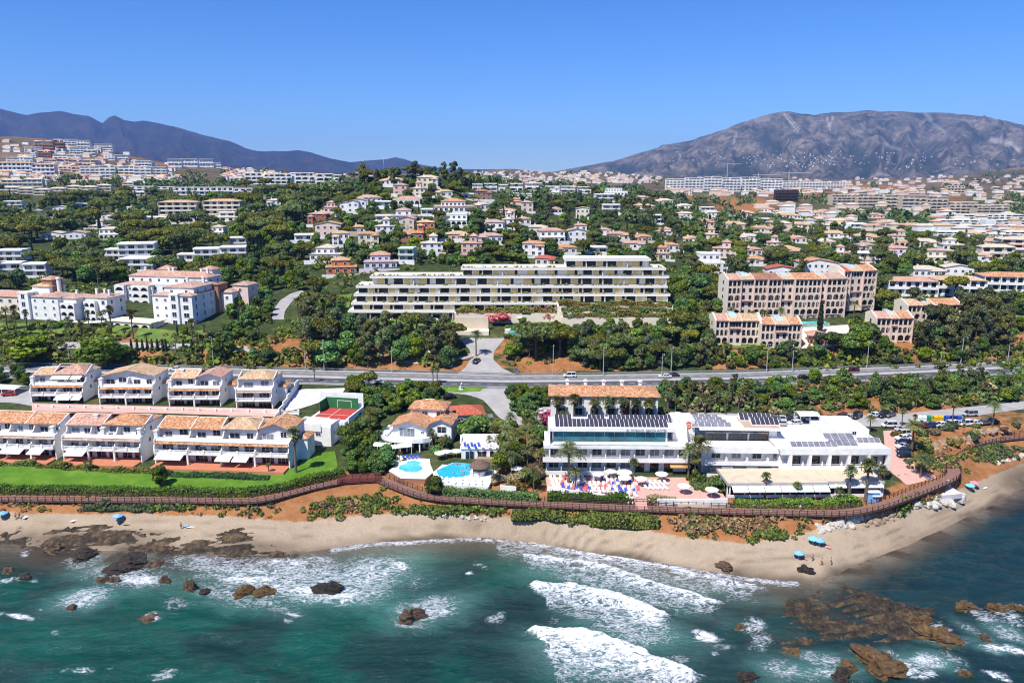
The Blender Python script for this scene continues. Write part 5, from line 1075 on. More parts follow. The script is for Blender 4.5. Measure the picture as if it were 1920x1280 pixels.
 rf = f.put('roof', MB().hip(0, W5, 0.2, 11, HH, 1.6, 0.7), 'tile_orange')
 for k in range(5): f.chimney(W5 * (0.16 + 0.175 * k), 8.6, HH + 0.9, 1.5, 0.9, rf); f.put('chimney_cowl', MB().cone((W5 * (0.16 + 0.175 * k), 8.6), 0.8, 0.1, HH + 2.4, HH + 2.9, 8), 'white', rf)
hotel()
# ------------------------------------------------------------------ villa by the pools
def villa_centre():
 loc, rz, W = fit((716, 846), (806, 850), 8.0); b = Bld('beach_villa', 'white two-level seaside villa with terracotta gables and curved terrace', loc, rz, 'villa')
 b.put('wall', MB().box(0.8, W - 0.5, 3.0, 12, -1, 3.0).box(2.0, W * 0.86, 4.2, 12, 3.0, 6.0).box(W * 0.86, W + 4.5, 7.0, 15, -1, 6.0).box(5.0, W + 1.5, 12, 19, 3, 8.6), 'white')
 arc = [(0.0, 3.4), (0.4, 1.4), (2.0, 0.2), (5.0, -0.4), (8.5, -0.4), (11.4, 0.3), (W, 1.6), (W, 5.0), (0.0, 5.0)]
 b.put('terrace_slab', MB().prism(arc, 2.75, 3.05), 'white')
 par = MB()
 for i in range(7):
  (x0, y0), (x1, y1) = arc[i], arc[i + 1]
  if i == 6: continue
  d = Vector((x1 - x0, y1 - y0, 0)).normalized(); nn = Vector((-d.y, d.x, 0)) * 0.15
  par.prism([(x0, y0), (x1, y1), (x1 + nn.x, y1 + nn.y), (x0 + nn.x, y0 + nn.y)], 3.0, 4.0)
 b.put('terrace_parapet', par, 'white')
 pm = MB().box(-0.16, 0.16, -0.16, 0.16, -0.5, 2.8).mesh('column', 'white')
 for x, y in ((0.8, 1.6), (3.6, 0.4), (7.0, 0.0), (10.4, 0.4), (W - 0.5, 1.8)): link('column', pm, b.root, (x, y, 0))
 for x in (3.0, 6.2, 9.4): b.win(x, 2.96, 0.05, 2.4, 2.3, style='deep', name='patio_door')
 b.win(6.0, 4.15, 3.1, 4.2, 2.3, style='grey', name='patio_door'); b.win(W * 0.78, 4.15, 4.0, 0.7, 0.7)
 b.put('roof', MB().gable_front(2.0, W * 0.86, 3.6, 12, 6.0, 1.7, 0.5), 'tile_orange'); b.put('gable_wall', MB().yprism([(2.0, 6.0), (W * 0.86, 6.0), ((2.0 + W * 0.86) / 2, 7.65)], 4.2, 4.5), 'white')
 r2 = b.put('upper_roof', MB().hip(5.0, W + 1.5, 12, 19, 8.6, 1.7, 0.6), 'tile_orange'); b.put('ridge_cap', MB().tube([(8.5, 15.5, 10.5), (W - 2, 15.5, 10.5)], 0.12, 5), 'cream', r2)
 b.put('right_roof', MB().gable_front(W * 0.88, W + 4.6, 6.6, 15, 6.0, 1.4, 0.4), 'tile_orange'); b.put('right_gable', MB().yprism([(W * 0.88, 6.0), (W + 4.6, 6.0), ((W * 1.88 + 4.6) / 2, 7.35)], 7.0, 7.3), 'white')
 for k in range(2): b.win(6.6 + 2.6 * k, 11.96, 6.6, 1.6, 1.3)
 b.win(W + 0.4, 11.96, 6.4, 2.2, 1.6, style='deep'); b.win(W + 1.8, 6.96, 3.2, 2.4, 2.1, style='deep', name='patio_door'); b.win(W + 1.8, 6.96, 0.2, 2.4, 2.2, style='deep', name='patio_door'); b.put('side_balcony', MB().box(W + 0.2, W + 4.0, 5.8, 7.0, 2.8, 3.0).box(W + 0.2, W + 4.0, 5.8, 5.9, 3.0, 3.9), 'white')
 b.put('side_stair_wall', MB().box(-1.4, 0.6, 3.0, 12, -1, 3.6), 'white_cool')
 loc, rz, W = fit((845, 800), (908, 797), 9.4); c = Bld('garden_house', 'white house with bright red hipped roof behind the dark garden tree', loc, rz, 'house')
 c.put('wall', MB().box(0, W, 0, 8.5, -1, 3.4), 'white'); rf = c.put('roof', MB().hip(0, W, 0, 8.5, 3.4, 1.7, 0.5), 'tile_red'); c.win(W * 0.3, -0.03, 1.4, 1.6, 1.0); c.win(W + 0.03, 3, 1.4, 1.2, 1.0, 'r'); c.put('gate_wall', MB().box(-4.5, -0.4, 5.0, 5.3, -1, 3.0), 'white'); c.put('gate', MB().box(-3.8, -0.6, 4.9, 5.0, 0.6, 2.9), 'brick_red_panel'); c.put('porch', MB().box(W, W + 2.4, -0.5, 2.5, -1, 2.4), 'white'); c.put('porch_roof', MB().box(W - 0.1, W + 2.7, -0.8, 2.7, 2.4, 2.55), 'glass_grey')
 loc, rz, W = fit((864, 868), (938, 868), 7.9); d = Bld('pool_bar', 'low white pool building with roof sun deck and red skylight', loc, rz)
 d.put('wall', MB().box(0, W, 2.5, 9, -1, 3.0), 'white'); d.put('roof', MB().box(-0.3, W + 0.3, 2.2, 9.3, 3.0, 3.3), 'white'); d.put('roof_parapet', MB().xprism([(9.3, 3.2), (9.3, 4.8), (9.0, 4.8), (9.0, 3.2)], -0.2, W + 0.2), 'white'); d.put('stair_flank', MB().xprism([(9, 3.3), (6.0, 3.3), (9, 4.7)], -0.6, -0.25), 'white')
 d.put('skylight', MB().box(W * 0.62, W * 0.8, 3.6, 4.6, 3.3, 3.5), 'court_red'); d.put('end_pillar', MB().prism([(W - 0.2, 1.0), (W + 0.5, 1.0), (W + 0.5, 2.6), (W - 0.2, 2.6)], -1, 2.6), 'pink')
 for k in range(3): d.win(2.2 + k * 3.2, 2.46, 0.1, 2.2, 2.2, style='deep', name='bar_opening')
 d.put('stone_base', MB().box(W * 0.4, W * 0.8, 0.6, 2.4, -1, 0.9), 'rock_tan')
villa_centre()
# ------------------------------------------------------------------ long white terraced block on the slope
TIER = {}; PLAT = []
def terraced_block():
 z0 = 23.6; a = ground(652, 598); y0 = a.y
 b = Bld('terraced_block', 'long white six-tier terraced apartment block with planted balconies', (0, y0, z0), 0.0)
 tiers = [(582, 652, 853), (567, 658, 1046), (551, 663, 1257), (535.5, 667, 1252), (517.5, 693, 1255), (502, 864, 1249), (485, 1059, 1221)]
 for i, (row, xl, xr) in enumerate(tiers):
  fy = i * 0.9; zt = ony(800, row, y0 + fy).z - z0            # top of the fascia
  x0 = ony(xl, row, y0 + fy).x; x1 = ony(xr, row, y0 + fy).x; dep = 13.0
  m = MB().box(x0, x1, fy, fy + dep, zt - 0.95, zt, 0); s = b.put('tier_slab', m, 'fascia_grey')
  b.put('terrace_floor', MB().box(x0 + 0.3, x1 - 0.3, fy + 0.25, fy + dep, zt, zt + 0.05), 'terrace_cream', s)
  # glass balustrade on the terrace edge of the tier
  b.put('glass_rail', MB().box(x0 + 0.2, x1 - 0.2, fy + 0.08, fy + 0.11, zt, zt + 0.18), 'glass_grey', s); TIER[i] = (x0, x1, fy, zt)
  # storey under this slab
  zb = (ony(800, tiers[i - 1][0], y0 + fy - 0.9).z - z0 + 0.05) if i else -0.5
  wy = fy + 1.35 if i < 4 else fy + 2.2
  b.put('storey_wall', MB().box(x0 + 0.6, x1 - 0.6, wy, fy + dep - 0.5, zb, zt - 0.76), 'white')
  w = x1 - x0; n = max(3, int(w / 8.2)); bw = (w - 1.6) / n
  for k in range(n):
   xa = x0 + 0.8 + k * bw; r = RNG.random()
   if i > 3 and r < 0.42:                                     # penthouse terraces: yellow cores and deep openings
    b.box('panel', 'yellow_panel', xa + bw * 0.2, xa + bw * 0.55, wy - 0.12, wy - 0.01, zb + 0.02, zt - 0.78); b.box('glass_bay', 'glass_dark', xa + bw * 0.58, xa + bw * 0.72, wy - 0.1, wy - 0.02, zb + 0.02, zt - 0.78); continue
   b.box('glass_bay', 'glass_dark', xa + 0.1, xa + bw * 0.44, wy - 0.1, wy - 0.02, zb + 0.02, zt - 0.78)
   b.box('panel', 'yellow_panel', xa + bw * 0.52, xa + bw * 0.76, wy - 0.12, wy - 0.01, zb + 0.02, zt - 0.78)
   if r < 0.7: b.box('glass_bay', 'glass_dark', xa + bw * 0.80, xa + bw * 0.93, wy - 0.1, wy - 0.02, zb + 0.02, zt - 0.78)
   b.box('party_wall', 'cream', xa + bw * 0.95, xa + bw * 0.985, fy + 0.5, wy, zb + 0.02, zt - 0.78)
 for i, xa, xb, fr, dn in ((0, 853, 1046, 3.0, 0.6), (1, 1044, 1258, 4.5, 0.6), (1, 1048, 1256, 7.5, 2.4), (1, 1050, 1254, 10.5, 4.2)):      # garden platforms where the block starts higher up
  x0, x1 = ony(xa, 580, y0).x, ony(xb, 570, y0).x; top = TIER[i][3] - dn
  b.put('garden_platform', MB().box(x0, x1, -fr, 12 if dn < 1 else -fr + 3.2, -5, top), 'cream'); b.put('garden_paving', MB().box(x0 + 0.2, x1 - 0.2, -fr + 0.2, 11 if dn < 1 else -fr + 3, top, top + 0.06), 'terrace_cream'); PLAT.append((x0, x1, y0 - fr, z0 + top))
 # swimming pools, retaining walls below
 for (pl, pr, z, d, lb) in (((957, 623), (1050, 618), 22.2, 4.0, 'long narrow green-tinted pool below the terraced block'), ((1072, 617), (1240, 606), 21.5, 4.0, 'curved terrace pool at the right of the terraced block garden')):
  loc, rz, W = fit(pl, pr, z); p = Bld('swimming_pool', lb, loc, rz, 'pool'); p.put('pool_wall', MB().box(0, W, 0, d, -3.0, 0.0), 'glass_green'); p.put('deck', MB().box(-0.4, W + 1, d, d + 4.0, -2.5, 0.12), 'terrace_cream'); p.put('water', MB().box(0.3, W - 0.3, 0.3, d - 0.1, -0.2, 0.03), 'pool_aqua')
 loc, rz, W = fit((853, 622), (915, 622), 21.6); p = Bld('garden_terrace', 'sandstone garden wall with cream sun terrace below the terraced block', loc, rz, 'terrace')
 p.put('wall', MB().box(0, W, 5, 5.6, -2, 5.0), 'beige'); p.put('floor', MB().box(-0.3, W + 0.3, 0, 5, -3, 0.15), 'terrace_cream')
terraced_block()
# ------------------------------------------------------------------ arcaded apartments (pink stone, blue-tiled lights)
def arcade(label, pl, pr, z, floors, bays, sections, depth=10, h=2.95, name='arcaded_apartments', mat='stone_pink'):
 """sections: (from bay, to bay, kind 'a' arcade or 'w' wall with windows, roof material, extra floors, push forward)"""
 loc, rz, W = fit(pl, pr, z); b = Bld(name, label, loc, rz); U = W / bays
 for (b0, b1, kind, rm, ex, fwd) in sections:
  x0, x1 = b0 * U, b1 * U; nf = floors + ex; top = nf * h; fy = -fwd
  b.put('wall', MB().box(x0 + 0.02, x1 - 0.02, fy + (1.6 if kind == 'a' else 0.3), depth, -2, top), mat)
  if kind == 'a':
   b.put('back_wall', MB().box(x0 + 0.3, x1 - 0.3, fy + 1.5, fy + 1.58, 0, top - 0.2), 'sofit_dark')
   for f in range(nf):
    n = (b1 - b0) if f != nf - 1 and f % 2 == 0 else int(round((b1 - b0) * 1.5))
    n = max(1, n); w = (x1 - x0) / n
    for k in range(n): b.arch(x0 + k * w, fy, f * h, w, h - 0.02, mat, sill=0.3, pier=0.22)
   b.put('floor_slab', MB().box(x0, x1, fy + 0.05, fy + 1.6, h - 0.12, h - 0.0), 'stone_pink')
   for s in (x0, x1): b.put('pilaster', MB().box(s - 0.22, s + 0.22, fy - 0.18, fy + 1.6, -2, top), 'pale_pink')
  else:
   for f in range(nf):
    for k in range((b1 - b0) * (2 if f == nf - 1 else 1)):
     n = (b1 - b0) * (2 if f == nf - 1 else 1); b.win(x0 + (x1 - x0) * (k + 0.5) / n, fy + 0.27, f * h + 0.8, 0.9, 1.35, style='deep_b')
   b.put('balcony', MB().box(x0 + 0.4, x1 - 0.4, fy - 0.5, fy + 0.3, h * 2 - 0.15, h * 2 + 0.1), 'brown_wall')
  if rm == 'blue':
   b.put('skylight_roof', MB().xprism([(fy - 0.3, top - 0.1), (depth * 0.55, top + 2.0), (depth, top + 2.0), (depth, top - 0.1)], x0 + (x1 - x0) * 0.24, x1 - (x1 - x0) * 0.24), 'blue_tile_roof'); b.put('roof', MB().xprism([(fy - 0.5, top - 0.08), (depth * 0.55, top + 1.9), (depth + 0.3, top + 0.6), (depth + 0.3, top - 0.15)], x0, x1), 'tile_tan'); b.put('skylight_kerb', MB().xprism([(fy - 0.4, top), (depth * 0.55, top + 2.1), (depth * 0.55, top + 1.7), (fy - 0.4, top - 0.35)], x0 - 0.15, x0 + 0.12).xprism([(fy - 0.4, top), (depth * 0.55, top + 2.1), (depth * 0.55, top + 1.7), (fy - 0.4, top - 0.35)], x1 - 0.12, x1 + 0.15), 'pale_pink')
  else:
   b.put('roof', MB().xprism([(fy - 0.5, top - 0.05), (depth * 0.55, top + 1.9), (depth + 0.3, top + 0.6), (depth + 0.3, top - 0.1)], x0, x1), rm)
 for s in (0, W):
  b.put('gable_wall', MB().xprism([(0, -2), (depth, -2), (depth, floors * h + 0.9), (depth * 0.55, floors * h + 2.3), (0, floors * h + 0.2)], s - 0.3, s + 0.3), 'cream')
  for f in range(floors): b.win(s + (0.33 if s else -0.33), depth * 0.45, f * h + 0.9, 0.8, 1.1, 'r' if s else 'l', 'deep_b')
 return b, W
arcade('largest arcaded stone apartment block with three pale blue skylights', (1362, 592), (1580, 588), 25.5, 5, 18, [(0, 2, 'a', 'tile_salmon', 0, 0), (2, 4, 'w', 'blue', 0, -0.3), (4, 6, 'a', 'tile_brown', 0, 0), (6, 8, 'a', 'tile_brown', 0, 0.8), (8, 10, 'w', 'blue', 0, 0.3), (10, 12, 'a', 'tile_orange', 0, 1.4), (12, 14, 'a', 'tile_orange', 0, 1.4), (14, 15, 'w', 'blue', 0, 0.6), (15, 18, 'a', 'tile_pink', 0, 1.0)])
arcade('tall right tower of the arcaded complex with single blue skylight', (1578, 575), (1637, 572), 28.0, 5, 5, [(0, 1, 'a', 'tile_red', 0, 0), (1, 3, 'w', 'blue', 0, -0.2), (3, 5, 'a', 'tile_orange', 0, 0.3)])
arcade('low arcaded wing in front with blue skylight, left half', (1340, 645), (1425, 645), 20.3, 3, 7, [(0, 2, 'a', 'tile_salmon', 0, 0), (2, 4, 'w', 'blue', 0, 0.2), (4, 7, 'a', 'tile_tan', 0, 0)], 9)
arcade('low arcaded wing in front with larger blue skylight, right half', (1425, 652), (1500, 652), 19.4, 3, 6, [(0, 2, 'a', 'tile_orange', 0, 0), (2, 4, 'w', 'blue', 0, 0.3), (4, 6, 'a', 'tile_orange', 0, 0)], 9)
arcade('small arcaded house with blue skylight half hidden by dark trees', (1640, 640), (1708, 640), 20.5, 3, 5, [(0, 2, 'a', 'tile_salmon', 0, 0), (2, 3, 'w', 'blue', 0, 0.2), (3, 5, 'a', 'tile_orange', 0, 0)], 9)
arcade('arcaded wing behind the dark trees with cream gable wall', (1700, 600), (1800, 598), 25.0, 2, 8, [(0, 2, 'a', 'tile_tan', 0, 0), (2, 4, 'w', 'blue', 0, 0.2), (4, 8, 'a', 'tile_orange', 0, 0)], 9)
def gatehouse():
 loc, rz, W = fit((1518, 642), (1546, 643), 20.6); b = Bld('gatehouse', 'small tiled pavilion with red columns in the arcade forecourt', loc, rz, 'pavilion')
 b.put('roof', MB().hip(-0.5, W + 0.5, -0.5, 6, 2.7, 1.5, 0.5), 'tile_salmon'); pm = MB().cone((0, 0), 0.3, 0.26, -0.5, 2.7, 8).mesh('column', 'brown_wall')
 for k in range(5): link('column', pm, b.root, (W * k / 4, 0, 0))
 b.put('back_wall', MB().box(0, W, 3, 6, -1, 2.6), 'stone_pink')
 loc, rz, W = fit((1500, 607), (1556, 606), 24.0); p = Bld('swimming_pool', 'aqua pool with terrace in front of the arcaded apartments', loc, rz, 'pool'); p.put('pool_wall', MB().box(0, W, 0, 5, -2, 0), 'glass_green'); p.put('water', MB().box(0.3, W - 0.3, 0.3, 4.8, -0.2, 0.04), 'pool_aqua')
gatehouse()
# ------------------------------------------------------------------ white apartment blocks, upper left
def vol(b, x0, x1, y0, y1, h, wall, roof=None, rh=1.5, z0=0.0, floors=None, cols=None, side='r', wstyle='dark', ww=1.1, wh=1.25, arches=False, over=0.4, ridge='auto', kind='hip'):
 b.put('wall', MB().box(x0, x1, y0, y1, z0 - 2.0, z0 + h), wall)
 if roof == 'flat': b.put('roof_parapet', MB().box(x0 - 0.12, x1 + 0.12, y0 - 0.12, y1 + 0.12, z0 + h - 0.25, z0 + h + 0.35), wall)
 elif roof: b.put('roof', MB().hip(x0, x1, y0, y1, z0 + h, rh, over, ridge=ridge) if kind == 'hip' else (MB().gable_front(x0, x1, y0, y1, z0 + h, rh, over) if kind == 'gf' else MB().gable_side(x0, x1, y0, y1, z0 + h, rh, over)), roof)
 if floors:
  fh = h / floors; cols = cols or max(1, int((x1 - x0) / 3.2))
  for f in range(floors):
   for k in range(cols):
    b.win(x0 + (x1 - x0) * (k + 0.5) / cols, y0 - 0.03, z0 + f * fh + fh * 0.28, ww, min(wh, fh * 0.6), style=wstyle)
   n = max(1, int((y1 - y0) / 4.5))
   for k in range(n):
    if side in ('r', 'b'): b.win(x1 + 0.03, y0 + (y1 - y0) * (k + 0.5) / n, z0 + f * fh + fh * 0.3, 0.9, min(wh, fh * 0.55), 'r', wstyle)
    if side in ('l', 'b'): b.win(x0 - 0.03, y0 + (y1 - y0) * (k + 0.5) / n, z0 + f * fh + fh * 0.3, 0.9, min(wh, fh * 0.55), 'l', wstyle)
def loggia(b, x0, x1, y, z, n, h=2.9, floors=3, mat='white', sill=0.85):
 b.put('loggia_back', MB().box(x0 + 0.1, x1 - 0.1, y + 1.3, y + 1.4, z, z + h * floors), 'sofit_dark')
 for s in (x0, x1): b.put('loggia_side', MB().box(s - 0.1, s + 0.1, y + 0.2, y + 1.4, z, z + h * floors), mat)
 for f in range(floors):
  b.put('loggia_slab', MB().box(x0, x1, y + 0.15, y + 1.4, z + f * h - 0.12, z + f * h + 0.05), mat)
  for k in range(n): b.arch(x0 + (x1 - x0) * k / n, y, z + f * h, (x1 - x0) / n, h - 0.02, mat, sill=sill, pier=0.25)
 b.put('loggia_top', MB().box(x0 - 0.1, x1 + 0.1, y, y + 1.5, z + h * floors, z + h * floors + 0.2), mat)
def left_blocks():
 loc, rz, W = fit((40, 606), (110, 610), 22.4); b = Bld('apartment_block', 'white apartment block with round chimney and stepped salmon roofs, upper left', loc, rz)
 k = W / 15.0
 vol(b, 0, 5.0, 0, 12, 12.4, 'white', 'flat', floors=4, cols=1, ww=1.6, wh=1.9); vol(b, 5.0, W, 1.0, 13, 11.0, 'white', 'tile_pink', 1.4, floors=4, cols=3, ww=0.9, wh=1.0)
 loggia(b, W, W + 7, 1.5, 0, 2, 2.9, 3); vol(b, W, W + 7, 3.0, 13, 10.6, 'white', 'tile_pink', 1.3)
 vol(b, W + 7, W + 18, 7, 17, 10.6, 'white', 'tile_pink', 1.3, floors=3, cols=3, ww=1.4, wh=1.5); loggia(b, W + 8.0, W + 13.5, 5.4, 0.4, 2, 2.9, 3)
 vol(b, 2.5, 11, 5.0, 13, 14.6, 'white', 'tile_tan', 1.7); vol(b, 6.0, 11.0, 6.5, 12, 17.2, 'brown_wall', 'tile_salmon', 1.4)
 b.put('round_chimney', MB().cone((13.0, 8.0), 0.8, 0.8, 11, 18.2, 12).cone((13, 8), 1.0, 1.0, 17.6, 18.0, 12), 'white'); b.chimney(W + 3, 8, 11.0, 2.4, 0.8); b.chimney(W + 9, 12, 11.2, 2.4, 0.8); b.chimney(W + 13, 12, 11.2, 2.4, 0.8); b.chimney(W + 16, 11, 11.2, 2.4, 0.8)
 loc, rz, W = fit((-40, 598), (42, 602), 23.0); b = Bld('apartment_block', 'cream apartment block with orange roof cut by the left edge', loc, rz); vol(b, 0, W - 0.5, 2, 13, 9.5, 'cream', 'tile_salmon', 1.8, floors=3, cols=5, ww=1.3)
 loc, rz, W = fit((288, 612), (362, 615), 22.0); b = Bld('apartment_block', 'white four-storey gable block with blue shaded side, left of the hill road', loc, rz)
 vol(b, 0.2, W * 0.45, 0.6, 11, 12.6, 'white', 'tile_pink', 1.2, floors=4, cols=2, ww=0.9, wh=1.0, side=''); vol(b, W * 0.45, W * 0.68, 0, 11, 13.2, 'white', 'flat', floors=4, cols=1, ww=1.8, wh=1.9, side=''); vol(b, W * 0.68, W, 0.8, 22, 12.6, 'white', 'tile_pink', 1.2, floors=4, cols=1, ww=2.2, wh=1.7)
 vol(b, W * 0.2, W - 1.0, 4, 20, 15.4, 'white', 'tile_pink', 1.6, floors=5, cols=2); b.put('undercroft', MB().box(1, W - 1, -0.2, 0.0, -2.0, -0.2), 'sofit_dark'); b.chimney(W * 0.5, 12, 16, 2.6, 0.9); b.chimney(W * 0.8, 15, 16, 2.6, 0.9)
 vol(b, W - 0.5, W + 1.6, 17, 24, 15.0, 'brown_wall', 'tile_brown', 0.6); vol(b, W + 1.6, W + 6.6, 19, 27, 11.6, 'white', 'tile_pink', 1.3, floors=3, cols=1); vol(b, W + 4, W + 11, 24, 32, 14.0, 'pale_pink', 'tile_pink', 1.4, floors=4, cols=1)
 loc, rz, W = fit((218, 572), (292, 575), 25.6); b = Bld('apartment_block', 'long white apartment wing with arched loggias behind the left pool', loc, rz)
 loggia(b, 0.3, 5.2, -0.6, 0, 1, 2.9, 3); loggia(b, 8.5, 17, -0.2, 0, 2, 2.9, 3); vol(b, 0, 18, 1.2, 12, 9.0, 'white', 'tile_pink', 1.2, floors=3, cols=4); vol(b, 16, 30, 2.6, 12, 9.4, 'white', 'flat', floors=3, cols=3, ww=1.7); vol(b, 3, 42, 6, 16, 12.4, 'white', 'tile_salmon', 2.0, floors=4, cols=9, side='r'); vol(b, 12, 18, 14, 19, 14.6, 'white', 'tile_salmon', 1.5); vol(b, 34, 40, 13, 19, 15.0, 'white', 'tile_salmon', 1.5)
 for x in (8, 20, 22, 36, 39): b.chimney(x, 11, 13.5, 2.4, 0.8)
 loc, rz, W = fit((206, 618), (285, 624), 21.2); b = Bld('pool_pavilion', 'tan flat-roofed pool pavilion with arched openings below the white block', loc, rz, 'pavilion')
 vol(b, 0, W, 1.6, 7, 3.6, 'cream', None); b.put('roof', MB().box(-0.4, W + 0.4, -0.4, 7.6, 3.6, 4.0), 'terrace_cream'); loggia(b, 2, W - 1, 0, 0, 4, 3.3, 1, 'cream', 0)
 loc, rz, W = fit((232, 589), (288, 590), 24.0); p = Bld('swimming_pool', 'pale blue pool between the white apartment blocks', loc, rz, 'pool'); p.put('deck', MB().box(-1, W + 1, -1, 7, -2, 0), 'light_concrete'); p.put('water', MB().box(0, W, 0.5, 5.5, -0.1, 0.05), 'pool_water')
 loc, rz, W = fit((330, 652), (342, 653), 19.3); p = Bld('plunge_pool', 'tiny blue pool beside the garden path', loc, rz, 'pool'); p.put('deck', MB().box(-0.6, W + 0.6, -0.6, 3.6, -1.5, 0.15), 'light_concrete'); p.put('water', MB().box(0, W, 0, 3, 0.1, 0.2), 'pool_water')
 loc, rz, W = fit((420, 570), (470, 566), 28); b = Bld('garden_terrace', 'round white garden terrace right of the white blocks', loc, rz, 'terrace'); b.put('wall', MB().box(0, W, 0, 4, -2, 1.0), 'cream'); b.put('floor', MB().box(-0.5, W + 1, -0.5, 5, 1.0, 1.15), 'pink_paving')
left_blocks()
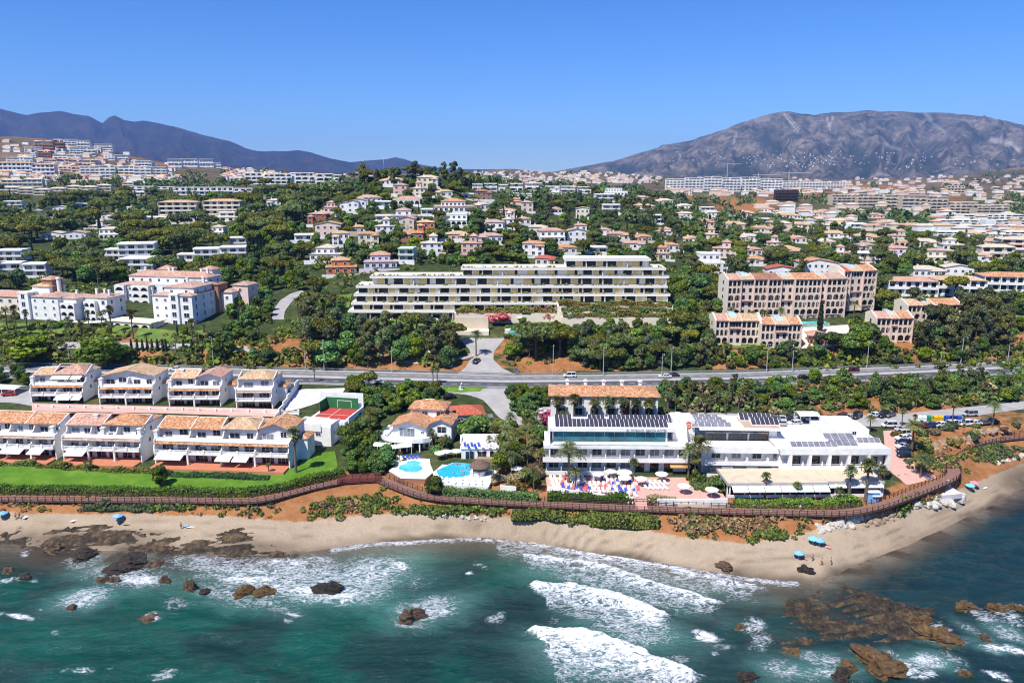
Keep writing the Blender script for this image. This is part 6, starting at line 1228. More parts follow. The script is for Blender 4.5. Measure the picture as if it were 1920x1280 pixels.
# ------------------------------------------------------------------ villas on the slopes
WCOL = {'w': ('white', 'white'), 'c': ('cream', 'cream'), 'p': ('pale_pink', 'pale pink'), 'k': ('pink', 'pink'), 'o': ('orange_wall', 'bright orange'), 'r': ('red_wall', 'dark red'), 'b': ('brown_wall', 'brown'), 'l': ('lilac', 'lilac'), 'g': ('sage', 'pale green'), 'e': ('beige', 'beige')}
RCOL = {'o': ('tile_orange', 'orange tiled'), 's': ('tile_salmon', 'salmon tiled'), 't': ('tile_tan', 'tan tiled'), 'p': ('tile_pink', 'pinkish tiled'), 'r': ('tile_red', 'red tiled'), 'c': ('tile_cream', 'cream tiled'), 'b': ('tile_brown', 'brown tiled'), 'f': ('flat', 'flat')}
VILLAS = [  # x0, x1, base row, storeys, wall, roof, shape: s simple, t tower, u stepped upper floor, a arcade, m modern, g gable
 (712, 757, 347, 1, 'w', 't', 's'), (781, 822, 351, 2, 'c', 'c', 's'), (737, 763, 366, 2, 'k', 'p', 's'), (768, 797, 368, 2, 'c', 't', 't'), (736, 788, 384, 1, 'w', 's', 'a'), (667, 716, 381, 1, 'w', 'p', 's'), (700, 736, 388, 1, 'w', 'f', 'm'),
 (640, 656, 402, 2, 'w', 'c', 'g'), (655, 669, 399, 2, 'w', 'p', 'g'), (668, 684, 396, 2, 'w', 'c', 'g'), (607, 634, 399, 2, 'p', 'p', 'u'), (590, 622, 409, 1, 'p', 'p', 's'), (578, 613, 421, 2, 'r', 'p', 's'), (591, 640, 442, 2, 'p', 's', 'g'),
 (733, 781, 416, 2, 'w', 'p', 'u'), (703, 734, 415, 1, 'w', 'f', 'm'), (812, 890, 398, 2, 'w', 'o', 'u'), (890, 919, 393, 1, 'c', 'c', 's'), (893, 922, 377, 2, 'b', 'b', 's'), (835, 876, 423, 2, 'w', 'f', 'a'), (789, 811, 403, 1, 'w', 'f', 'm'),
 (896, 944, 428, 1, 'w', 'p', 's'), (944, 961, 427, 2, 'w', 'c', 't'), (975, 995, 421, 1, 'w', 's', 's'), (704, 740, 441, 2, 'w', 'c', 't'), (757, 794, 449, 1, 'b', 'o', 's'), (783, 816, 439, 2, 'o', 't', 's'), (832, 880, 451, 1, 'k', 't', 's'),
 (896, 943, 454, 1, 'l', 'p', 's'), (864, 904, 474, 2, 'k', 's', 't'), (789, 831, 474, 2, 'w', 'c', 't'), (580, 640, 489, 2, 'w', 'c', 'u'), (612, 669, 514, 2, 'o', 't', 'u'), (682, 745, 504, 2, 'l', 's', 'u'), (746, 776, 490, 2, 'g', 'f', 'm'),
 (816, 849, 369, 1, 'c', 't', 's'), (660, 686, 437, 1, 'e', 't', 's'), (552, 590, 451, 1, 'w', 'f', 'm'), (870, 889, 373, 1, 'w', 'f', 'm'), (1012, 1061, 455, 2, 'w', 's', 'a'), (1063, 1100, 454, 2, 'w', 'p', 'g'), (979, 1021, 480, 2, 'w', 'o', 's'),
 (1042, 1082, 476, 1, 'c', 'o', 's'), (1121, 1146, 441, 1, 'w', 's', 's'), (1140, 1180, 449, 1, 'c', 's', 's'), (1184, 1223, 454, 1, 'e', 'o', 's'), (1171, 1210, 467, 1, 'w', 's', 's'), (1102, 1140, 475, 1, 'w', 'f', 'm'), (991, 1027, 437, 1, 'c', 'c', 's'),
 (978, 1000, 398, 2, 'p', 'p', 's'), (1129, 1163, 400, 2, 'w', 'f', 'm'), (1116, 1153, 379, 2, 'w', 'f', 'm'), (1125, 1177, 367, 2, 'w', 'f', 'u'), (1188, 1228, 393, 1, 'c', 't', 's'), (1186, 1219, 377, 1, 'p', 'p', 's'), (1229, 1262, 382, 1, 'c', 'c', 's'),
 (1271, 1302, 415, 2, 'w', 'c', 's'), (1317, 1349, 412, 2, 'w', 'c', 's'), (1355, 1402, 428, 1, 'e', 't', 's'), (1314, 1340, 395, 1, 'w', 'f', 'm'), (1265, 1298, 392, 1, 'w', 'c', 's'), (1281, 1309, 456, 1, 'c', 't', 's'), (1336, 1380, 482, 2, 'p', 's', 't'),
 (1304, 1366, 512, 3, 'w', 'f', 'u'), (1003, 1041, 497, 1, 'c', 'r', 's'), (1439, 1505, 478, 1, 'c', 't', 's'), (1397, 1429, 478, 1, 'p', 's', 's'), (1500, 1568, 516, 2, 'w', 'o', 'g'), (1438, 1494, 517, 1, 'w', 'r', 'g'), (1660, 1704, 486, 2, 'l', 's', 's'),
 (1712, 1770, 518, 1, 'w', 'c', 's'), (1772, 1824, 514, 1, 'w', 'c', 'g'), (1579, 1626, 427, 1, 'w', 'f', 'm'), (1629, 1657, 409, 1, 'k', 's', 's'), (1529, 1558, 415, 1, 'w', 's', 's'), (1568, 1598, 419, 1, 'p', 's', 's'), (1523, 1548, 404, 1, 'c', 't', 's'),
 (1400, 1440, 497, 1, 'w', 'o', 's'), (1240, 1275, 470, 1, 'w', 'o', 's'), (1690, 1735, 430, 1, 'c', 's', 's'), (1740, 1790, 432, 1, 'c', 't', 's'), (1640, 1680, 425, 1, 'c', 's', 's'), (1480, 1520, 428, 1, 'c', 't', 's'), (1460, 1500, 410, 1, 'w', 't', 's'), (1420, 1452, 398, 1, 'w', 's', 's'),
 (1600, 1650, 452, 1, 'c', 't', 's'), (1840, 1895, 462, 1, 'c', 's', 's'), (1800, 1840, 446, 1, 'w', 't', 's'), (1545, 1590, 446, 1, 'w', 't', 's'), (1715, 1760, 462, 1, 'w', 'c', 's'), (1890, 1930, 440, 1, 'c', 't', 's'),
 (198, 225, 489, 2, 'w', 'f', 'm'), (224, 290, 489, 3, 'w', 'f', 'm'), (226, 287, 508, 2, 'w', 'f', 'm'), (333, 362, 488, 1, 'w', 'f', 'm'), (364, 410, 488, 2, 'w', 'f', 'm'), (413, 462, 485, 2, 'w', 'f', 'm'), (-8, 42, 491, 2, 'w', 'f', 'm'), (-5, 40, 517, 2, 'w', 'f', 'm'), (44, 86, 519, 2, 'w', 'f', 'm'),
 (78, 118, 448, 1, 'w', 'c', 'g'), (118, 160, 447, 1, 'w', 'p', 'g'), (100, 125, 396, 1, 'w', 'c', 'g'), (190, 218, 411, 1, 'w', 'o', 'g'), (60, 72, 403, 1, 'w', 'c', 'g'), (80, 105, 409, 1, 'w', 's', 'g'), (8, 40, 391, 2, 'w', 'f', 'm'), (140, 175, 389, 1, 'w', 'f', 'm'), (265, 305, 415, 1, 'w', 'f', 'm'), (1480, 1512, 455, 1, 'c', 's', 's'), (1385, 1425, 452, 1, 'w', 'c', 's'), (1410, 1450, 436, 1, 'c', 's', 's')]
_rx = random.Random(31)
def spare_plots():
 """more houses in the gaps, where the hillside is just as built up"""
 for (x0, x1, y0, y1, n) in ((1000, 1300, 360, 420, 6), (1300, 1560, 395, 480, 9), (1560, 1920, 440, 500, 12), (600, 960, 360, 480, 5), (20, 540, 372, 470, 8), (1000, 1290, 425, 490, 3)):
  k = t = 0
  while k < n and t < 400:
   t += 1; y = _rx.uniform(y0, y1); w = _rx.uniform(24, 46) * (0.55 + 0.45 * (y - 350) / 130); x = _rx.uniform(x0, x1)
   if any(v[0] - 5 < x + w and x < v[1] + 5 and abs(v[2] - y) < 15 for v in VILLAS): continue
   VILLAS.append((x, x + w, y, _rx.choice([1, 1, 2, 2]), _rx.choice('wwwwccpe') if x > 600 else 'w', _rx.choice('ostpct') if x > 600 else _rx.choice('cf'), _rx.choice('ssugtam'))); k += 1
spare_plots()
def zone_of(px, py):
 if px < 560: return 'in the left pine wood' if py > 430 else 'on the upper left slope'
 if px < 970:
  for lim, nm in ((392, 'along the central hill crest'), (425, 'on the central upper slope'), (460, 'on the central middle slope')):
   if py < lim: return nm
  return 'above the terraced block, left'
 if px < 1300:
  return 'right of the central hill' if py < 430 else 'above the terraced block, right'
 return 'on the far right-hand slope' if py < 440 else ('on the middle right-hand slope' if py < 470 else 'behind the arcaded apartments')
HOUSEBOX = []                                  # photo boxes that trees should not cover: x0, y0, x1, y1, depth
def villas():
 zones = {}
 VILLAS[:] = [v if not (v[5] == 'f' and v[6] in 'stg') else v[:6] + ('m',) for v in VILLAS]
 for v in VILLAS: zones.setdefault(zone_of((v[0] + v[1]) / 2, v[2]), []).append(v)
 for v in VILLAS:
  x0, x1, py, st, wc, rc, shape = v; cx = (x0 + x1) / 2; g = ground(cx, py)
  if g is None: continue
  zn = zone_of(cx, py); mem = sorted(zones[zn], key=lambda q: q[0] + q[1]); k = mem.index(v)
  sc = FPX / proj(*g)[2]; W = (x1 - x0) / sc * 0.97; hgt = 3.1 * st + 0.4; W = max(W, 7)
  wall, wn_ = WCOL[wc]; roof, rn_ = RCOL[rc]
  pos = '%s from left' % ordinal(k) if len(mem) > 1 else 'alone'
  lb = '%s %s, %s roof, %s %s' % (wn_, {1: 'bungalow', 2: 'villa', 3: 'tall villa'}[st], rn_, pos, zn)
  a = RNG.uniform(-0.16, 0.16) + (-g.x / g.y) * 0.3
  b = Bld('villa', lb, g, a, 'villa', 'villas ' + zn); D = min(max(W * 0.7, 8), 13); h = 3.1 * st + 0.3
  X0, X1 = -W / 2, W / 2; rr = roof if roof != 'flat' else 'flat'; rh = min(1.8, D * 0.15)
  nc = max(2, int(W / 3.0))
  b.put('garden_wall', MB().box(X0 - 2, X1 + 1.5, -4.3, -4.0, -1.5, RNG.uniform(0.1, 1.3)), 'white' if RNG.random() < 0.7 else wall)
  if shape == 's' and W > 9:
   sgn = RNG.choice((-1, 1)); w2 = W * RNG.uniform(0.3, 0.45); xa = X0 if sgn < 0 else X1 - w2
   vol(b, xa, xa + w2, -2.4, 3, h * RNG.uniform(0.72, 0.9), wall, rr, 1.0, floors=st, cols=max(1, int(w2 / 3)), ww=1.6, wh=1.6, side='b')
  if shape == 's': vol(b, X0, X1, 0, D, h, wall, rr, rh, floors=st, cols=nc, ww=1.5, wh=1.5, side='b'); b.chimney(X0 + W * 0.3, D * 0.6, h + rh * 0.5, 1.4, 0.8)
  elif shape == 't': vol(b, X0, X1, 0, D, h - 1.6, wall, rr, rh * 0.8, floors=st, cols=nc, ww=1.4, wh=1.3, side='b'); vol(b, X0 + W * 0.4, X0 + W * 0.75, 0.8, D * 0.6, h + 2.0, wall, rr, 1.6, floors=st + 1, cols=1, ww=1.2, wh=1.2, side='b')
  elif shape == 'u': vol(b, X0, X1, 0, D, h * 0.52, wall, rr, 0.7, floors=max(1, st - 1), cols=nc, ww=1.7, wh=1.6, side='b'); vol(b, X0 + W * 0.18, X1 - W * 0.22, 2.0, D + 1, h, wall, rr, rh, floors=st, cols=max(2, nc - 2), ww=1.3, wh=1.4, side='b'); b.rail(X0 + 0.3, X1 - 0.3, 0.1, h * 0.52 + (0.3 if rr == 'flat' else 0.2), 0.9, wall)
  elif shape == 'a':
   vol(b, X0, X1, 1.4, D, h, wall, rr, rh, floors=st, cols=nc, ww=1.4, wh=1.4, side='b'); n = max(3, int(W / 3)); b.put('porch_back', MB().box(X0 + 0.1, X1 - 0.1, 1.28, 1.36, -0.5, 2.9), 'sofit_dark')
   for i in range(n): b.arch(X0 + W * i / n, 0, -0.2, W / n, 3.1, wall, sill=0, pier=0.3)
   b.put('porch_roof', MB().box(X0 - 0.1, X1 + 0.1, -0.2, 1.5, 2.9, 3.15), wall)
  elif shape == 'm':
   vol(b, X0, X1, 0.8, D, h, wall, 'flat', side='b'); n = max(2, int(W / 4.5))
   for f in range(st):
    b.put('balcony', MB().box(X0 - 0.1, X1 + 0.1, -0.7, 0.8, f * 3.1 - 0.15, f * 3.1 + 0.1).box(X0, X1, -0.7, -0.6, f * 3.1 + 0.1, f * 3.1 + 0.8), wall)
    for i in range(n): b.win(X0 + W * (i + 0.5) / n, 0.77, f * 3.1 + 0.25, W / n * 0.62, 2.2, style='dark' if i % 2 else 'grey')
   b.put('canopy', MB().box(X0 - 0.15, X1 + 0.15, -0.5, 0.8, h - 0.25, h + 0.1), wall)
  elif shape == 'g':
   vol(b, X0, X1, 0, D, h, wall, rr, rh, floors=st, cols=nc, ww=1.3, wh=1.3, side='b', kind='gf'); b.put('gable_wall', MB().yprism([(X0, h), (X1, h), (0, h + rh)], 0.02, 0.3), wall)
  HOUSEBOX.append((x0 - 1, py - hgt * sc * 0.95, x1 + 1, py - 3, g.y))
villas()
# ------------------------------------------------------------------ rows and blocks farther off
def far_block(label, x0, x1, base, top, wall, roof, floors, group=None, bays=None, name='apartment_block', tilt=0.0, band='glass_dark', dep=None, steps=0):
 g = ground((x0 + x1) / 2, base)
 if g is None: return
 sc = FPX / proj(*g)[2]; W = (x1 - x0) / sc; h = (base - top) / sc; D = dep or min(max(W * 0.5, 9), 16)
 b = Bld(name, label, g, tilt - g.x / g.y * 0.3, 'building', group); fh = h / floors; n = bays or max(2, int(W / 5.5))
 X0 = -W / 2
 if steps:                                            # terraced silhouette, each bay its own height
  for k in range(n): hh = h - RNG.choice([0, 1, 1, 2]) * fh * 0.5; b.put('wall', MB().box(X0 + W * k / n + 0.02, X0 + W * (k + 1) / n - 0.02, 1.2 + RNG.uniform(0, 1.5), D, -3, hh), wall)
 else: b.put('wall', MB().box(X0, -X0, 1.2, D, -3, h), wall)
 for f in range(floors):
  b.put('balcony', MB().box(X0, -X0, 0.0, 1.25, f * fh - 0.15, f * fh + 0.15).box(X0, -X0, 0.0, 0.12, f * fh + 0.15, f * fh + fh * 0.32), wall)
  for k in range(n):
   w = W / n * RNG.uniform(0.4, 0.7); xc = X0 + W * (k + 0.5) / n; b.box('window', band, xc - w / 2, xc + w / 2, 1.12, 1.18, f * fh + 0.2, f * fh + fh * 0.85)
 for k in range(n + 1):
  if k % 2 == 0: b.put('pier', MB().box(X0 + W * k / n - 0.15, X0 + W * k / n + 0.15, 0.02, 1.2, -2, h * (0.98 if not steps else 0.75)), wall)
 if roof: b.put('roof', MB().hip(X0, -X0, 0.6, D, h, 1.6, 0.4), roof) if roof != 'flat' else b.put('roof_parapet', MB().box(X0 - 0.1, -X0 + 0.1, 1.0, D + 0.1, h - 0.2, h + 0.5), wall)
 HOUSEBOX.append((x0, top, x1, base - 1, g.y))
far_block('long white block with orange roof at the left edge of the far hill', -6, 62, 327, 306, 'white_cool', 'tile_tan', 3); far_block('second white block with orange roof stepping down the far left hill', 63, 101, 330, 309, 'white_cool', 'tile_tan', 3)
far_block('large cream apartment block with orange roof in the pine wood, left half', 300, 368, 412, 380, 'cream', 'tile_tan', 4, steps=0); far_block('large cream apartment block with orange roof in the pine wood, right half', 384, 450, 411, 378, 'cream', 'tile_tan', 4)
far_block('low cream terrace in front of the large cream apartment block', 293, 452, 420, 408, 'cream', 'flat', 1)
far_block('white townhouse row with pale tiled roofs right of the arcaded complex', 1668, 1755, 556, 528, 'white', 'tile_salmon', 2, bays=6); far_block('white townhouse row with orange roofs beside the umbrella pine', 1757, 1845, 556, 526, 'white', 'tile_tan', 2, bays=6); far_block('white townhouse row at the right edge with long orange roof', 1850, 1960, 548, 520, 'white', 'tile_orange', 2, bays=8)
far_block('cream two-storey terrace at the right edge above the townhouse rows', 1842, 1900, 487, 464, 'cream', 'tile_cream', 2); far_block('long pale apartment row at the right edge on the slope', 1880, 1960, 476, 450, 'pale_pink', 'tile_cream', 3)
for k, (x0, x1, b_, t_) in enumerate([(327, 360, 366, 352), (362, 395, 366, 352), (397, 437, 366, 352), (438, 473, 366, 354), (245, 290, 359, 350), (292, 325, 359, 351)]): far_block('low white modern row in the pines, %s from the left' % ordinal(sorted([327, 362, 397, 438, 245, 292]).index(x0)), x0, x1, b_, t_, 'white', 'flat', 2, 'modern rows in the pines')
xs_ = [(460, 492, 346, 325), (495, 547, 346, 327), (553, 590, 347, 325), (592, 625, 348, 327), (626, 648, 346, 329)]
for k, (x0, x1, b_, t_) in enumerate(xs_): far_block('white cubic apartment block below the antenna hill, %s from the left' % ordinal(k), x0, x1, b_, t_, 'white', 'flat', 3, 'cubic blocks below the antenna hill', steps=1)
def far_cluster(what, group, items, wall, roof, floors, steps=1, where='', band='glass_grey'):
 it = sorted(items, key=lambda q: q[0] + q[1] * 0.01)
 for k, (x0, x1, b_, t_) in enumerate(it): far_block('%s, %s from the left %s' % (what, ordinal(k), where), x0, x1, b_, t_, wall, roof, floors, group, steps=steps, band=band, tilt=RNG.uniform(-0.2, 0.2))
far_cluster('bright white terraced block', 'white terraces on the far left hill', [(153, 186, 333, 312), (187, 216, 334, 311), (223, 252, 334, 312), (253, 283, 335, 313), (284, 312, 334, 314)], 'white', 'flat', 4, 1, 'along the foot of the far hill')
far_cluster('small white stepped block', 'white blocks near the far left hilltop', [(122, 145, 275, 262), (146, 168, 280, 264), (132, 156, 290, 277), (158, 178, 293, 277), (178, 210, 284, 271), (214, 240, 284, 272), (100, 125, 305, 290), (126, 150, 306, 291), (48, 78, 285, 276), (15, 60, 312, 296), (40, 66, 298, 288)], 'white', 'flat', 3, 1, 'near the far hilltop', 'glass_grey')
far_cluster('brick-red hillside block', 'red blocks on the far left hill', [(64, 82, 283, 266), (82, 100, 285, 266), (100, 120, 282, 263), (70, 96, 296, 284)], 'brown_wall', 'tile_salmon', 3, 1, 'on the far hill')
far_cluster('pink hillside terrace', 'pink terraces on the far left hill', [(84, 106, 310, 300), (108, 130, 311, 299), (130, 154, 312, 300), (154, 178, 313, 301), (110, 134, 322, 313), (134, 160, 324, 314)], 'pale_pink', 'tile_salmon', 2, 1, 'below the red blocks')
far_cluster('low white hillside villa row', 'low white rows on the far left ridge', [(195, 215, 300, 292), (215, 240, 302, 291), (246, 284, 313, 302), (315, 340, 313, 299), (340, 370, 313, 298), (370, 400, 314, 299), (398, 414, 315, 306)], 'white_cool', 'flat', 2, 1, 'on the far ridge')
far_cluster('pale low house row', 'pale rows under the far left hill', [(6, 42, 350, 338), (44, 78, 351, 337), (0, 34, 362, 352), (36, 62, 364, 354), (64, 92, 366, 356), (94, 122, 364, 354), (124, 150, 360, 350), (152, 180, 361, 351), (182, 207, 358, 348), (230, 250, 352, 343)], 'cream', 'tile_cream', 2, 0, 'under the far hill')
far_cluster('white block', 'white apartments on the far right', [(1248, 1282, 358, 336), (1284, 1318, 359, 334), (1320, 1352, 359, 332), (1354, 1388, 359, 334), (1390, 1424, 359, 333), (1426, 1465, 360, 336), (1468, 1505, 356, 340), (1506, 1545, 355, 341), (1546, 1585, 354, 342)], 'white', 'flat', 5, 1, 'in the long white development', 'glass_grey')
far_cluster('beige mid-rise apartment building', 'beige mid-rises on the right', [(1560, 1605, 386, 366), (1608, 1655, 388, 365), (1660, 1690, 390, 366), (1692, 1735, 393, 367), (1737, 1775, 393, 369), (1782, 1830, 402, 380), (1832, 1890, 405, 385)], 'beige', 'flat', 4, 1, 'on the right-hand plain')
far_block('dark brown unfinished block on the right-hand plain', 1455, 1496, 378, 357, 'dark_brown', 'flat', 4); far_block('small beige block under the dark right-hand hill', 1777, 1807, 363, 349, 'beige', 'flat', 3)
rows = []
for r, y in enumerate((412, 422, 432, 444)):
 for k in range(4): x = 1738 + k * 46 + r * 7; rows.append((x, x + 42, y, y - 9))
for r, y in enumerate((412, 422, 432, 444)):
 for k in range(4): x0, x1, b_, t_ = rows[r * 4 + k]; far_block('white terrace row, %s from the left in the %s rank at the far right' % (ordinal(k), ordinal(r)), x0, x1, b_, t_, 'white', 'flat', 2, 'white terrace ranks at the far right', steps=1)
far_cluster('white house row among the pines', 'white rows behind the central hill', [(1022, 1050, 362, 350), (1052, 1078, 362, 350), (1080, 1108, 363, 351), (955, 975, 372, 363), (976, 997, 372, 364), (886, 905, 358, 346), (908, 932, 359, 345), (935, 952, 360, 347), (956, 980, 360, 345), (984, 1015, 358, 344)], 'white', 'flat', 2, 1, 'right behind the central hilltop')
def specks():
 """villages scattered on the mountain's foot and the brown far hills: too many and too small to pick apart"""
 rs = np.random.RandomState(5); m = MB()
 def scatter(n, fx, dmin, dmax):
  for _ in range(n):
   px, py = fx(); g = None
   r = ray(px, py)
   g = ground(px, py)
   if g is None or not dmin < g.y < dmax: continue
   w = rs.uniform(3, 8); h = rs.uniform(3, 6); m.box(g.x - w, g.x + w, g.y, g.y + 8, g.z - 5, g.z + h, int(rs.choice([0, 0, 1, 3])))
   if rs.rand() < 0.75: m.hip(g.x - w, g.x + w, g.y, g.y + 8, g.z + h, 1.8, 0.4, m=int(rs.choice([2, 4, 5])))
 scatter(320, lambda: (rs.uniform(840, 1240), rs.uniform(322, 345)), 900, 3600); scatter(260, lambda: (rs.uniform(1250, 1920), rs.uniform(330, 368)), 900, 3600); scatter(220, lambda: (rs.uniform(420, 700), rs.uniform(318, 345)), 900, 3600); scatter(220, lambda: (rs.uniform(0, 340), rs.uniform(265, 350)), 800, 3600); scatter(100, lambda: (rs.uniform(1420, 1920), rs.uniform(368, 440)), 600, 3600)
 tag(m.build('distant_houses', ['white', 'cream', 'tile_tan', 'pale_pink', 'tile_salmon', 'tile_cream']), 'scatter of tiny pale houses on the distant brown hills', kind='stuff')
specks()
def mountain_villages():
 dg = bpy.context.evaluated_depsgraph_get(); dg.update(); rs = np.random.RandomState(9); m = MB(); t = [o for o in SC.objects if o.name.startswith('mountain')]
 for _ in range(170):
  px = rs.normal(1520, 60) if rs.rand() < 0.4 else rs.uniform(1250, 1925); py = rs.normal(300, 8) if px < 1640 else rs.normal(302, 9)
  py = min(max(py, 284), 318)
  if px > 1640: py = min(max(py, 287), 320)
  d = Vector(ray(px, py)).normalized()
  for o in t:
   ok, loc, nrm, _ = o.ray_cast(Vector((0, 0, H)), d)
   if ok: w = rs.uniform(2.5, 7); h = rs.uniform(2.5, 5); m.box(loc.x - w, loc.x + w, loc.y - 2, loc.y + 8, loc.z - 6, loc.z + h, int(rs.rand() < 0.25)); break
 tag(m.build('distant_village', ['white_cool', 'cream']), 'white villages scattered along the foot of the right mountain', kind='stuff')
mountain_villages()
def masts():
 for (px, py, top, w, lb, lat) in ((681, 329, 294, 1.4, 'dark antenna mast at the left of the hilltop', True), (697, 328, 290, 0.5, 'thin pole mast in the middle of the hilltop', False), (720, 328, 289, 2.2, 'pale lattice antenna tower on the hilltop', True)):
  g = ground(px, py) or ony(px, py, 556); sc = FPX / proj(*g)[2]; h = (py - top) / sc + 3; g.z -= 1
  b = Bld('antenna_mast', lb, g, 0, 'antenna')
  if lat:
   m = MB(); q = w / 2
   for sx, sy in ((-q, -q), (q, -q), (q, q), (-q, q)): m.tube([(sx, sy, 0), (sx * 0.5, sy * 0.5, h)], 0.09, 4)
   k = 0.0
   while k < h - 1:
    f0 = 1 - 0.5 * k / h; f1 = 1 - 0.5 * (k + 1.6) / h
    m.tube([(-q * f0, -q * f0, k), (q * f1, -q * f1, k + 1.6)], 0.05, 3); m.tube([(q * f0, -q * f0, k), (-q * f1, -q * f1, k + 1.6)], 0.05, 3); k += 1.6
   b.put('lattice', m, 'lamp_grey'); b.put('antenna_panel', MB().box(-w * 0.7, -w * 0.4, -w * 0.5, w * 0.5, h * 0.72, h * 0.9).box(w * 0.4, w * 0.7, -w * 0.5, w * 0.5, h * 0.72, h * 0.9).box(-0.3, 0.3, -w * 0.7, -w * 0.4, h * 0.55, h * 0.7), 'white_plastic')
  else: b.put('pole', MB().tube([(0, 0, 0), (0, 0, h)], 0.16, 6), 'lamp_grey'); b.put('antenna_tip', MB().tube([(0, 0, h), (0, 0, h + 1.5)], 0.05, 4), 'lamp_grey')
 for (px, py, top, lb) in ((1362, 352, 306, 'tower crane over the white development, left of the three'), (1420, 360, 326, 'tower crane over the white development, middle of the three'), (1476, 376, 322, 'tower crane over the dark unfinished block')):
  g = ground(px, py)
  if g is None: continue
  sc = FPX / proj(*g)[2]; h = (py - top) / sc; b = Bld('tower_crane', lb, g, RNG.uniform(-0.6, 0.6), 'crane'); b.put('mast', MB().box(-0.6, 0.6, -0.6, 0.6, 0, h), 'lamp_grey'); b.put('jib', MB().box(-9, 30, -0.5, 0.5, h - 3, h - 2), 'lamp_grey')
masts()
# ------------------------------------------------------------------ vegetation
def quads(P, N, S, rs, asp=0.75):
 """small leaf-clump faces at P facing about N"""
 n = len(P); N = N / np.maximum(np.linalg.norm(N, axis=1, keepdims=True), 1e-6)
 R = rs.normal(size=(n, 3)); T = np.cross(N, R); T /= np.maximum(np.linalg.norm(T, axis=1, keepdims=True), 1e-6); B = np.cross(N, T)
 a = T * S[:, None]; b = B * (S * asp)[:, None]
 V = np.stack([P - a - b * 0.6, P + a * 0.8 - b, P + a + b * 0.7, P - a * 0.7 + b], 1).reshape(-1, 3)
 return V, np.arange(4 * n).reshape(n, 4)
def lobe_points(c, r, n, rs, low=-0.35, shell=0.35):
 d = rs.normal(size=(int(n * 2.2) + 8, 3)); d /= np.linalg.norm(d, axis=1, keepdims=True); d = d[d[:, 2] > low][:n]
 k = 1 - shell * rs.rand(len(d), 1) ** 1.6
 P = np.asarray(c) + d * np.asarray(r) * k
 N = d / np.asarray(r) * np.mean(r) + rs.normal(size=d.shape) * 0.55
 return P, N
def crown_mesh(name, lobes, n, size, mat, seed, core=0.72, low=-0.35):
 rs = np.random.RandomState(seed); VV = []; FF = []; b = 0
 vol_ = [l[1][0] * l[1][1] for l in lobes]; tot = sum(vol_)
 for (c, r), w in zip(lobes, vol_):
  P, N = lobe_points(c, r, max(6, int(n * w / tot)), rs, low)
  V, F = quads(P, N, size * rs.uniform(0.6, 1.35, len(P)), rs); VV.append(V); FF.append(F + b); b += len(V)
 F = [tuple(f) for A in FF for f in A.tolist()]
 if core:                                             # twiggy heart that stops the light
  for c, r in lobes:
   m = 7; k = 5; base = b; pts = []
   for i in range(1, k):
    for q in range(m):
     ph = math.pi * i / k; th = 2 * math.pi * q / m + i; j = core * rs.uniform(0.8, 1.1)
     pts.append((c[0] + r[0] * j * math.sin(ph) * math.cos(th), c[1] + r[1] * j * math.sin(ph) * math.sin(th), c[2] + r[2] * j * math.cos(ph)))
   VV.append(np.array(pts)); b += len(pts)
   for i in range(k - 2):
    for q in range(m): F.append((base + i * m + q, base + i * m + (q + 1) % m, base + (i + 1) * m + (q + 1) % m, base + (i + 1) * m + q))
   F.append(tuple(base + q for q in range(m))); F.append(tuple(base + (k - 2) * m + q for q in range(m)))
 return mk_mesh(name, np.concatenate(VV), F, mat)
def trunk_mesh(h, r, branches, seed, mat='trunk', lean=0.05):
 rs = random.Random(seed); m = MB(); lx, ly = rs.uniform(-lean, lean) * h, rs.uniform(-lean, lean) * h
 m.tube([(0, 0, -0.5), (lx * 0.3, ly * 0.3, h * 0.4), (lx, ly, h)], [r * 1.25, r, r * 0.6], 7)
 for (x, y, z) in branches: m.tube([(lx * 0.7, ly * 0.7, h * 0.65), ((lx + x) * 0.5, (ly + y) * 0.5, (h * 0.8 + z) * 0.5), (x, y, z)], [r * 0.5, r * 0.4, r * 0.2], 5)
 return m.mesh('trunk', mat)
PROTO = {}
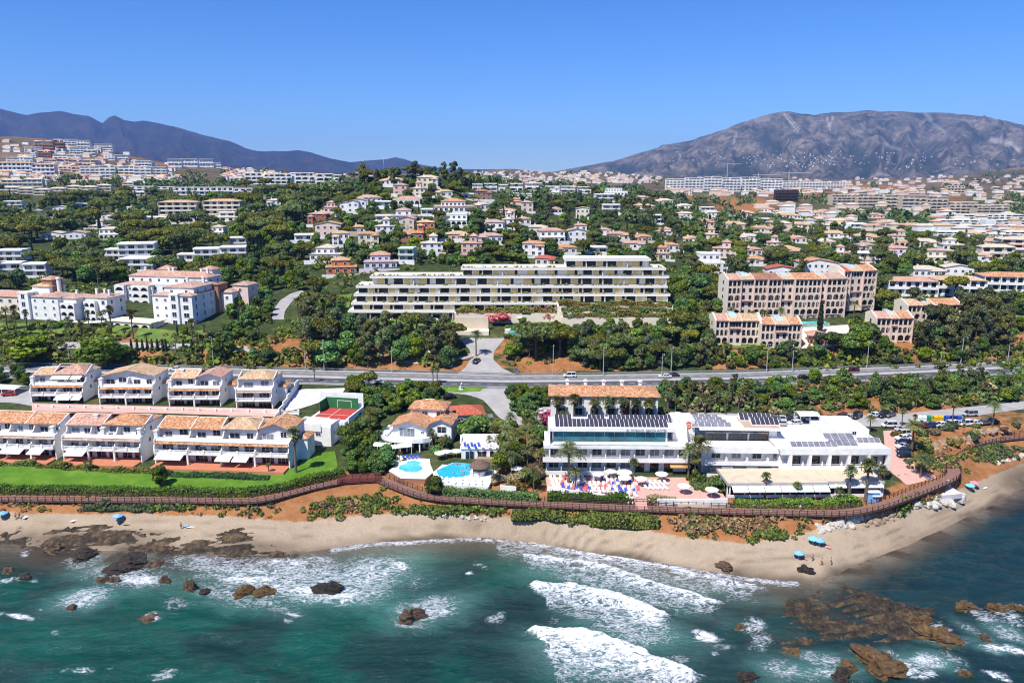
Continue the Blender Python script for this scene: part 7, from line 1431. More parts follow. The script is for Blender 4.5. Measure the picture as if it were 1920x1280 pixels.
def protos():
 for s in range(4):
  rs = np.random.RandomState(100 + s); L_ = []
  for k in range(15):
   a = k * 2.4 + rs.rand(); q = 4.0 * math.sqrt((k + 0.5) / 15); L_.append(((q * math.cos(a), q * math.sin(a), 7.6 - 0.055 * q * q + rs.uniform(-0.4, 0.5)), (rs.uniform(1.5, 2.1), rs.uniform(1.5, 2.1), rs.uniform(1.15, 1.7))))
  PROTO.setdefault('umbrella_pine', []).append((trunk_mesh(6.9, 0.28, [(c[0], c[1], c[2] - 0.4) for c, r in L_[::2]], s), crown_mesh('crown', L_, 2700, 0.33, 'pine_leaf', s + 10, 0.84, -0.3)))
 for s in range(6):
  rs = np.random.RandomState(200 + s); L_ = []
  for k in range(13):
   a = rs.rand() * 6.28; q = 2.3 * math.sqrt(rs.rand()); z = rs.uniform(1.6, 5.6); q *= 1 - abs(z - 3.4) / 4.5
   L_.append(((q * math.cos(a), q * math.sin(a), z), (rs.uniform(1.1, 1.8), rs.uniform(1.1, 1.8), rs.uniform(1.0, 1.5))))
  PROTO.setdefault('broadleaf_tree', []).append((trunk_mesh(3.6, 0.2, [(c[0], c[1], c[2]) for c, r in L_[::3]], s), crown_mesh('crown', L_, 2000, 0.30, 'bright_leaf' if s % 3 == 2 else 'broad_leaf', s + 30)))
 for s in range(4):
  rs = np.random.RandomState(300 + s); L_ = []
  for k in range(16):
   a = rs.rand() * 6.28; z = rs.uniform(3.0, 12.0); q = rs.uniform(0.6, 3.0) * (1 - abs(z - 7) / 9)
   L_.append(((q * math.cos(a), q * math.sin(a), z), (rs.uniform(0.9, 1.6), rs.uniform(0.9, 1.6), rs.uniform(1.0, 1.9))))
  PROTO.setdefault('gum_tree', []).append((trunk_mesh(9.5, 0.26, [(c[0], c[1], c[2]) for c, r in L_[::2]], s, lean=0.1), crown_mesh('crown', L_, 2000, 0.30, 'gum_leaf', s + 50, 0.6)))
 for s in range(2):
  L_ = [((0, 0, 0.9 + k * 1.15), (0.75 - abs(k - 2) * 0.09, 0.75 - abs(k - 2) * 0.09, 1.0)) for k in range(7)]
  PROTO.setdefault('cypress_tree', []).append((trunk_mesh(2.0, 0.14, [], s), crown_mesh('crown', L_, 900, 0.20, 'cypress_leaf', s + 70, 0.85, -0.9)))
 for s, mat in enumerate(('shrub_leaf', 'broad_leaf', 'bright_leaf', 'gum_leaf', 'sage_leaf', 'yellow_leaf', 'flower_leaf', 'dry_leaf', 'coral_leaf')):
  rs = np.random.RandomState(400 + s); L_ = []
  for k in range(8):
   a = rs.rand() * 6.28; q = 1.0 * math.sqrt(rs.rand()); L_.append(((q * math.cos(a), q * math.sin(a), rs.uniform(0.5, 1.15)), (rs.uniform(0.55, 0.9), rs.uniform(0.55, 0.9), rs.uniform(0.5, 0.8))))
  PROTO['bush_' + mat] = [(MB().tube([(0, 0, -0.4), (0.05, 0, 0.6)], [0.09, 0.05], 5).mesh('trunk', 'trunk'), crown_mesh('crown', L_, 800, 0.17, mat, s + 90, 0.75, -0.6))]
 def frond(V, F, base, az, up, length, droop, width, rs, n=7):
  ca, sa = math.cos(az), math.sin(az); pts = []
  for i in range(n + 1):
   t = i / n; rr = length * t * math.cos(up) * (1 - 0.15 * t); zz_ = length * (t * math.sin(up) - droop * t * t)
   pts.append(np.array([base[0] + ca * rr, base[1] + sa * rr, base[2] + zz_]))
  side = np.array([-sa, ca, 0.0])
  for i in range(n):
   w0 = width * (0.45 + 1.1 * math.sin(math.pi * min(1, (i + 0.3) / n))) ; p0, p1 = pts[i], pts[i + 1]
   for s in (-1, 1):
    tip = p1 + side * s * w0 + np.array([ca, sa, 0]) * 0.12 * length * 0.3 + np.array([0, 0, -0.28 * w0])
    b = len(V); V.extend([p0, p0 + (p1 - p0) * 0.62, tip, tip - (p1 - p0) * 0.32]); F.append((b, b + 1, b + 2, b + 3))
   b = len(V); e = side * 0.035; V.extend([p0 - e, p0 + e, p1 + e, p1 - e]); F.append((b, b + 1, b + 2, b + 3))
 for s in range(3):                                  # feather palm
  rs = np.random.RandomState(500 + s); V, F = [], []
  for k in range(34): up = rs.uniform(-0.25, 1.25); frond(V, F, (0, 0, 8.0), k * 2.4 + rs.rand() * 0.4, up, rs.uniform(2.6, 3.5), rs.uniform(0.35, 0.65), 0.42, rs)
  cr = mk_mesh('crown', V, F, 'palm_leaf'); t = MB().tube([(0, 0, -0.5), (0.1, 0, 3), (0.05, 0.05, 6), (0, 0, 8.0)], [0.34, 0.24, 0.21, 0.27], 8).mesh('trunk', 'palm_trunk'); PROTO.setdefault('feather_palm', []).append((t, cr))
 for s in range(3):                                  # fan palm with a dry skirt
  rs = np.random.RandomState(600 + s); V, F = [], []
  for k in range(30): up = rs.uniform(-0.5, 1.35); frond(V, F, (0, 0, 8.2), k * 2.4 + rs.rand() * 0.4, up, rs.uniform(1.3, 1.9), rs.uniform(0.2, 0.5), 0.62, rs, 3)
  nf = len(F)
  for k in range(14): frond(V, F, (0, 0, 7.9), k * 2.4, -1.1, rs.uniform(1.0, 1.7), 0.2, 0.30, rs, 2)
  mi = [0] * nf + [1] * (len(F) - nf); cr = mk_mesh('crown', V, F, ['palm_leaf', 'palm_dry'], mi); t = MB().tube([(0, 0, -0.5), (0.05, 0, 4), (0, 0, 8.1)], [0.30, 0.20, 0.16], 8).mesh('trunk', 'palm_trunk'); PROTO.setdefault('fan_palm', []).append((t, cr))
protos()
SIZE0 = {'umbrella_pine': (8.9, 5.2), 'broadleaf_tree': (6.8, 3.6), 'gum_tree': (13.0, 3.9), 'cypress_tree': (8.6, 0.8), 'feather_palm': (10.0, 3.0), 'fan_palm': (9.6, 1.8), 'bush': (1.8, 1.6)}
TREES = []                                               # (name, px, record) for the ordinal labels
def plant(kind, g, height, group, what, leafmat=None, wide=1.0, label=None, near=True, rz=None, trunk_lean=0.0):
 key = 'bush_' + (leafmat or 'shrub_leaf') if kind == 'bush' else kind
 tr, cr = PROTO[key][RNG.randrange(len(PROTO[key]))]; h0, r0 = SIZE0[kind]; s = height / h0; sc = (s * wide, s * wide, s)
 name = {'bush': 'bush', 'feather_palm': 'palm_tree', 'fan_palm': 'palm_tree'}.get(kind, kind)
 if kind == 'umbrella_pine' and wide < 0.98: name = 'narrow_umbrella_pine'  # narrower umbrella pines from the same meshes, under a second name
 if kind == 'broadleaf_tree' and label is None: name = 'large_shrub' if height < 5.2 else ('bright_leaved_tree' if 'bright' in cr.materials[0].name else 'broadleaf_tree')
 o = link(name, tr, None, g, RNG.uniform(0, 6.28) if rz is None else rz, sc); link('crown', cr, o)
 tag(o, label, {'umbrella_pine': 'pine tree', 'broadleaf_tree': 'tree', 'gum_tree': 'tree', 'cypress_tree': 'cypress', 'feather_palm': 'palm', 'fan_palm': 'palm', 'bush': 'bush'}[kind], group)
 if label is None: TREES.append((o, proj(*g)[0], what, group))
 return o
def px_h(g, px): return px / (FPX / proj(*g)[2])
def in_poly(x, y, poly): return bool(inside(np.array([x]), np.array([y]), poly)[0])
MAJOR = [(55, 690, 190, 768), (185, 690, 320, 772), (315, 690, 450, 775), (440, 690, 535, 778), (-10, 772, 118, 868), (116, 772, 290, 870), (288, 775, 575, 885), (553, 720, 656, 840), (700, 755, 830, 860), (840, 755, 920, 800), (860, 815, 945, 880), (1018, 780, 1300, 905), (1290, 795, 1485, 905), (1470, 825, 1665, 905), (1336, 875, 1660, 940), (1028, 715, 1242, 790)]
MIDBOX = [(648, 480, 1262, 606, 300), (1355, 505, 1585, 590, 300), (1575, 500, 1642, 575, 320), (1335, 590, 1505, 646, 275), (1636, 600, 1712, 625, 275), (1695, 570, 1805, 592, 290), (38, 512, 205, 600, 298), (215, 505, 430, 606, 298), (930, 590, 1250, 622, 290), (850, 590, 920, 622, 290)]
GROUND_CLEAR = [(648, 545, 1260, 626), (1355, 560, 1640, 600), (1330, 625, 1505, 655), (1500, 608, 1600, 655), (40, 560, 205, 612), (205, 560, 430, 628), (505, 545, 575, 600), (858, 630, 960, 705)]
def ok_place(px, py, g, h, r, cover=0.3):
 sc = FPX / proj(*g)[2]; hp, rp = h * sc, r * sc
 for (x0, y0, x1, y1) in GROUND_CLEAR:
  if x0 < px < x1 and y0 < py < y1: return False
 bx0, by0, bx1, by1 = px - rp, py - hp, px + rp, py
 for (x0, y0, x1, y1, d) in HOUSEBOX + MIDBOX:
  if x0 - 2 < px < x1 + 2 and d - 1.5 < g.y < d + 11: return False
  if g.y < d:
   ix = min(bx1, x1) - max(bx0, x0); iy = min(by1, y1) - max(by0, y0)
   if ix > 0 and iy > 0 and ix * iy > cover * min((x1 - x0) * (y1 - y0), (bx1 - bx0) * (by1 - by0) * 1.2): return False
 return True
def wood(poly, n, mix, hrange, where, group, spacing=0.55, cover=0.3, tries=14, leafs=('shrub_leaf',), wide=(0.85, 1.2), check=True):
 """individual trees spread over a piece of the hillside"""
 x0, x1 = min(p[0] for p in poly), max(p[0] for p in poly); y0, y1 = min(p[1] for p in poly), max(p[1] for p in poly); done = []; t = 0
 names = {'umbrella_pine': 'umbrella pine', 'broadleaf_tree': 'leafy tree', 'gum_tree': 'gum tree', 'cypress_tree': 'dark cypress', 'feather_palm': 'feather palm', 'fan_palm': 'fan palm', 'bush': 'bush'}
 while len(done) < n and t < n * tries:
  t += 1; px, py = RNG.uniform(x0, x1), RNG.uniform(y0, y1)
  if not in_poly(px, py, poly): continue
  k = RNG.choices([a for a, b in mix], [b for a, b in mix])[0]; h = RNG.uniform(*hrange) * {'umbrella_pine': 1.0, 'broadleaf_tree': 0.9, 'gum_tree': 1.25, 'cypress_tree': 1.0, 'feather_palm': 0.95, 'fan_palm': 1.0, 'bush': 0.42}[k]
  g = ground(px, py)
  if g is None: continue
  w = RNG.uniform(*wide); r = SIZE0[k][1] * h / SIZE0[k][0] * w
  if any((g.x - q[0]) ** 2 + (g.y - q[1]) ** 2 < (spacing * (r + q[2])) ** 2 for q in done): continue
  if check and not ok_place(px, py, g, h, r, cover): continue
  done.append((g.x, g.y, r)); plant(k, g - Vector((0, 0, 0.1)), h, group + ', ' + names[k] + 's', '%s %s' % (names[k], where), RNG.choice(leafs), w)
PINE, BROAD, GUM, CYP, FEA, FAN, BUSH = 'umbrella_pine', 'broadleaf_tree', 'gum_tree', 'cypress_tree', 'feather_palm', 'fan_palm', 'bush'
wood([(-30, 365), (250, 362), (330, 372), (560, 352), (600, 380), (585, 420), (560, 462), (470, 478), (300, 478), (-30, 485)], 250, [(PINE, 0.74), (BROAD, 0.2), (CYP, 0.06)], (9.5, 14), 'in the left pine wood', 'left pine wood', 0.5)
wood([(-30, 490), (200, 500), (330, 495), (440, 490), (430, 545), (300, 520), (210, 540), (120, 525), (30, 545), (-30, 560)], 95, [(PINE, 0.35), (BROAD, 0.35), (CYP, 0.12), (FAN, 0.18)], (7, 10.5), 'behind the white apartment blocks', 'trees behind the left blocks', 0.5)
wood([(440, 440), (560, 430), (640, 480), (600, 520), (640, 560), (580, 600), (560, 560), (500, 548), (450, 560), (430, 520)], 62, [(BROAD, 0.62), (PINE, 0.22), (FAN, 0.1), (CYP, 0.06)], (6, 10), 'on the green slope left of centre', 'green slope trees', 0.5)
wood([(600, 350), (690, 325), (860, 325), (940, 345), (985, 380), (985, 500), (640, 500), (590, 440)], 240, [(PINE, 0.3), (BROAD, 0.48), (CYP, 0.1), (FAN, 0.09), (GUM, 0.08)], (5, 8.5), 'among villas on the central hill', 'central hill trees', 0.48, 0.34)
wood([(655, 334), (700, 326), (830, 326), (880, 342), (900, 352), (700, 352)], 26, [(PINE, 0.3), (BROAD, 0.3), (GUM, 0.4)], (7, 11), 'around the hilltop antennas', 'hilltop trees', 0.45, 0.5)
wood([(960, 350), (1100, 352), (1240, 375), (1300, 395), (1320, 470), (1270, 500), (1000, 480), (985, 400)], 190, [(GUM, 0.38), (PINE, 0.27), (BROAD, 0.32), (CYP, 0.03)], (6, 9), 'among villas right of the hill', 'trees right of the central hill', 0.48, 0.34)
wood([(1300, 410), (1500, 425), (1920, 455), (1960, 530), (1640, 520), (1300, 525)], 230, [(PINE, 0.42), (BROAD, 0.32), (GUM, 0.2), (FAN, 0.08)], (6.5, 10), 'on the right-hand slope', 'right slope trees', 0.48, 0.34)
wood([(565, 612), (650, 625), (760, 632), (855, 635), (850, 690), (760, 692), (560, 690)], 46, [(GUM, 0.5), (PINE, 0.18), (BROAD, 0.32)], (8, 11), 'below the terraced block', 'dark trees above the highway', 0.45, 0.45)
wood([(930, 632), (1080, 625), (1330, 612), (1330, 690), (1085, 695), (1060, 655), (940, 690)], 80, [(PINE, 0.25), (BROAD, 0.5), (GUM, 0.25)], (5.5, 9), 'on the junction bank', 'junction bank trees', 0.45, 0.4)
wood([(1085, 665), (1400, 662), (1640, 660), (1925, 650), (1925, 672), (1640, 684), (1085, 697)], 130, [(BUSH, 0.45), (BROAD, 0.3), (GUM, 0.15), (FAN, 0.1)], (2.8, 7.5), 'along the inland highway edge', 'highway edge greenery', 0.5, 0.5, leafs=('shrub_leaf', 'shrub_leaf', 'broad_leaf', 'yellow_leaf', 'gum_leaf', 'sage_leaf'))
wood([(1700, 600), (1880, 585), (1890, 660), (1700, 662)], 26, [(GUM, 0.9), (BROAD, 0.1)], (9, 12), 'in the dark clump by the arcades', 'dark gum clump', 0.4, 0.8)
wood([(1550, 640), (1625, 640), (1625, 665), (1550, 668)], 5, [(BROAD, 1.0)], (8, 9.5), 'in the arcade forecourt', 'forecourt trees', 0.4, 0.9, wide=(1.2, 1.5))
wood([(1245, 738), (1420, 738), (1420, 772), (1245, 782)], 40, [(FAN, 0.85), (BROAD, 0.15)], (4.5, 6), 'in the palm grove behind the hotel', 'palm grove', 0.55, check=False, wide=(1.2, 1.5))
wood([(1240, 724), (1920, 706), (1925, 740), (1420, 752), (1240, 745)], 90, [(BROAD, 0.4), (BUSH, 0.45), (GUM, 0.15)], (2.4, 6.0), 'on the slope below the highway', 'slope below the highway', 0.5, check=False, leafs=('shrub_leaf', 'broad_leaf', 'gum_leaf', 'bright_leaf'))
wood([(1420, 745), (1925, 728), (1925, 752), (1700, 770), (1420, 772)], 80, [(BROAD, 0.35), (BUSH, 0.35), (FAN, 0.3)], (2.4, 6.2), 'on the car park bank', 'car park bank', 0.5, check=False, leafs=('shrub_leaf', 'broad_leaf', 'yellow_leaf', 'bright_leaf'))
wood([(662, 728), (820, 736), (835, 765), (745, 772), (700, 800), (660, 780)], 50, [(BROAD, 0.8), (PINE, 0.2)], (3.2, 7), 'in the thicket behind the villa', 'villa thicket', 0.45, check=False)
wood([(955, 736), (1025, 738), (1025, 775), (975, 780), (950, 760)], 18, [(BROAD, 1.0)], (3.8, 5.2), 'beside the access road', 'access road trees', 0.45, check=False)
wood([(640, 800), (700, 790), (720, 850), (735, 890), (690, 892), (645, 885)], 34, [(BROAD, 0.8), (BUSH, 0.2)], (3.5, 5.6), 'in the strip between lawn and villa', 'green strip', 0.45, check=False, leafs=('bright_leaf', 'hedge_leaf') if 'bush_hedge_leaf' in PROTO else ('bright_leaf',))
wood([(0, 660), (560, 662), (560, 688), (0, 682)], 46, [(BUSH, 0.8), (BROAD, 0.2)], (3.5, 6), 'on the orange highway bank', 'orange bank scrub', 0.55, check=False, leafs=('shrub_leaf', 'dry_leaf', 'yellow_leaf', 'broad_leaf', 'sage_leaf'))
wood([(0, 608), (250, 625), (420, 640), (500, 660), (480, 600), (440, 575), (400, 620), (200, 612)], 50, [(BUSH, 0.45), (BROAD, 0.25), (CYP, 0.15), (FAN, 0.15)], (4, 7), 'in the left apartment gardens', 'left garden plants', 0.5, 0.25, leafs=('shrub_leaf', 'bright_leaf', 'broad_leaf'))
wood([(1500, 520), (1660, 510), (1680, 560), (1650, 590), (1640, 530)], 16, [(BROAD, 0.5), (PINE, 0.3), (FAN, 0.2)], (6, 9), 'behind the arcaded tower', 'trees behind the tower', 0.5, 0.2)
wood([(1640, 590), (1880, 560), (1925, 590), (1900, 640), (1800, 640), (1650, 650)], 40, [(BROAD, 0.5), (GUM, 0.3), (FAN, 0.2)], (5, 8), 'around the right arcaded wings', 'trees by the right wings', 0.5, 0.3)
wood([(1260, 520), (1350, 530), (1345, 640), (1325, 640), (1262, 600)], 30, [(PINE, 0.3), (BROAD, 0.7)], (6, 9), 'between terraced block and arcades', 'trees between the blocks', 0.5, 0.35)
wood([(905, 800), (1015, 805), (1018, 905), (960, 930), (930, 915), (945, 870), (905, 840)], 62, [(BUSH, 0.45), (BROAD, 0.2), (FEA, 0.35)], (4, 8), 'in the garden left of the hotel', 'hotel garden', 0.45, check=False, leafs=('bright_leaf', 'shrub_leaf', 'dry_leaf', 'yellow_leaf'))
wood([(655, 612), (850, 616), (850, 630), (655, 622)], 40, [(BUSH, 0.8), (CYP, 0.2)], (3.5, 5), 'in the terraced block garden', 'terrace garden', 0.5, check=False, leafs=('yellow_leaf', 'bright_leaf', 'shrub_leaf'))
wood([(945, 636), (1060, 632), (1250, 622), (1250, 606), (1060, 612), (945, 616)], 60, [(BUSH, 0.75), (BROAD, 0.25)], (4, 6), 'in the garden under the right tiers', 'right tier garden', 0.5, check=False, leafs=('yellow_leaf', 'bright_leaf', 'shrub_leaf', 'bright_leaf'))
wood([(1650, 800), (1700, 868), (1745, 900), (1770, 850), (1850, 815), (1925, 800), (1925, 775), (1720, 806)], 34, [(BUSH, 0.85), (FAN, 0.15)], (3, 5.5), 'on the dry slope right of the hotel', 'dry slope', 0.5, check=False, leafs=('dry_leaf', 'shrub_leaf', 'sage_leaf', 'yellow_leaf'))
wood([(806, 834), (838, 832), (838, 852), (808, 850)], 12, [(BUSH, 0.7), (FAN, 0.3)], (3.5, 5.5), 'between the villa and the pool bar', 'villa garden', 0.4, check=False, leafs=('broad_leaf', 'shrub_leaf', 'bright_leaf'))
wood([(436, 566), (500, 553), (508, 602), (455, 618)], 20, [(BROAD, 0.6), (BUSH, 0.4)], (4, 8), 'left of the curving hill road', 'left of the hill road', 0.45, check=False)
wood([(576, 556), (640, 562), (646, 606), (590, 612)], 20, [(BROAD, 0.4), (BUSH, 0.3), (CYP, 0.3)], (4, 7), 'right of the curving hill road', 'right of the hill road', 0.45, check=False)
wood([(1292, 898), (1345, 900), (1350, 928), (1300, 922)], 16, [(BUSH, 0.6), (BROAD, 0.4)], (3.5, 5.5), 'in the dark planting at the terrace corner', 'terrace corner planting', 0.4, check=False, leafs=('broad_leaf', 'shrub_leaf'))
wood([(-20, 700), (60, 700), (60, 722), (-20, 720)], 10, [(BROAD, 1.0)], (3, 5), 'in the tall hedge at the left edge', 'left edge hedge', 0.4, check=False)
# single trees one can point at
def one(kind, px, py, hpx, label, leafmat=None, wide=1.0, group=None):
 g = ground(px, py); h = px_h(g, hpx); return plant(kind, g - Vector((0, 0, 0.1)), h, group, '', leafmat, wide, label)
one(BROAD, 196, 692, 62, 'big round dark tree on the bank above the second townhouse', None, 1.55); one(BROAD, 55, 676, 50, 'wide dark tree on the bank at the upper left', None, 1.9); one(BROAD, 412, 672, 46, 'rounded dark tree beside the garden path', None, 1.2); one(BROAD, 503, 680, 30, 'grey-green rounded tree on the orange bank', None, 1.3)
one(PINE, 1790, 560, 42, 'umbrella pine in front of the right-hand townhouse row', None, 0.9); one(BROAD, 1312, 560, 50, 'bright round tree left of the arcaded apartments', None, 1.1); one(PINE, 1275, 640, 60, 'broad green tree at the right end of the terraced block', None, 0.9); one(PINE, 1005, 672, 66, 'umbrella pine crowning the orange cutting', None, 1.05); one(PINE, 1050, 668, 58, 'second umbrella pine above the orange cutting', None, 1.0)
one(BROAD, 893, 828, 52, 'dark garden tree in front of the red-roofed house', None, 1.35); one(BROAD, 655, 850, 60, 'tall dark tree right of the white court building', None, 0.8); one(BROAD, 300, 912, 42, 'small grey-green tree in the lawn hedge', None, 0.9)
one(BROAD, 815, 926, 36, 'round dark bush between the round pool and the large pool', None, 1.3); one(BROAD, 1003, 760, 30, 'pale flowering shrub tree by the access road', None, 1.2)
one(BUSH, 1037, 796, 26, 'red bougainvillea bush left of the hotel annex', 'flower_leaf', 1.2); one(BUSH, 935, 604, 22, 'red flowering shrub in front of the terraced block, left one', 'coral_leaf', 1.5); one(BUSH, 1030, 592, 22, 'red flowering shrub in front of the terraced block, middle one', 'coral_leaf', 1.8); one(BUSH, 1068, 575, 24, 'tall red flowering shrub in front of the terraced block, right one', 'coral_leaf', 1.6)
PALMS = [  # kind, px, base row, height px, width, where
 (FEA, 1066, 915, 98, 1.15, 'tall feather palm in front of the hotel, its crown against the second floor'), (FEA, 1078, 925, 58, 1.0, 'low feather palm at the edge of the lounger terrace'), (FAN, 1187, 905, 52, 1.3, 'fan palm in front of the hotel terrace doors'), (FEA, 1310, 898, 94, 1.1, 'large feather palm right of the hotel tower'), (FEA, 1290, 902, 82, 0.9, 'leaning feather palm at the hotel corner'),
 (FAN, 1302, 905, 58, 1.2, 'short fan palm below the hotel corner'), (FAN, 1434, 938, 60, 1.1, 'fan palm rising through the restaurant front, leftmost'), (FAN, 1493, 940, 42, 1.4, 'low bushy fan palm in front of the restaurant'), (FAN, 1590, 940, 78, 1.1, 'fan palm in front of the restaurant, left of the tallest'), (FAN, 1622, 940, 92, 1.2, 'tallest fan palm in front of the restaurant'), (FAN, 1648, 935, 72, 1.1, 'fan palm at the right corner of the restaurant'),
 (FEA, 1572, 945, 40, 0.9, 'dark drooping palm in front of the restaurant windows'), (FAN, 555, 886, 94, 1.0, 'tall slim palm on the lawn beside the long townhouse'), (FAN, 504, 888, 24, 1.6, 'small dwarf palm in the lawn bed'), (FAN, 172, 884, 26, 1.2, 'left of the two small palms before the middle townhouse'), (FAN, 162, 886, 26, 1.2, 'right-leaning small palm before the middle townhouse'), (FEA, 696, 830, 76, 1.0, 'feather palm left of the seaside villa'),
 (FAN, 1044, 808, 74, 1.1, 'leftmost palm along the annex facade'), (FEA, 1056, 808, 50, 1.0, 'low feather palm before the annex facade'), (FAN, 1076, 808, 76, 1.1, 'second palm along the annex facade'), (FAN, 1113, 808, 68, 1.1, 'third palm along the annex facade'), (FAN, 1138, 808, 72, 1.1, 'fourth palm along the annex facade'), (FAN, 1166, 808, 70, 1.2, 'fifth palm along the annex facade'), (FAN, 1191, 808, 68, 1.2, 'sixth palm along the annex facade'), (FAN, 1215, 808, 68, 1.2, 'last palm at the right end of the annex facade'),
 (FEA, 1708, 850, 72, 1.1, 'feather palm beside the pink ramp'), (FEA, 1630, 810, 38, 1.1, 'feather palm at the edge of the car park'), (FAN, 1690, 800, 40, 1.2, 'fan palm among the parked cars'), (FEA, 1725, 895, 50, 1.4, 'squat feather palm below the pink ramp'), (FEA, 1860, 800, 54, 1.0, 'feather palm above the right end of the boardwalk'), (FAN, 1784, 800, 60, 0.9, 'slim dark palm between the bins and the parked cars'),
 (FEA, 968, 860, 66, 1.1, 'front feather palm of the clump left of the hotel'), (FEA, 985, 850, 60, 1.1, 'middle feather palm of the clump left of the hotel'), (FEA, 950, 845, 56, 1.1, 'left feather palm of the clump by the pool bar'), (FEA, 1000, 862, 56, 1.0, 'right feather palm of the clump left of the hotel'), (FAN, 812, 718, 32, 1.3, 'pair palm at the highway edge, left'), (FAN, 820, 719, 34, 1.3, 'pair palm at the highway edge, right'), (FAN, 590, 716, 34, 1.1, 'brown-skirted palm at the highway edge behind the court'),
 (FEA, 985, 918, 48, 1.0, 'dark palm in the hedge between pool deck and terrace'), (FEA, 1000, 925, 56, 0.9, 'tall dark palm in the hedge left of the lounger terrace'), (FEA, 925, 910, 46, 0.9, 'dark palm beside the thatched bar'), (FAN, 830, 850, 36, 1.4, 'bushy palm between the villa and the pool bar'), (FAN, 750, 866, 22, 1.6, 'yellowish dwarf palm at the pergola')]
for k, px, py, hp, w, lb in PALMS: one(k, px, py, hp, lb, None, w, 'named palms')
for i, (px, py, hp) in enumerate([(15, 622, 52), (32, 626, 58), (52, 622, 46), (96, 634, 40), (132, 642, 54), (168, 622, 44), (192, 618, 40), (210, 626, 58), (250, 636, 60), (330, 660, 42), (363, 655, 62), (152, 632, 36)]): one(FAN if i % 3 else FEA, px, py, hp, 'garden palm in front of the left apartments, %s from the left' % ordinal(sorted([15, 32, 52, 96, 132, 168, 192, 210, 250, 330, 363, 152]).index(px)), None, 0.9, 'garden palms')
for i, px in enumerate([560, 575, 590, 612, 628]): one(FEA, px, 600 - i * 2, 48, 'feather palm left of the terraced block, %s from the left' % ordinal(i), None, 1.0, 'terraced block palms')
for i, px in enumerate([247, 258, 268, 277, 286, 296, 306, 312, 345, 360, 372]): one(CYP, px, 658, 24, 'small clipped cypress along the garden path, %s from the left' % ordinal(i), None, 1.3, 'path cypresses')
for i, (px, py) in enumerate([(1370, 610), (1408, 618), (1432, 616), (1462, 612), (1330, 652), (1600, 600), (1630, 620)]): one(FEA, px, py, 40, 'feather palm before the arcaded apartments, %s from the left' % ordinal(sorted([1370, 1408, 1432, 1462, 1330, 1600, 1630]).index(px)), None, 1.0, 'arcade palms')
one(CYP, 1536, 628, 66, 'slim dark cypress by the arcade pool')
def label_trees():
 by = {}
 for t in TREES: by.setdefault(t[2], []).append(t)
 for what, ts in by.items():
  n = len(ts); nr = max(1, math.ceil(n / 16)); ts.sort(key=lambda q: -proj(*q[0].location)[1])
  for r in range(nr):                                  # ranks from the front of the planting to the back
   part = sorted(ts[r * n // nr:(r + 1) * n // nr], key=lambda q: q[1])
   for i, (o, px, _, grp) in enumerate(part):
    if n == 1: lb = 'only ' + what
    elif nr == 1: lb = '%s from left: %s' % (ordinal(i), what)
    else: lb = '%s, rank %s from front, %s from left' % (what, ['one', 'two', 'three', 'four', 'five', 'six', 'seven', 'eight', 'nine', 'ten', 'eleven', 'twelve', 'thirteen', 'fourteen', 'fifteen'][min(r, 14)], ordinal(i))
    o['label'] = lb; o['group'] = grp
label_trees()
# ------------------------------------------------------------------ hedges, scrub, far woods
def hedge(label, pts, w, h, mat, z=None, dens=46, size=0.17, lump=0.25, name='hedge'):
 P = smooth_path([ground(a, b) if z is None else onz(a, b, z) for a, b in pts], 0.7); rs = np.random.RandomState(len(label)); core = MB(); LP, LN = [], []
 for i in range(len(P) - 1):
  a, b = P[i], P[i + 1]; d = b - a; L0 = d.length; d.z = 0; d.normalize(); nn = Vector((-d.y, d.x, 0)); hh = h * (1 + (vnoise(np.array([a.x * 0.4]), np.array([a.y * 0.4]), 3)[0] - 0.5) * 2 * lump); ww = w * (1 + (vnoise(np.array([a.x * 0.3]), np.array([a.y * 0.3]), 9)[0] - 0.5) * lump)
  q = [a - nn * ww * 0.42, b - nn * ww * 0.42, b + nn * ww * 0.42, a + nn * ww * 0.42]; core.prism([(v.x, v.y) for v in q], min(a.z, b.z) - 0.6, a.z + hh * 0.86)
  n = int(dens * L0 * (w + h) / 2.5)
  t = rs.rand(n); s = rs.uniform(-1, 1, n); face = rs.rand(n)
  for k in range(n):
   p = a + (b - a) * float(t[k])
   if face[k] < 0.5: q_ = p + nn * float(s[k]) * ww * 0.5; LP.append((q_.x, q_.y, a.z + hh * (0.9 + 0.14 * rs.rand()))); LN.append((0, -0.2, 1))
   else: sd = -1 if face[k] < 0.85 else 1; q_ = p + nn * sd * ww * 0.5 * (0.92 + 0.16 * rs.rand()); LP.append((q_.x, q_.y, a.z + hh * rs.rand())); LN.append((nn.x * sd, nn.y * sd, 0.5))
 LP = np.array(LP); LN = np.array(LN) + rs.normal(size=LP.shape) * 0.5
 V, F = quads(LP, LN, size * rs.uniform(0.6, 1.4, len(LP)), rs)
 o = link(name, mk_mesh(name, V, F, mat)); tag(o, label, 'hedge'); core.build('stem', 'cypress_leaf', o)
hedge('long clipped hedge between the lawn and the left boardwalk', [(-50, 922), (60, 924), (200, 925), (330, 927), (440, 928), (500, 923), (560, 910), (620, 896), (642, 888)], 2.6, 1.7, 'hedge_leaf', dens=40)
hedge('bright green hedge under the lounger terrace', [(1026, 940), (1080, 941), (1140, 943), (1186, 944)], 2.6, 2.0, 'hedge_leaf', dens=60)
hedge('reddish brown hedge right of the terrace steps', [(1212, 946), (1240, 947), (1268, 948)], 2.0, 2.0, 'dry_leaf', dens=60)
hedge('dark hedge below the white pool deck', [(832, 930), (900, 934), (960, 938), (1010, 941)], 2.2, 2.0, 'broad_leaf', dens=60)
hedge('mixed green and yellow hedge in front of the restaurant', [(1376, 946), (1440, 948), (1500, 949), (1560, 949), (1610, 944)], 2.8, 1.5, 'bright_leaf', dens=50, lump=0.6)
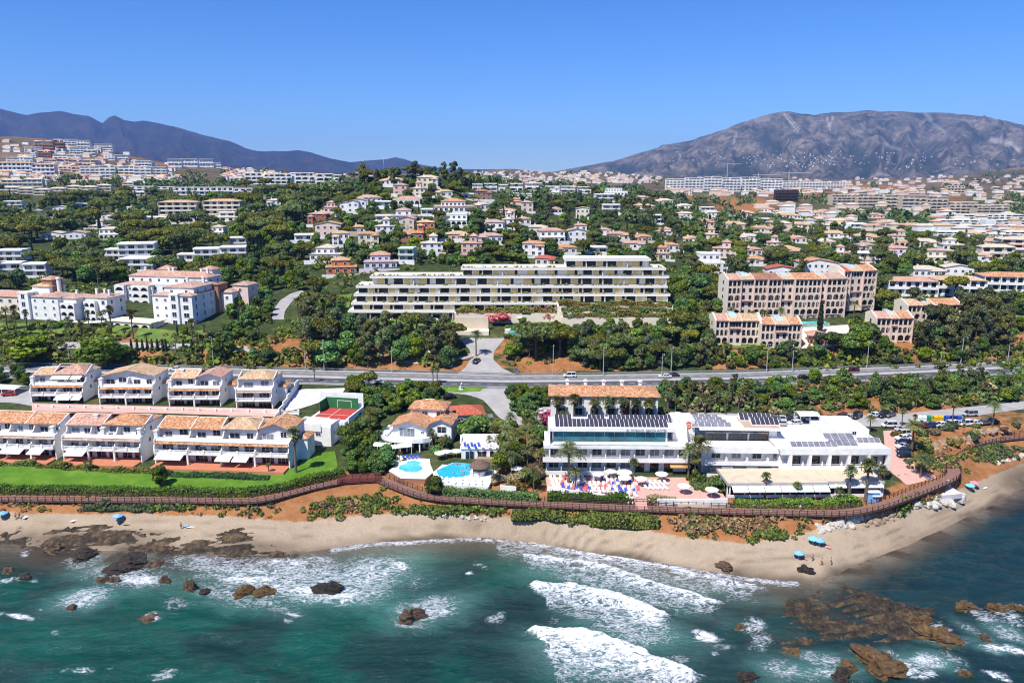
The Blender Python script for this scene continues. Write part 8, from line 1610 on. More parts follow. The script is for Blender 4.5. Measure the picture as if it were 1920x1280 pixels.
hedge('flower hedge with yellow shrubs at the right of the restaurant front', [(1520, 951), (1570, 951), (1605, 947)], 1.6, 1.0, 'yellow_leaf', dens=60, lump=0.5)
hedge('low planted bed in front of the long townhouse', [(300, 890), (380, 893), (450, 896), (505, 897)], 1.8, 0.9, 'hedge_leaf', dens=46, lump=0.7)
hedge('low planted bed in front of the middle townhouse', [(70, 876), (130, 878), (200, 882), (290, 886)], 2.2, 0.9, 'shrub_leaf', dens=46, lump=0.8)
hedge('low planted bed in front of the leftmost front townhouse', [(-40, 872), (20, 872), (66, 873)], 1.8, 0.9, 'shrub_leaf', dens=46, lump=0.8)
hedge('dark green hedge under the boardwalk below the hotel', [(960, 966), (1020, 968), (1090, 973), (1160, 982), (1235, 987)], 3.2, 1.5, 'shrub_leaf', dens=34, lump=0.9, size=0.2)
hedge('green shrub hedge under the left boardwalk', [(160, 952), (220, 952), (270, 953)], 2.2, 1.2, 'sage_leaf', dens=40, lump=0.8)
hedge('tall hedge along the foot of the central hill garden wall', [(690, 430), (740, 431), (800, 432), (845, 433)], 2.5, 4.0, 'broad_leaf', dens=12, size=0.4); hedge('dark clipped hedge behind the terraced block villa row', [(1420, 490), (1460, 489), (1500, 488)], 2.5, 3.5, 'cypress_leaf', dens=12, size=0.4)
def platform_garden():
 k = 0
 for x0, x1, yf, z in PLAT:
  nm = ['left', 'upper right', 'middle right', 'lower right'][k // 2]
  for row, mat, lb in ((0.8, 'yellow_leaf', 'yellow-green'), (2.4, 'bright_leaf', 'fresh green')):
   P = [(proj(x, yf + row, z)[0], proj(x, yf + row, z)[1]) for x in np.linspace(x0 + 0.6, x1 - 0.6, 6)]
   hedge('%s planting along the %s garden platform of the terraced block, %s row' % (lb, nm, 'front' if row < 1 else 'rear'), P, 1.5, 1.7, mat, z, 30, 0.26, 1.0, 'planting_row'); k += 1
platform_garden()
def balcony_greens():
 """tufts of planting on the terraces of the long block"""
 rs = np.random.RandomState(44); VV = []; FF = []; b = 0
 tiers = [(567, 658, 1046), (551, 663, 1257), (535.5, 667, 1252), (517.5, 693, 1255), (502, 864, 1249)]
 y0 = ground(652, 598).y
 for i, (row, a, c) in enumerate(tiers):
  for _ in range(int((c - a) / 11)):
   p = ony(rs.uniform(a + 4, c - 4), row, y0 + (i + 1) * 0.9 + 0.5); P, N = lobe_points((p.x, p.y, p.z + 0.35), (rs.uniform(0.4, 1.1), 0.4, rs.uniform(0.35, 0.8)), 16, rs, -0.6); V, F = quads(P, N, rs.uniform(0.15, 0.3, len(P)), rs); VV.append(V); FF.append(F + b); b += len(V)
 tag(link('balcony_foliage', mk_mesh('balcony_foliage', np.concatenate(VV), np.concatenate(FF), 'yellow_leaf')), 'yellow-green planting on the terraces of the long white block', kind='stuff')
balcony_greens()
def scatter_stuff(name, label, mats, items):
 """many small clumps as one mass: items are (x, y, z, radius, height, faces, material)"""
 rs = np.random.RandomState(len(items)); VV, FF, MM, b = [], [], [], 0
 for (x, y, z, r, h, n, m) in items:
  P, N = lobe_points((x, y, z + h * 0.35), (r, r, h * 0.65), int(n * 1.7), rs, -0.4, 0.3); V, F = quads(P, N, (r * 0.29) * rs.uniform(0.6, 1.3, len(P)), rs); VV.append(V); FF.append(F + b); MM += [m] * len(F); b += len(V)
 tag(link(name, mk_mesh(name, np.concatenate(VV), np.concatenate(FF), mats, MM)), label, kind='stuff')
def masses():
 rs = np.random.RandomState(12)
 def rnd(n, fx, ylo, yhi):
  out = []
  for _ in range(n):
   px, py = fx(); g = ground(px, py)
   if g is not None and ylo < g.y < yhi: out.append((px, py, g))
  return out
 it = []
 for px, py, g in rnd(1500, lambda: (rs.uniform(-20, 1940), rs.uniform(932, 1030)), 120, 240):
  s = line_pos(g.x, g.y)[0][0]
  if not (4.05 < s < 6.2): continue
  nb = fbm(np.array([g.x * 0.06]), np.array([g.y * 0.06]), 3, 33)[0]
  if nb < 0.47: continue
  h = rs.uniform(0.3, 0.9); it.append((g.x, g.y, g.z, h * rs.uniform(0.8, 1.4), h, 16, int(rs.choice(4, p=[0.36, 0.22, 0.27, 0.15]))))
 for cx, cyy, rx, ry, n, mm in ((640, 950, 60, 16, 60, (0, 2)), (700, 940, 40, 16, 40, (0, 3)), (1310, 985, 50, 18, 60, (2, 0)), (1390, 985, 60, 14, 40, (2, 2)), (1450, 1005, 40, 10, 50, (0, 0)), (1690, 950, 14, 12, 40, (0, 3)), (1735, 935, 20, 10, 40, (2, 0)), (1860, 850, 50, 20, 110, (1, 0)), (1760, 870, 40, 20, 70, (0, 2)), (830, 958, 120, 8, 90, (0, 3)), (300, 952, 90, 6, 60, (1, 3)), (1140, 975, 80, 10, 120, (0, 3))):
  for px, py, g in rnd(n, lambda: (rs.normal(cx, rx * 0.5), rs.normal(cyy, ry * 0.5)), 120, 240): h = rs.uniform(0.5, 1.1); it.append((g.x, g.y, g.z, h * 1.1, h, 22, mm[int(rs.rand() < 0.35)]))
 scatter_stuff('scrub', 'green and dry scrub on the orange bluff above the beach', ['shrub_leaf', 'sage_leaf', 'dry_leaf', 'broad_leaf'], it)
 it = []
 for px, py, g in rnd(3600, lambda: (rs.uniform(-20, 1940), rs.uniform(345, 690)), 262, 900):
  if not ok_place(px, py, g, 1.5, 1.5, 0.6): continue
  h = rs.uniform(1.0, 2.8); it.append((g.x, g.y, g.z, h * rs.uniform(0.8, 1.3), h, 14, int(rs.choice(4, p=[0.42, 0.34, 0.12, 0.12]))))
 scatter_stuff('undergrowth', 'low green undergrowth between the houses and trees', ['shrub_leaf', 'broad_leaf', 'gum_leaf', 'bright_leaf'], it)
 it = []
 def far_ok(px, py, g):
  for (x0, y0, x1, y1, d) in HOUSEBOX:
   if x0 < px < x1 and y0 - 1 < py - 3 and py < y1 + 12 and g.y <= d + 10: return False
  return True
 for px, py, g in rnd(3300, lambda: (rs.uniform(-20, 1940), rs.uniform(322, 432)), 560, 3400):
  left = px < 640 or 860 < px < 1300; d = fbm(np.array([px * 0.02]), np.array([py * 0.05]), 3, 66)[0]
  if d < (0.40 if left else 0.52) or (g.y > 1200 and d < 0.56) or not far_ok(px, py, g): continue
  h = rs.uniform(5, 9) * (1 if g.y < 1500 else 1.3); it.append((g.x, g.y, g.z, h * rs.uniform(0.55, 0.85), h, 18, int(rs.choice(3, p=[0.45, 0.4, 0.15]))))
 scatter_stuff('far_woods', 'distant trees massed between the far houses', ['pine_leaf', 'broad_leaf', 'gum_leaf'], it)
 it = []
 for px, py, g in rnd(700, lambda: (rs.uniform(1000, 1930), rs.uniform(700, 800)), 205, 262):
  s = line_pos(g.x, g.y)[0][0]
  if not (9.1 < s < 11.2) or (px < 1240) or py > 776: continue
  h = rs.uniform(0.8, 2.2); it.append((g.x, g.y, g.z, h * 1.1, h, 18, int(rs.choice(3, p=[0.5, 0.3, 0.2]))))
 scatter_stuff('undergrowth', 'undergrowth on the bank between car park and highway', ['shrub_leaf', 'broad_leaf', 'dry_leaf'], it)
masses()
# ------------------------------------------------------------------ pools, decks, terraces
def deck(name, label, poly, z, mat, drop=2.5, wallmat=None, cat='terrace'):
 P = [onz(a, b, z) for a, b in poly]; c = sum(P, Vector()) / len(P)
 b = Bld(name, label, (c.x, c.y, z), 0, cat); q = [(p.x - c.x, p.y - c.y) for p in P]
 area = sum(q[i][0] * q[(i + 1) % len(q)][1] - q[(i + 1) % len(q)][0] * q[i][1] for i in range(len(q)))
 if area < 0: q = q[::-1]
 b.put('floor', MB().prism(q, -0.15, 0.0), mat); b.put('wall', MB().prism([(x * 0.985, y * 0.985) for x, y in q], -drop, -0.15), wallmat or mat)
 return b, c
def water_shape(b, c, poly, z, mat, rim='white', name='water'):
 P = [onz(a, q, z) for a, q in poly]; P = smooth_path([(p.x - c.x, p.y - c.y, 0) for p in P + [P[0]]], 0.5)[:-1]; pts = [(p.x, p.y) for p in P]
 area = sum(pts[i][0] * pts[(i + 1) % len(pts)][1] - pts[(i + 1) % len(pts)][0] * pts[i][1] for i in range(len(pts)))
 if area < 0: pts = pts[::-1]
 m = sum((Vector((x, y)) for x, y in pts), Vector((0, 0))) / len(pts); out = [(m.x + (x - m.x) * 1.07, m.y + (y - m.y) * 1.07) for x, y in pts]
 b.put('pool_rim', MB().prism(out, 0.0, 0.06), rim); b.put(name, MB().prism(pts, 0.03, 0.075), mat)
b, c = deck('pool_terrace', 'cream terrace with round aqua pool below the seaside villa', [(729, 882), (752, 896), (798, 897), (813, 884), (807, 870), (804, 846), (744, 850), (741, 872)], 8.05, 'terrace_cream', 3.0, 'brown_wall')
water_shape(b, c, [(747, 878), (752, 872), (762, 869), (765, 865), (778, 864), (789, 867), (786, 871), (792, 876), (790, 881), (778, 885), (760, 884)], 8.05, 'pool_aqua')
b, c = deck('pool_terrace', 'white pool deck with large blue pool and thatched bar', [(811, 886), (832, 868), (866, 858), (900, 853), (946, 868), (928, 888), (915, 914), (820, 908)], 7.95, 'white', 2.6, 'white_cool')
water_shape(b, c, [(818, 882), (840, 872), (861, 864), (882, 860), (897, 862), (890, 872), (881, 883), (879, 891), (846, 896), (826, 895)], 7.95, 'pool_water')
deck('sun_terrace', 'white sun terrace with parasols between the villa and the large pool', [(809, 870), (832, 866), (866, 856), (862, 846), (838, 848), (812, 856)], 7.9, 'terrace_cream', 1.5)
def thatch_bar():
 g = onz(899, 888, 8.0); b = Bld('thatched_bar', 'round thatched bar standing at the edge of the large pool', g, 0, 'hut'); R = 2.5
 b.put('thatch_roof', MB().tube([(0, 0, 2.1), (0, 0, 2.35), (0, 0, 3.4), (0, 0, 3.9)], [R * 1.05, R, R * 0.45, 0.1], 18), 'thatch'); b.put('counter', MB().tube([(0, 0, 0), (0, 0, 1.0)], [1.6, 1.6], 14), 'white')
 pm = MB().tube([(0, 0, 0), (0, 0, 2.2)], 0.09, 6).mesh('post', 'wood_dark')
 for k in range(8): link('post', pm, b.root, (2.1 * math.cos(k * 0.785), 2.1 * math.sin(k * 0.785), 0))
thatch_bar()
b, c = deck('hotel_terrace', 'pink paved hotel terrace crowded with sun loungers', [(1022, 890), (1160, 891), (1290, 892), (1338, 895), (1362, 936), (1260, 938), (1205, 934), (1188, 934), (1100, 925), (1026, 914)], 7.85, 'pink_paving', 2.2, 'white')
def low_wall(label, pts, z, h=0.5, mat='white', name='low_wall', w=0.3):
 P = [onz(a, q, z) for a, q in pts]; b = Bld(name, label, P[0], 0, 'wall'); m = MB()
 for i in range(len(P) - 1):
  a, e = P[i] - P[0], P[i + 1] - P[0]; d = (e - a).normalized(); nn = Vector((-d.y, d.x, 0)) * w / 2; q = [a - nn, e - nn, e + nn, a + nn]; m.prism([(v.x, v.y) for v in q], -1.5, h)
 b.put('wall', m, mat)
low_wall('white parapet along the front of the lounger terrace', [(1026, 915), (1100, 926), (1187, 935)], 7.85); low_wall('white parapet in front of the parasols beside the restaurant', [(1232, 938), (1300, 939), (1364, 938)], 7.85); low_wall('white parapet along the front of the large pool deck', [(820, 909), (870, 912), (915, 915)], 7.95, 0.4); low_wall('small white terrace wall left of the lounger terrace', [(938, 915), (968, 918)], 7.6, 0.8); low_wall('orange garden wall behind the boardwalk by the restaurant', [(1270, 950), (1320, 951), (1368, 952)], 6.6, 0.8, 'beige')
def steps():
 a = onz(1190, 936, 7.8); b = Bld('terrace_steps', 'pink steps from the lounger terrace down to the boardwalk', a, 0, 'steps')
 for k in range(6): b.box('step', 'pink_paving', 0, 2.6, -0.5 * (k + 1), -0.5 * k, -2 - 0.18 * k, -0.05 - 0.18 * k)
steps()
def parasol(px, py, z, r, mat, label, group, closed=False, hgt=2.5):
 g = onz(px, py, z) if z is not None else ground(px, py)
 def top():
  m = MB(); n = 8; ring = [(r * math.cos(k * math.pi / 4 + 0.4), r * math.sin(k * math.pi / 4 + 0.4), hgt - 0.5) for k in range(n)]; low = [(p[0], p[1], p[2] - 0.18) for p in ring]
  m.add(ring + [(0, 0, hgt)] + low, [(k, (k + 1) % n, n) for k in range(n)] + [(n + 1 + k, n + 1 + (k + 1) % n, (k + 1) % n, k) for k in range(n)]); return m.mesh('canopy', mat)
 o = Bld('parasol', label, g, RNG.uniform(0, 1), 'parasol', group)
 link('canopy', cached(('par', round(r, 2), mat, hgt), top), o.root) if not closed else o.put('canopy', MB().cone((0, 0), 0.28, 0.05, 0.8, hgt, 8), mat)
 link('pole', cached(('pole', hgt), lambda: MB().tube([(0, 0, -0.1), (0, 0, hgt + 0.1)], 0.04, 5).mesh('pole', 'white_plastic')), o.root); link('base', cached('pbase', lambda: MB().cone((0, 0), 0.32, 0.28, -0.05, 0.1, 10).mesh('base', 'grey_concrete')), o.root)
PS = [(1121, 902, 1.5, 'white parasol in the middle of the lounger terrace'), (1171, 909, 1.7, 'white parasol right of the blue loungers'), (1202, 911, 1.5, 'white parasol beside the low terrace palms'), (1240, 902, 1.6, 'white parasol near the amber awning'), (1282, 925, 1.6, 'white parasol at the terrace front, left of the pair'), (1334, 932, 1.6, 'white parasol at the restaurant corner'), (1170, 899, 2.0, 'large faded parasol close to the hotel doors'), (1145, 897, 1.4, 'small white parasol close to the hotel wall')]
for px, py, r, lb in PS: parasol(px, py, 7.85, r, 'parasol_white', lb, 'hotel terrace parasols')
for i, (px, py) in enumerate([(825, 862), (837, 859), (856, 858), (948, 882), (968, 891), (957, 875)]): parasol(px, py, 7.95, 1.5, 'parasol_white', '%s white parasol from the left around the large pool' % ordinal(i if i < 4 else (5 if px == 968 else 4)).replace('fourth', 'fourth'), 'pool parasols')
for i, (px, py) in enumerate([(148, 612), (168, 613), (186, 612)]): parasol(px, py, None, 2.4, 'parasol_white', 'white garden parasol below the left apartments, %s from the left' % ordinal(i), 'garden parasols')
for i, (px, py) in enumerate([(700, 606), (730, 606), (778, 607), (795, 610), (815, 607), (1090, 590), (1130, 588), (975, 604)]): parasol(px, py, None, 1.6, 'parasol_white', 'white parasol in the terraced block garden, %s from the left' % ordinal(sorted([700, 730, 778, 795, 815, 1090, 1130, 975]).index(px)), 'terraced block parasols', closed=i % 3 == 0)
def tent(label, pl, pr, z, d, h, mat, name='canopy_tent', cat='canopy'):
 loc, rz, W = fit(pl, pr, z); b = Bld(name, label, loc, rz, cat); b.put('canopy', MB().xprism([(0, h), (d / 2, h + 0.5), (d, h), (d, h - 0.12), (d / 2, h + 0.38), (0, h - 0.12)], -0.2, W + 0.2), mat); pm = MB().box(-0.07, 0.07, -0.07, 0.07, -0.6, h).mesh('post', 'white_plastic')
 for x in (0, W / 2, W):
  for y in (0.1, d - 0.1): link('post', pm, b.root, (x, y, 0))
tent('long white canvas canopy beside the round pool', (729, 857), (772, 852), 8.05, 3.0, 2.3, 'parasol_white'); tent('grey-green pergola roof left of the round pool', (700, 853), (727, 855), 8.0, 3.2, 2.6, 'sage', 'pergola', 'pergola'); tent('white sail canopy in front of the left apartments', (138, 606), (190, 609), 22.3, 5, 3.0, 'parasol_white'); tent('white car port at the left edge behind the townhouses', (-20, 742), (28, 745), 11.6, 5, 2.6, 'white'); tent('white car port frame in the hotel car park', (1500, 797), (1536, 797), 9.3, 5, 2.8, 'white', 'car_port', 'car port')
# ------------------------------------------------------------------ sun loungers
def lounger_mesh(cloth):
 def mk(): return (MB().box(-0.32, 0.32, -0.95, 0.35, 0.28, 0.36).xprism([(0.35, 0.30), (0.95, 0.72), (0.95, 0.80), (0.35, 0.38)], -0.32, 0.32).mesh('pad', cloth), MB().box(-0.34, -0.28, -0.95, 0.9, 0.2, 0.28).box(0.28, 0.34, -0.95, 0.9, 0.2, 0.28).box(-0.3, 0.3, -0.85, -0.79, 0, 0.2).box(-0.3, 0.3, 0.5, 0.56, 0, 0.4).mesh('frame', 'white_plastic'))
 return cached(('loung', cloth), mk)
def lounger(px, py, z, cloth, label, group, rz=0.0):
 pad, fr = lounger_mesh(cloth); g = onz(px, py, z); o = link('sun_lounger', fr, None, g, rz); link('pad', pad, o); tag(o, label, 'lounger', group)
for r in range(6):
 n = 19 if r < 5 else 12
 for k in range(n):
  f = k / (n - 1); x = 1032 + f * (158 if r < 4 else 150) + r * 2.0; y = 898 + r * 5.0 + f * (r * 0.9 + 2)
  if RNG.random() < 0.06: continue
  lounger(x, y, 7.85, RNG.choice(['blue_cloth', 'white_plastic', 'red_cloth', 'blue_cloth', 'pale_pink', 'white_plastic'] if r > 2 else ['white_plastic', 'red_cloth', 'pale_pink', 'white_plastic', 'pale_pink', 'blue_cloth']), 'sun lounger, %s from the left in the %s row of the hotel terrace' % (ordinal(k), ordinal(r)), 'terrace loungers', RNG.uniform(-0.25, 0.25))
for k in range(10): lounger(1213 + (k % 5) * 9, 907 + (k // 5) * 9, 7.85, 'white_plastic', 'white sun lounger on the open pink paving, %s from the left' % ordinal((k % 5) * 2 + k // 5), 'paving loungers', 0.5)
for k in range(14): lounger(826 + (k % 7) * 12.5, 901 + (k // 7) * 6 + (k % 7) * 0.7, 7.95, 'white_plastic', 'white lounger on the large pool deck, %s from the left in the %s row' % (ordinal(k % 7), 'rear' if k < 7 else 'front'), 'pool deck loungers', RNG.uniform(-0.3, 0.3))
for k in range(5): lounger(758 + k * 7, 860 - k * 0.5, 8.05, 'blue_cloth', 'blue-purple lounger behind the round pool, %s from the left' % ordinal(k), 'round pool loungers', 0.6)
for k in range(10): lounger(872 + k * 6.5, 836 + (k % 2) * 3, 11.25, 'blue_cloth' if k < 5 else 'white_plastic', 'lounger on the pool bar roof, %s from the left' % ordinal(k), 'roof deck loungers', 0.2)
for k in range(8): lounger(1466 + k * 7, 826 + (k % 2), 15.75, 'white_plastic', 'white lounger on the flat hotel roof, %s from the left' % ordinal(k), 'hotel roof loungers', 0.2) if False else None
# ------------------------------------------------------------------ cars
def car_parts(van=False):
 def mk():
  L_, w = 2.15, 0.88; top = 1.45 if not van else 1.8
  body = MB(); prof = [(-L_, 0.35), (-L_, 0.72), (-L_ + 0.25, 0.86), (-1.15, 0.95), (1.65, 0.98), (L_ - 0.05, 0.90), (L_, 0.6), (L_, 0.35)]
  body.yprism([(a, b) for a, b in prof], -w, w)
  ra, rb = (-0.45, 1.15) if not van else (-0.75, 1.95); roofp = [(ra, top - 0.06), (rb, top - 0.04), (rb - 0.05, top), (ra + 0.1, top)]
  body.yprism(roofp, -w * 0.80, w * 0.80)
  for x in (ra, (ra + rb) / 2, rb):
   for s in (-1, 1): body.tube([(x + (-0.55 if x == ra else (0.45 if x == rb and not van else 0.05)), s * w * 0.93, 0.95), (x, s * w * 0.80, top - 0.03)], 0.05, 4)
  g = MB(); a0, b0 = ra - 0.62, rb + (0.5 if not van else 0.02)
  g.add([(a0, -w * .92, .94), (b0, -w * .92, .96), (rb - .02, -w * .78, top - .05), (ra + .02, -w * .78, top - .05), (a0, w * .92, .94), (b0, w * .92, .96), (rb - .02, w * .78, top - .05), (ra + .02, w * .78, top - .05)], [(0, 1, 2, 3), (5, 4, 7, 6), (4, 0, 3, 7), (1, 5, 6, 2), (3, 2, 6, 7)])
  wh = MB().tube([(0, -0.11, 0), (0, 0.11, 0)], 0.32, 12).mesh('wheel', 'rubber'); lt = MB().box(-0.04, 0.04, -0.2, 0.2, -0.08, 0.08)
  return body, g.mesh('windows', 'glass_dark'), wh, lt.mesh('headlight', 'white_plastic')
 return cached(('car', van), mk)
def car(pos, rz, paint, label, van=False, group=None):
 bd, gl, wh, lt = car_parts(van); me = cached(('carbody', paint, van), lambda: bd.mesh('body', CARP[paint])); me.materials[0] = CARP[paint]
 root = bpy.data.objects.new('parked_car' if group else 'car', None); COL.objects.link(root); root.location = pos; root.rotation_euler = (0, 0, rz); tag(root, label, 'car', group)
 link('body', me, root); link('windows', gl, root)
 for x in (-1.35, 1.3):
  for y in (-0.8, 0.8): link('wheel', wh, root, (x, y, 0.32))
 for y in (-0.6, 0.6): link('headlight', lt, root, (-2.13, y, 0.68))
def gz(px, py): p = ground(px, py); return p + Vector((0, 0, 0.16))
for px, f, rz, c, v, lb in ((710, 0.17, 3.1, 'silver', False, 'silver car on the highway behind the seaside villa'), (1068, 0.8, 0.03, 'white', True, 'white van on the highway above the annex chimneys'), (1247, 0.62, 0.03, 'white', False, 'white car on the highway right of the annex'), (1262, 0.68, 0.03, 'black', False, 'black car close behind the white car on the highway'), (1508, 0.30, 3.1, 'black', False, 'black car on the near lanes above the palm grove'), (1598, 0.62, 0.06, 'maroon', True, 'dark maroon van on the highway'), (1762, 0.65, 0.08, 'black', False, 'black car on the highway near the right edge'), (1900, 0.66, 0.1, 'white', False, 'white car on the highway at the right edge'), (1916, 0.7, 0.1, 'grey', False, 'grey car behind the white one at the right edge'), (1838, 0.25, 3.2, 'silver', False, 'silver car on the near lanes at the far right'), (330, 0.72, 0.0, 'white', False, 'white car on the highway behind the third townhouse')): car(hw_point(px, f), rz, c, lb, v)
car(gz(893, 680), 1.2, 'black', 'black car climbing the side road from the junction'); car(gz(842, 747), 0.3, 'black', 'black car parked on the access road above the villa'); car(gz(1010, 776), 0.1, 'white', 'white car parked left of the annex'); car(gz(18, 742), 0.2, 'red', 'red car parked by the townhouse car port')
PARK = [(1435, 789, 1.5, 'black'), (1453, 789, 1.5, 'grey'), (1466, 789, 1.5, 'silver'), (1481, 790, 1.4, 'black'), (1497, 790, 1.3, 'white'), (1512, 787, 1.5, 'white'), (1526, 787, 1.5, 'black'), (1555, 788, 0.5, 'blue'), (1577, 786, 0.6, 'maroon'), (1592, 786, 0.7, 'silver'), (1606, 784, 0.7, 'black'), (1640, 782, 0.4, 'white'), (1656, 782, 0.5, 'black'), (1668, 781, 0.6, 'grey'), (1667, 801, 0.0, 'white'), (1692, 809, 0.15, 'silver'), (1692, 817, 0.15, 'white'), (1693, 825, 0.15, 'white'), (1694, 833, 0.1, 'black'), (1695, 841, 0.1, 'white'), (1696, 849, 0.1, 'black'), (1697, 857, 0.1, 'black'), (1764, 800, 0.2, 'white'), (1782, 799, 0.2, 'white'), (1796, 798, 0.2, 'silver'), (1810, 798, 0.2, 'white'), (1826, 797, 0.2, 'white'), (1842, 796, 0.2, 'grey'), (1858, 794, 0.2, 'black'), (1732, 802, 0.2, 'maroon'), (1746, 801, 0.2, 'blue'), (1818, 780, 0.1, 'silver'), (1270, 783, 1.5, 'white'), (1284, 782, 1.5, 'black'), (1300, 783, 1.5, 'grey'), (1410, 792, 1.4, 'white'), (1490, 797, 0.2, 'white'), (1582, 797, 0.3, 'black')]
_ps = sorted(PARK)
for px, py, rz, c in PARK: car(gz(px, py), rz, c, '%s parked car, %s from the left in the hotel car park' % (c, ordinal(_ps.index((px, py, rz, c)))), RNG.random() < 0.2, 'cars in the hotel car park')
# ------------------------------------------------------------------ street furniture
def lamp(px, base, top, label, py=None):
 g = ground(px, base); sc = FPX / proj(*g)[2]; h = (base - top) / sc; o = Bld('street_lamp', label, g, RNG.uniform(-0.2, 0.2), 'street lamp', 'street lamps along the highway')
 o.put('pole', MB().tube([(0, 0, -0.3), (0, 0, h * 0.6), (0, 0, h)], [0.16, 0.12, 0.08], 8), 'lamp_grey'); o.put('arm', MB().tube([(0, 0, h), (0.2, -0.7, h + 0.25), (0.3, -1.5, h + 0.3)], 0.06, 6), 'lamp_grey'); o.put('lamp_head', MB().box(0.12, 0.48, -2.3, -1.4, h + 0.22, h + 0.38), 'lamp_grey')
LMP = [(131, 683, 645), (199, 687, 628), (401, 690, 630), (573, 696, 648), (608, 696, 636), (735, 699, 650), (1037, 702, 646), (1131, 704, 650), (1258, 702, 650), (1437, 698, 644), (1485, 697, 657), (1625, 690, 639), (1801, 683, 631), (1889, 679, 642), (1240, 724, 662), (1760, 708, 660)]
for i, (px, b_, t_) in enumerate(LMP): lamp(px, b_, t_, 'tall grey street lamp on the highway, %s from the left' % ordinal(sorted(l[0] for l in LMP).index(px)))
for i, (px, c, lb) in enumerate([(1722, 'bin_white', 'white recycling container'), (1731, 'bin_white', 'second white recycling container'), (1740, 'bin_green', 'green bottle bank'), (1753, 'bin_yellow', 'yellow recycling container'), (1762, 'bin_yellow', 'second yellow recycling container'), (1775, 'bin_blue', 'blue waste container, first of the blue ones'), (1786, 'bin_blue', 'blue waste container, second of the blue ones'), (1797, 'bin_blue', 'blue waste container, third of the blue ones')]):
 g = gz(px, 790); b = Bld('recycling_container', lb + ' in the car park', g, 0.1, 'container', 'containers in the car park'); b.put('bin', MB().prism([(-0.65, -0.6), (0.65, -0.6), (0.65, 0.6), (-0.65, 0.6)], 0, 1.3), c); b.put('lid', MB().tube([(-0.65, 0, 1.3), (0.65, 0, 1.3)], 0.5, 10), c)
def sculpture():
 g = gz(864, 731); b = Bld('road_sculpture', 'white abstract sculpture on the green verge', g, 0, 'sculpture'); b.put('curved_fin', MB().tube([(0, 0, -0.2), (-0.2, 0, 0.9), (0.1, 0, 1.8), (0.5, 0, 2.3)], [0.35, 0.28, 0.25, 0.1], 8), 'white'); b.put('plinth', MB().box(-0.7, 0.7, -0.5, 0.5, -0.3, 0.15), 'light_concrete')
 g = gz(866, 668); b = Bld('traffic_island', 'kerbed traffic island with shrubs at the junction', g, 0, 'traffic island'); R = 4.2
 b.put('kerb', MB().tube([(0, 0, -0.4), (0, 0, 0.2)], [R, R], 20), 'kerb_stone'); b.put('planting_bed', MB().tube([(0, 0, 0.1), (0, 0, 0.35)], [R * 0.9, R * 0.85], 20), 'roof_gravel')
 one(FEA, 893, 668, 56, 'slender palm on the junction median'); one(BUSH, 866, 668, 14, 'clipped bush on the traffic island', 'broad_leaf')
 g = gz(1105, 706) if False else hw_point(968, 0.99); b = Bld('road_sign', 'small blue road sign at the junction', g, 0, 'road sign'); b.put('post', MB().tube([(0, 0, 0), (0, 0, 2.0)], 0.05, 6), 'lamp_grey'); b.put('sign_plate', MB().box(-0.5, 0.5, -0.05, 0.0, 1.6, 2.4), 'bin_blue')
 a = onz(1628, 936, 7.2); b = Bld('beach_kiosk', 'small blue and white kiosk at the right end of the restaurant', a, 0, 'kiosk'); b.put('wall', MB().box(0, 2.6, 0, 1.6, -0.8, 1.7), 'parasol_blue'); b.put('counter', MB().box(0.9, 2.7, -0.4, 0.0, 0.8, 1.0), 'white'); b.put('roof', MB().box(-0.2, 2.8, -0.3, 1.8, 1.7, 1.85), 'white')
 a = onz(1728, 928, 4.6); e = onz(1796, 922, 4.6); d = e - a; b = Bld('concrete_ramp', 'pale concrete ramp under the boardwalk at the beach corner', a, math.atan2(d.y, d.x), 'ramp'); b.put('slab', MB().xprism([(-1.5, -1.0), (3.0, -1.0), (3.0, 0.5), (-1.5, 0.2)], 0, d.length), 'light_concrete'); b.put('post', MB().box(d.length - 1.2, d.length - 0.4, 2.0, 2.8, 0, 2.2), 'grey_concrete')
sculpture()
# ------------------------------------------------------------------ boulders and stone walls
def boulders(n, pts, size, mat, label, group, jitter=4, seed=1):
 rs = random.Random(seed); protos_ = [rock_mesh('boulder', 1, 0.85, 0.75, 60 + seed * 5 + k, mat, 12, 0.3) for k in range(4)]; L_ = []
 for _ in range(n):
  t = rs.random() * (len(pts) - 1); i = int(t); f = t - i; x = pts[i][0] * (1 - f) + pts[i + 1][0] * f + rs.gauss(0, jitter); y = pts[i][1] * (1 - f) + pts[i + 1][1] * f + rs.gauss(0, jitter * 0.7); g = ground(x, y)
  if g is None: continue
  L_.append((x, g))
 L_.sort(key=lambda q: q[0])
 for k, (x, g) in enumerate(L_):
  s = rs.uniform(*size); o = link('boulder', protos_[k % 4], None, g + Vector((0, 0, s * 0.05)), rs.uniform(0, 6.28), (s, s, s)); tag(o, '%s, %s from the left' % (label, ordinal(k)), 'boulder', group)
boulders(46, [(1535, 998), (1560, 985), (1590, 978), (1618, 968)], (0.55, 1.0), 'rock_pale', 'white boulder of the riprap below the restaurant', 'white riprap boulders', 6, 1); boulders(26, [(1625, 985), (1650, 978), (1680, 965)], (0.5, 0.9), 'rock_tan', 'tan boulder right of the white riprap', 'tan riprap boulders', 4, 2); boulders(22, [(1715, 950), (1745, 945), (1775, 938), (1800, 935)], (0.6, 1.5), 'rock_pale', 'pale boulder under the boardwalk corner', 'corner boulders', 5, 3)
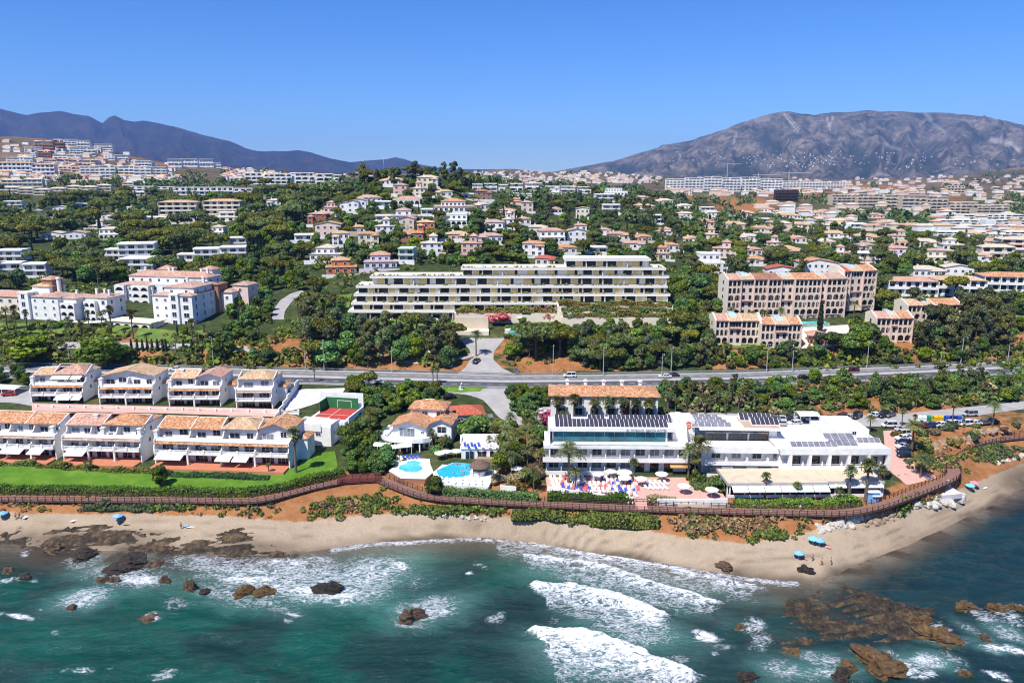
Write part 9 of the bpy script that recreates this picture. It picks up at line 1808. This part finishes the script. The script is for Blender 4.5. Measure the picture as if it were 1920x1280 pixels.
boulders(60, [(1745, 838), (1790, 826), (1840, 812), (1890, 806)], (0.5, 0.9), 'rock_tan', 'tan stone of the terrace wall above the right boardwalk', 'terrace wall stones', 5, 4); boulders(18, [(1870, 868), (1920, 855)], (0.4, 0.8), 'rock_pale', 'pale stone at the foot of the right-hand bluff', 'bluff foot stones', 3, 5); boulders(20, [(780, 962), (860, 966), (940, 974)], (0.25, 0.5), 'rock_pale', 'small pale stone at the top of the beach', 'beach stones', 3, 6)
# ------------------------------------------------------------------ people and things on the beach
def figure(kind):
 """one continuous body grown over a skeleton"""
 def mk():
  J = {'stand': {'pel': (0, 0, .93), 'che': (0, 0.01, 1.28), 'nek': (0, 0.01, 1.48), 'hed': (0, -.02, 1.60), 'top': (0, -.01, 1.72), 'ls': (-.19, 0, 1.42), 'le': (-.27, .03, 1.14), 'lh': (-.28, -.08, .88), 'rs': (.19, 0, 1.42), 're': (.28, .02, 1.15), 'rh': (.26, -.12, .92), 'lp': (-.10, 0, .90), 'lk': (-.12, -.03, .50), 'la': (-.12, .02, .08), 'lt': (-.13, -.14, .04), 'rp': (.10, 0, .90), 'rk': (.13, -.02, .50), 'ra': (.14, .03, .08), 'rt': (.16, -.13, .04)},
    'walk': {'pel': (0, 0, .92), 'che': (0, -.02, 1.27), 'nek': (0, -.03, 1.47), 'hed': (0, -.06, 1.59), 'top': (0, -.05, 1.71), 'ls': (-.19, -.02, 1.41), 'le': (-.25, .14, 1.16), 'lh': (-.25, .12, .92), 'rs': (.19, -.02, 1.41), 're': (.25, -.14, 1.16), 'rh': (.23, -.32, 1.02), 'lp': (-.10, 0, .90), 'lk': (-.11, -.20, .52), 'la': (-.11, -.28, .10), 'lt': (-.12, -.44, .06), 'rp': (.10, 0, .90), 'rk': (.11, .10, .50), 'ra': (.11, .34, .14), 'rt': (.12, .22, .05)},
    'lie': {'pel': (0, 0, .14), 'che': (0, .35, .16), 'nek': (0, .56, .18), 'hed': (0, .68, .20), 'top': (0, .80, .20), 'ls': (-.19, .5, .15), 'le': (-.30, .25, .10), 'lh': (-.30, 0, .08), 'rs': (.19, .5, .15), 're': (.31, .28, .10), 'rh': (.29, .02, .08), 'lp': (-.1, -.03, .13), 'lk': (-.13, -.44, .20), 'la': (-.12, -.86, .08), 'lt': (-.13, -.9, .2), 'rp': (.1, -.03, .13), 'rk': (.12, -.44, .14), 'ra': (.13, -.86, .08), 'rt': (.14, -.9, .2)}}[kind]
  R = dict(pel=.145, che=.15, nek=.055, hed=.098, top=.07, ls=.062, le=.045, lh=.036, rs=.062, re=.045, rh=.036, lp=.09, lk=.06, la=.04, lt=.035, rp=.09, rk=.06, ra=.04, rt=.035)
  E = [('pel', 'che'), ('che', 'nek'), ('nek', 'hed'), ('hed', 'top'), ('che', 'ls'), ('ls', 'le'), ('le', 'lh'), ('che', 'rs'), ('rs', 're'), ('re', 'rh'), ('pel', 'lp'), ('lp', 'lk'), ('lk', 'la'), ('la', 'lt'), ('pel', 'rp'), ('rp', 'rk'), ('rk', 'ra'), ('ra', 'rt')]
  K = list(J); me = bpy.data.meshes.new('body'); me.from_pydata([J[k] for k in K], [(K.index(a), K.index(b)) for a, b in E], []); t = bpy.data.objects.new('body', me); COL.objects.link(t)
  t.modifiers.new('skin', 'SKIN'); t.modifiers.new('sub', 'SUBSURF').levels = 1
  for k, sv in zip(K, me.skin_vertices[0].data): sv.radius = (R[k], R[k] * (0.72 if k in ('che', 'pel') else 1)); sv.use_root = k == 'pel'
  bpy.context.view_layer.update(); out = bpy.data.meshes.new_from_object(t.evaluated_get(bpy.context.evaluated_depsgraph_get())); bpy.data.objects.remove(t); out.materials.clear(); out.materials.append(MATS['skin']); out.name = 'body'
  h = J['top']; hair = MB().tube([(h[0], h[1] + .03, h[2] - .10 if kind != 'lie' else h[2]), (h[0], h[1] + .02, h[2] - .02), (h[0], h[1] + .01, h[2] + .045)], [.10, .105, .04], 8).mesh('hair', 'dark_brown')
  p = Vector(J['pel']); c = Vector(J['che']); ax = (c - p).normalized(); sh = MB().tube([p - ax * .12, p, p + ax * .1], [.175, .185, .165], 8).mesh('shorts', 'dark_cloth'); st = MB().tube([p + ax * .02, c, c + ax * .16], [.175, .19, .12], 8).mesh('shirt', 'white_plastic')
  return out, hair, sh, st
 return cached(('fig', kind), mk)
def person(kind, pos, rz, label, shirt=False):
 bd, hair, sh, st = figure(kind); o = link('person', bd, None, pos, rz); tag(o, label, 'person'); link('hair', hair, o); link('shorts', sh, o)
 if shirt: link('shirt', st, o)
for kind, px, py, rz, lb, s in (('stand', 1523, 1052, 0.4, 'person in dark swimwear standing between the blue parasols', False), ('walk', 1540, 1060, 2.0, 'person in swimwear walking at the sand spit, left of the last', False), ('stand', 1558, 1059, 1.0, 'person in swimwear standing at the sand spit, farthest right', False), ('lie', 1548, 1021, 1.2, 'person lying beside the aqua parasol', False), ('stand', 340, 992, 0.5, 'person in dark shorts standing near the left towels', False), ('stand', 30, 974, 0.2, 'person standing beside the blue parasol at the left edge', False), ('walk', 37, 973, 1.5, 'second person right of the parasol at the left edge', False), ('lie', 1508, 1047, 0.3, 'person lying behind the pale blue parasol', False)): person(kind, ground(px, py) + Vector((0, 0, 0.02)), rz, lb, s)
for kind, px, py, rz, lb in (('walk', 1500, 958, 1.6, 'person in white shirt walking on the boardwalk below the restaurant'), ('walk', 1178, 951, 1.6, 'person on the boardwalk at the terrace steps, left one'), ('stand', 1186, 951, 1.8, 'person on the boardwalk at the terrace steps, right one')): person(kind, onz(px, py, 6.77), rz, lb, True)
def beach_set(px, py, mat, label, r=1.15): parasol(px, py, None, r, mat, label, 'beach parasols', hgt=1.9)
beach_set(222, 977, 'parasol_blue', 'blue beach parasol on the left sand, right of the white towels'); beach_set(6, 972, 'parasol_blue', 'blue beach parasol at the left edge'); beach_set(1524, 1020, 'parasol_aqua', 'aqua beach parasol below the white boulders'); beach_set(1536, 1023, 'parasol_blue', 'blue beach parasol beside the aqua one'); beach_set(1497, 1047, 'parasol_blue', 'pale blue beach parasol nearest the surf'); beach_set(1818, 919, 'parasol_aqua', 'aqua beach parasol under the right-hand boardwalk'); beach_set(1826, 914, 'parasol_pink', 'pink beach parasol behind the aqua one')
for px, py, m, lb in ((140, 975, 'white_plastic', 'white towel lying on the left sand'), (352, 984, 'parasol_blue', 'blue towel on the left sand'), (358, 987, 'white_plastic', 'pale towel beside the blue one on the left sand'), (1846, 914, 'white_plastic', 'white towel right of the pink parasol'), (50, 968, 'white_plastic', 'white towel near the left parasol'), (1552, 1024, 'parasol_pink', 'pink towel right of the blue parasols'), (228, 979, 'dark_cloth', 'dark bag mat under the blue parasol')):
 g = ground(px, py); b = Bld('beach_towel', lb, g, RNG.uniform(0, 1.5), 'towel'); b.put('cloth', MB().add([(-0.9 + 0.3 * i, -0.45 + 0.9 * j, 0.05 + 0.03 * math.sin(i * 2 + j)) for i in range(7) for j in range(2)], [(2 * i, 2 * i + 2, 2 * i + 3, 2 * i + 1) for i in range(6)]), m)
for i, (px, py) in enumerate([(875, 880), (866, 884), (858, 873), (852, 890), (870, 891)]): p = onz(px, py, 7.6); person('lie', p + Vector((0, 0, 0.34)), RNG.uniform(0, 6), 'swimmer in the large pool, %s from the left' % ordinal(sorted([875, 866, 858, 852, 870]).index(px)))
# ------------------------------------------------------------------ haze
def build_haze():
 m = bpy.data.materials.new('haze'); m.use_nodes = True; n = m.node_tree.nodes
 n.remove(n['Principled BSDF'])
 v = n.new('ShaderNodeVolumePrincipled'); v.inputs['Color'].default_value = (0.30, 0.49, 1.0, 1); v.inputs['Density'].default_value = 5.4e-5; v.inputs['Anisotropy'].default_value = 0.0
 m.node_tree.links.new(v.outputs[0], n['Material Output'].inputs['Volume']); MATS['haze'] = m
 b = MB().box(-34000, 34000, -4000, 16500, -9, 900, j=False)
 tag(b.build('haze', 'haze'), 'thin blue summer haze over the coast', kind='stuff')
build_haze()
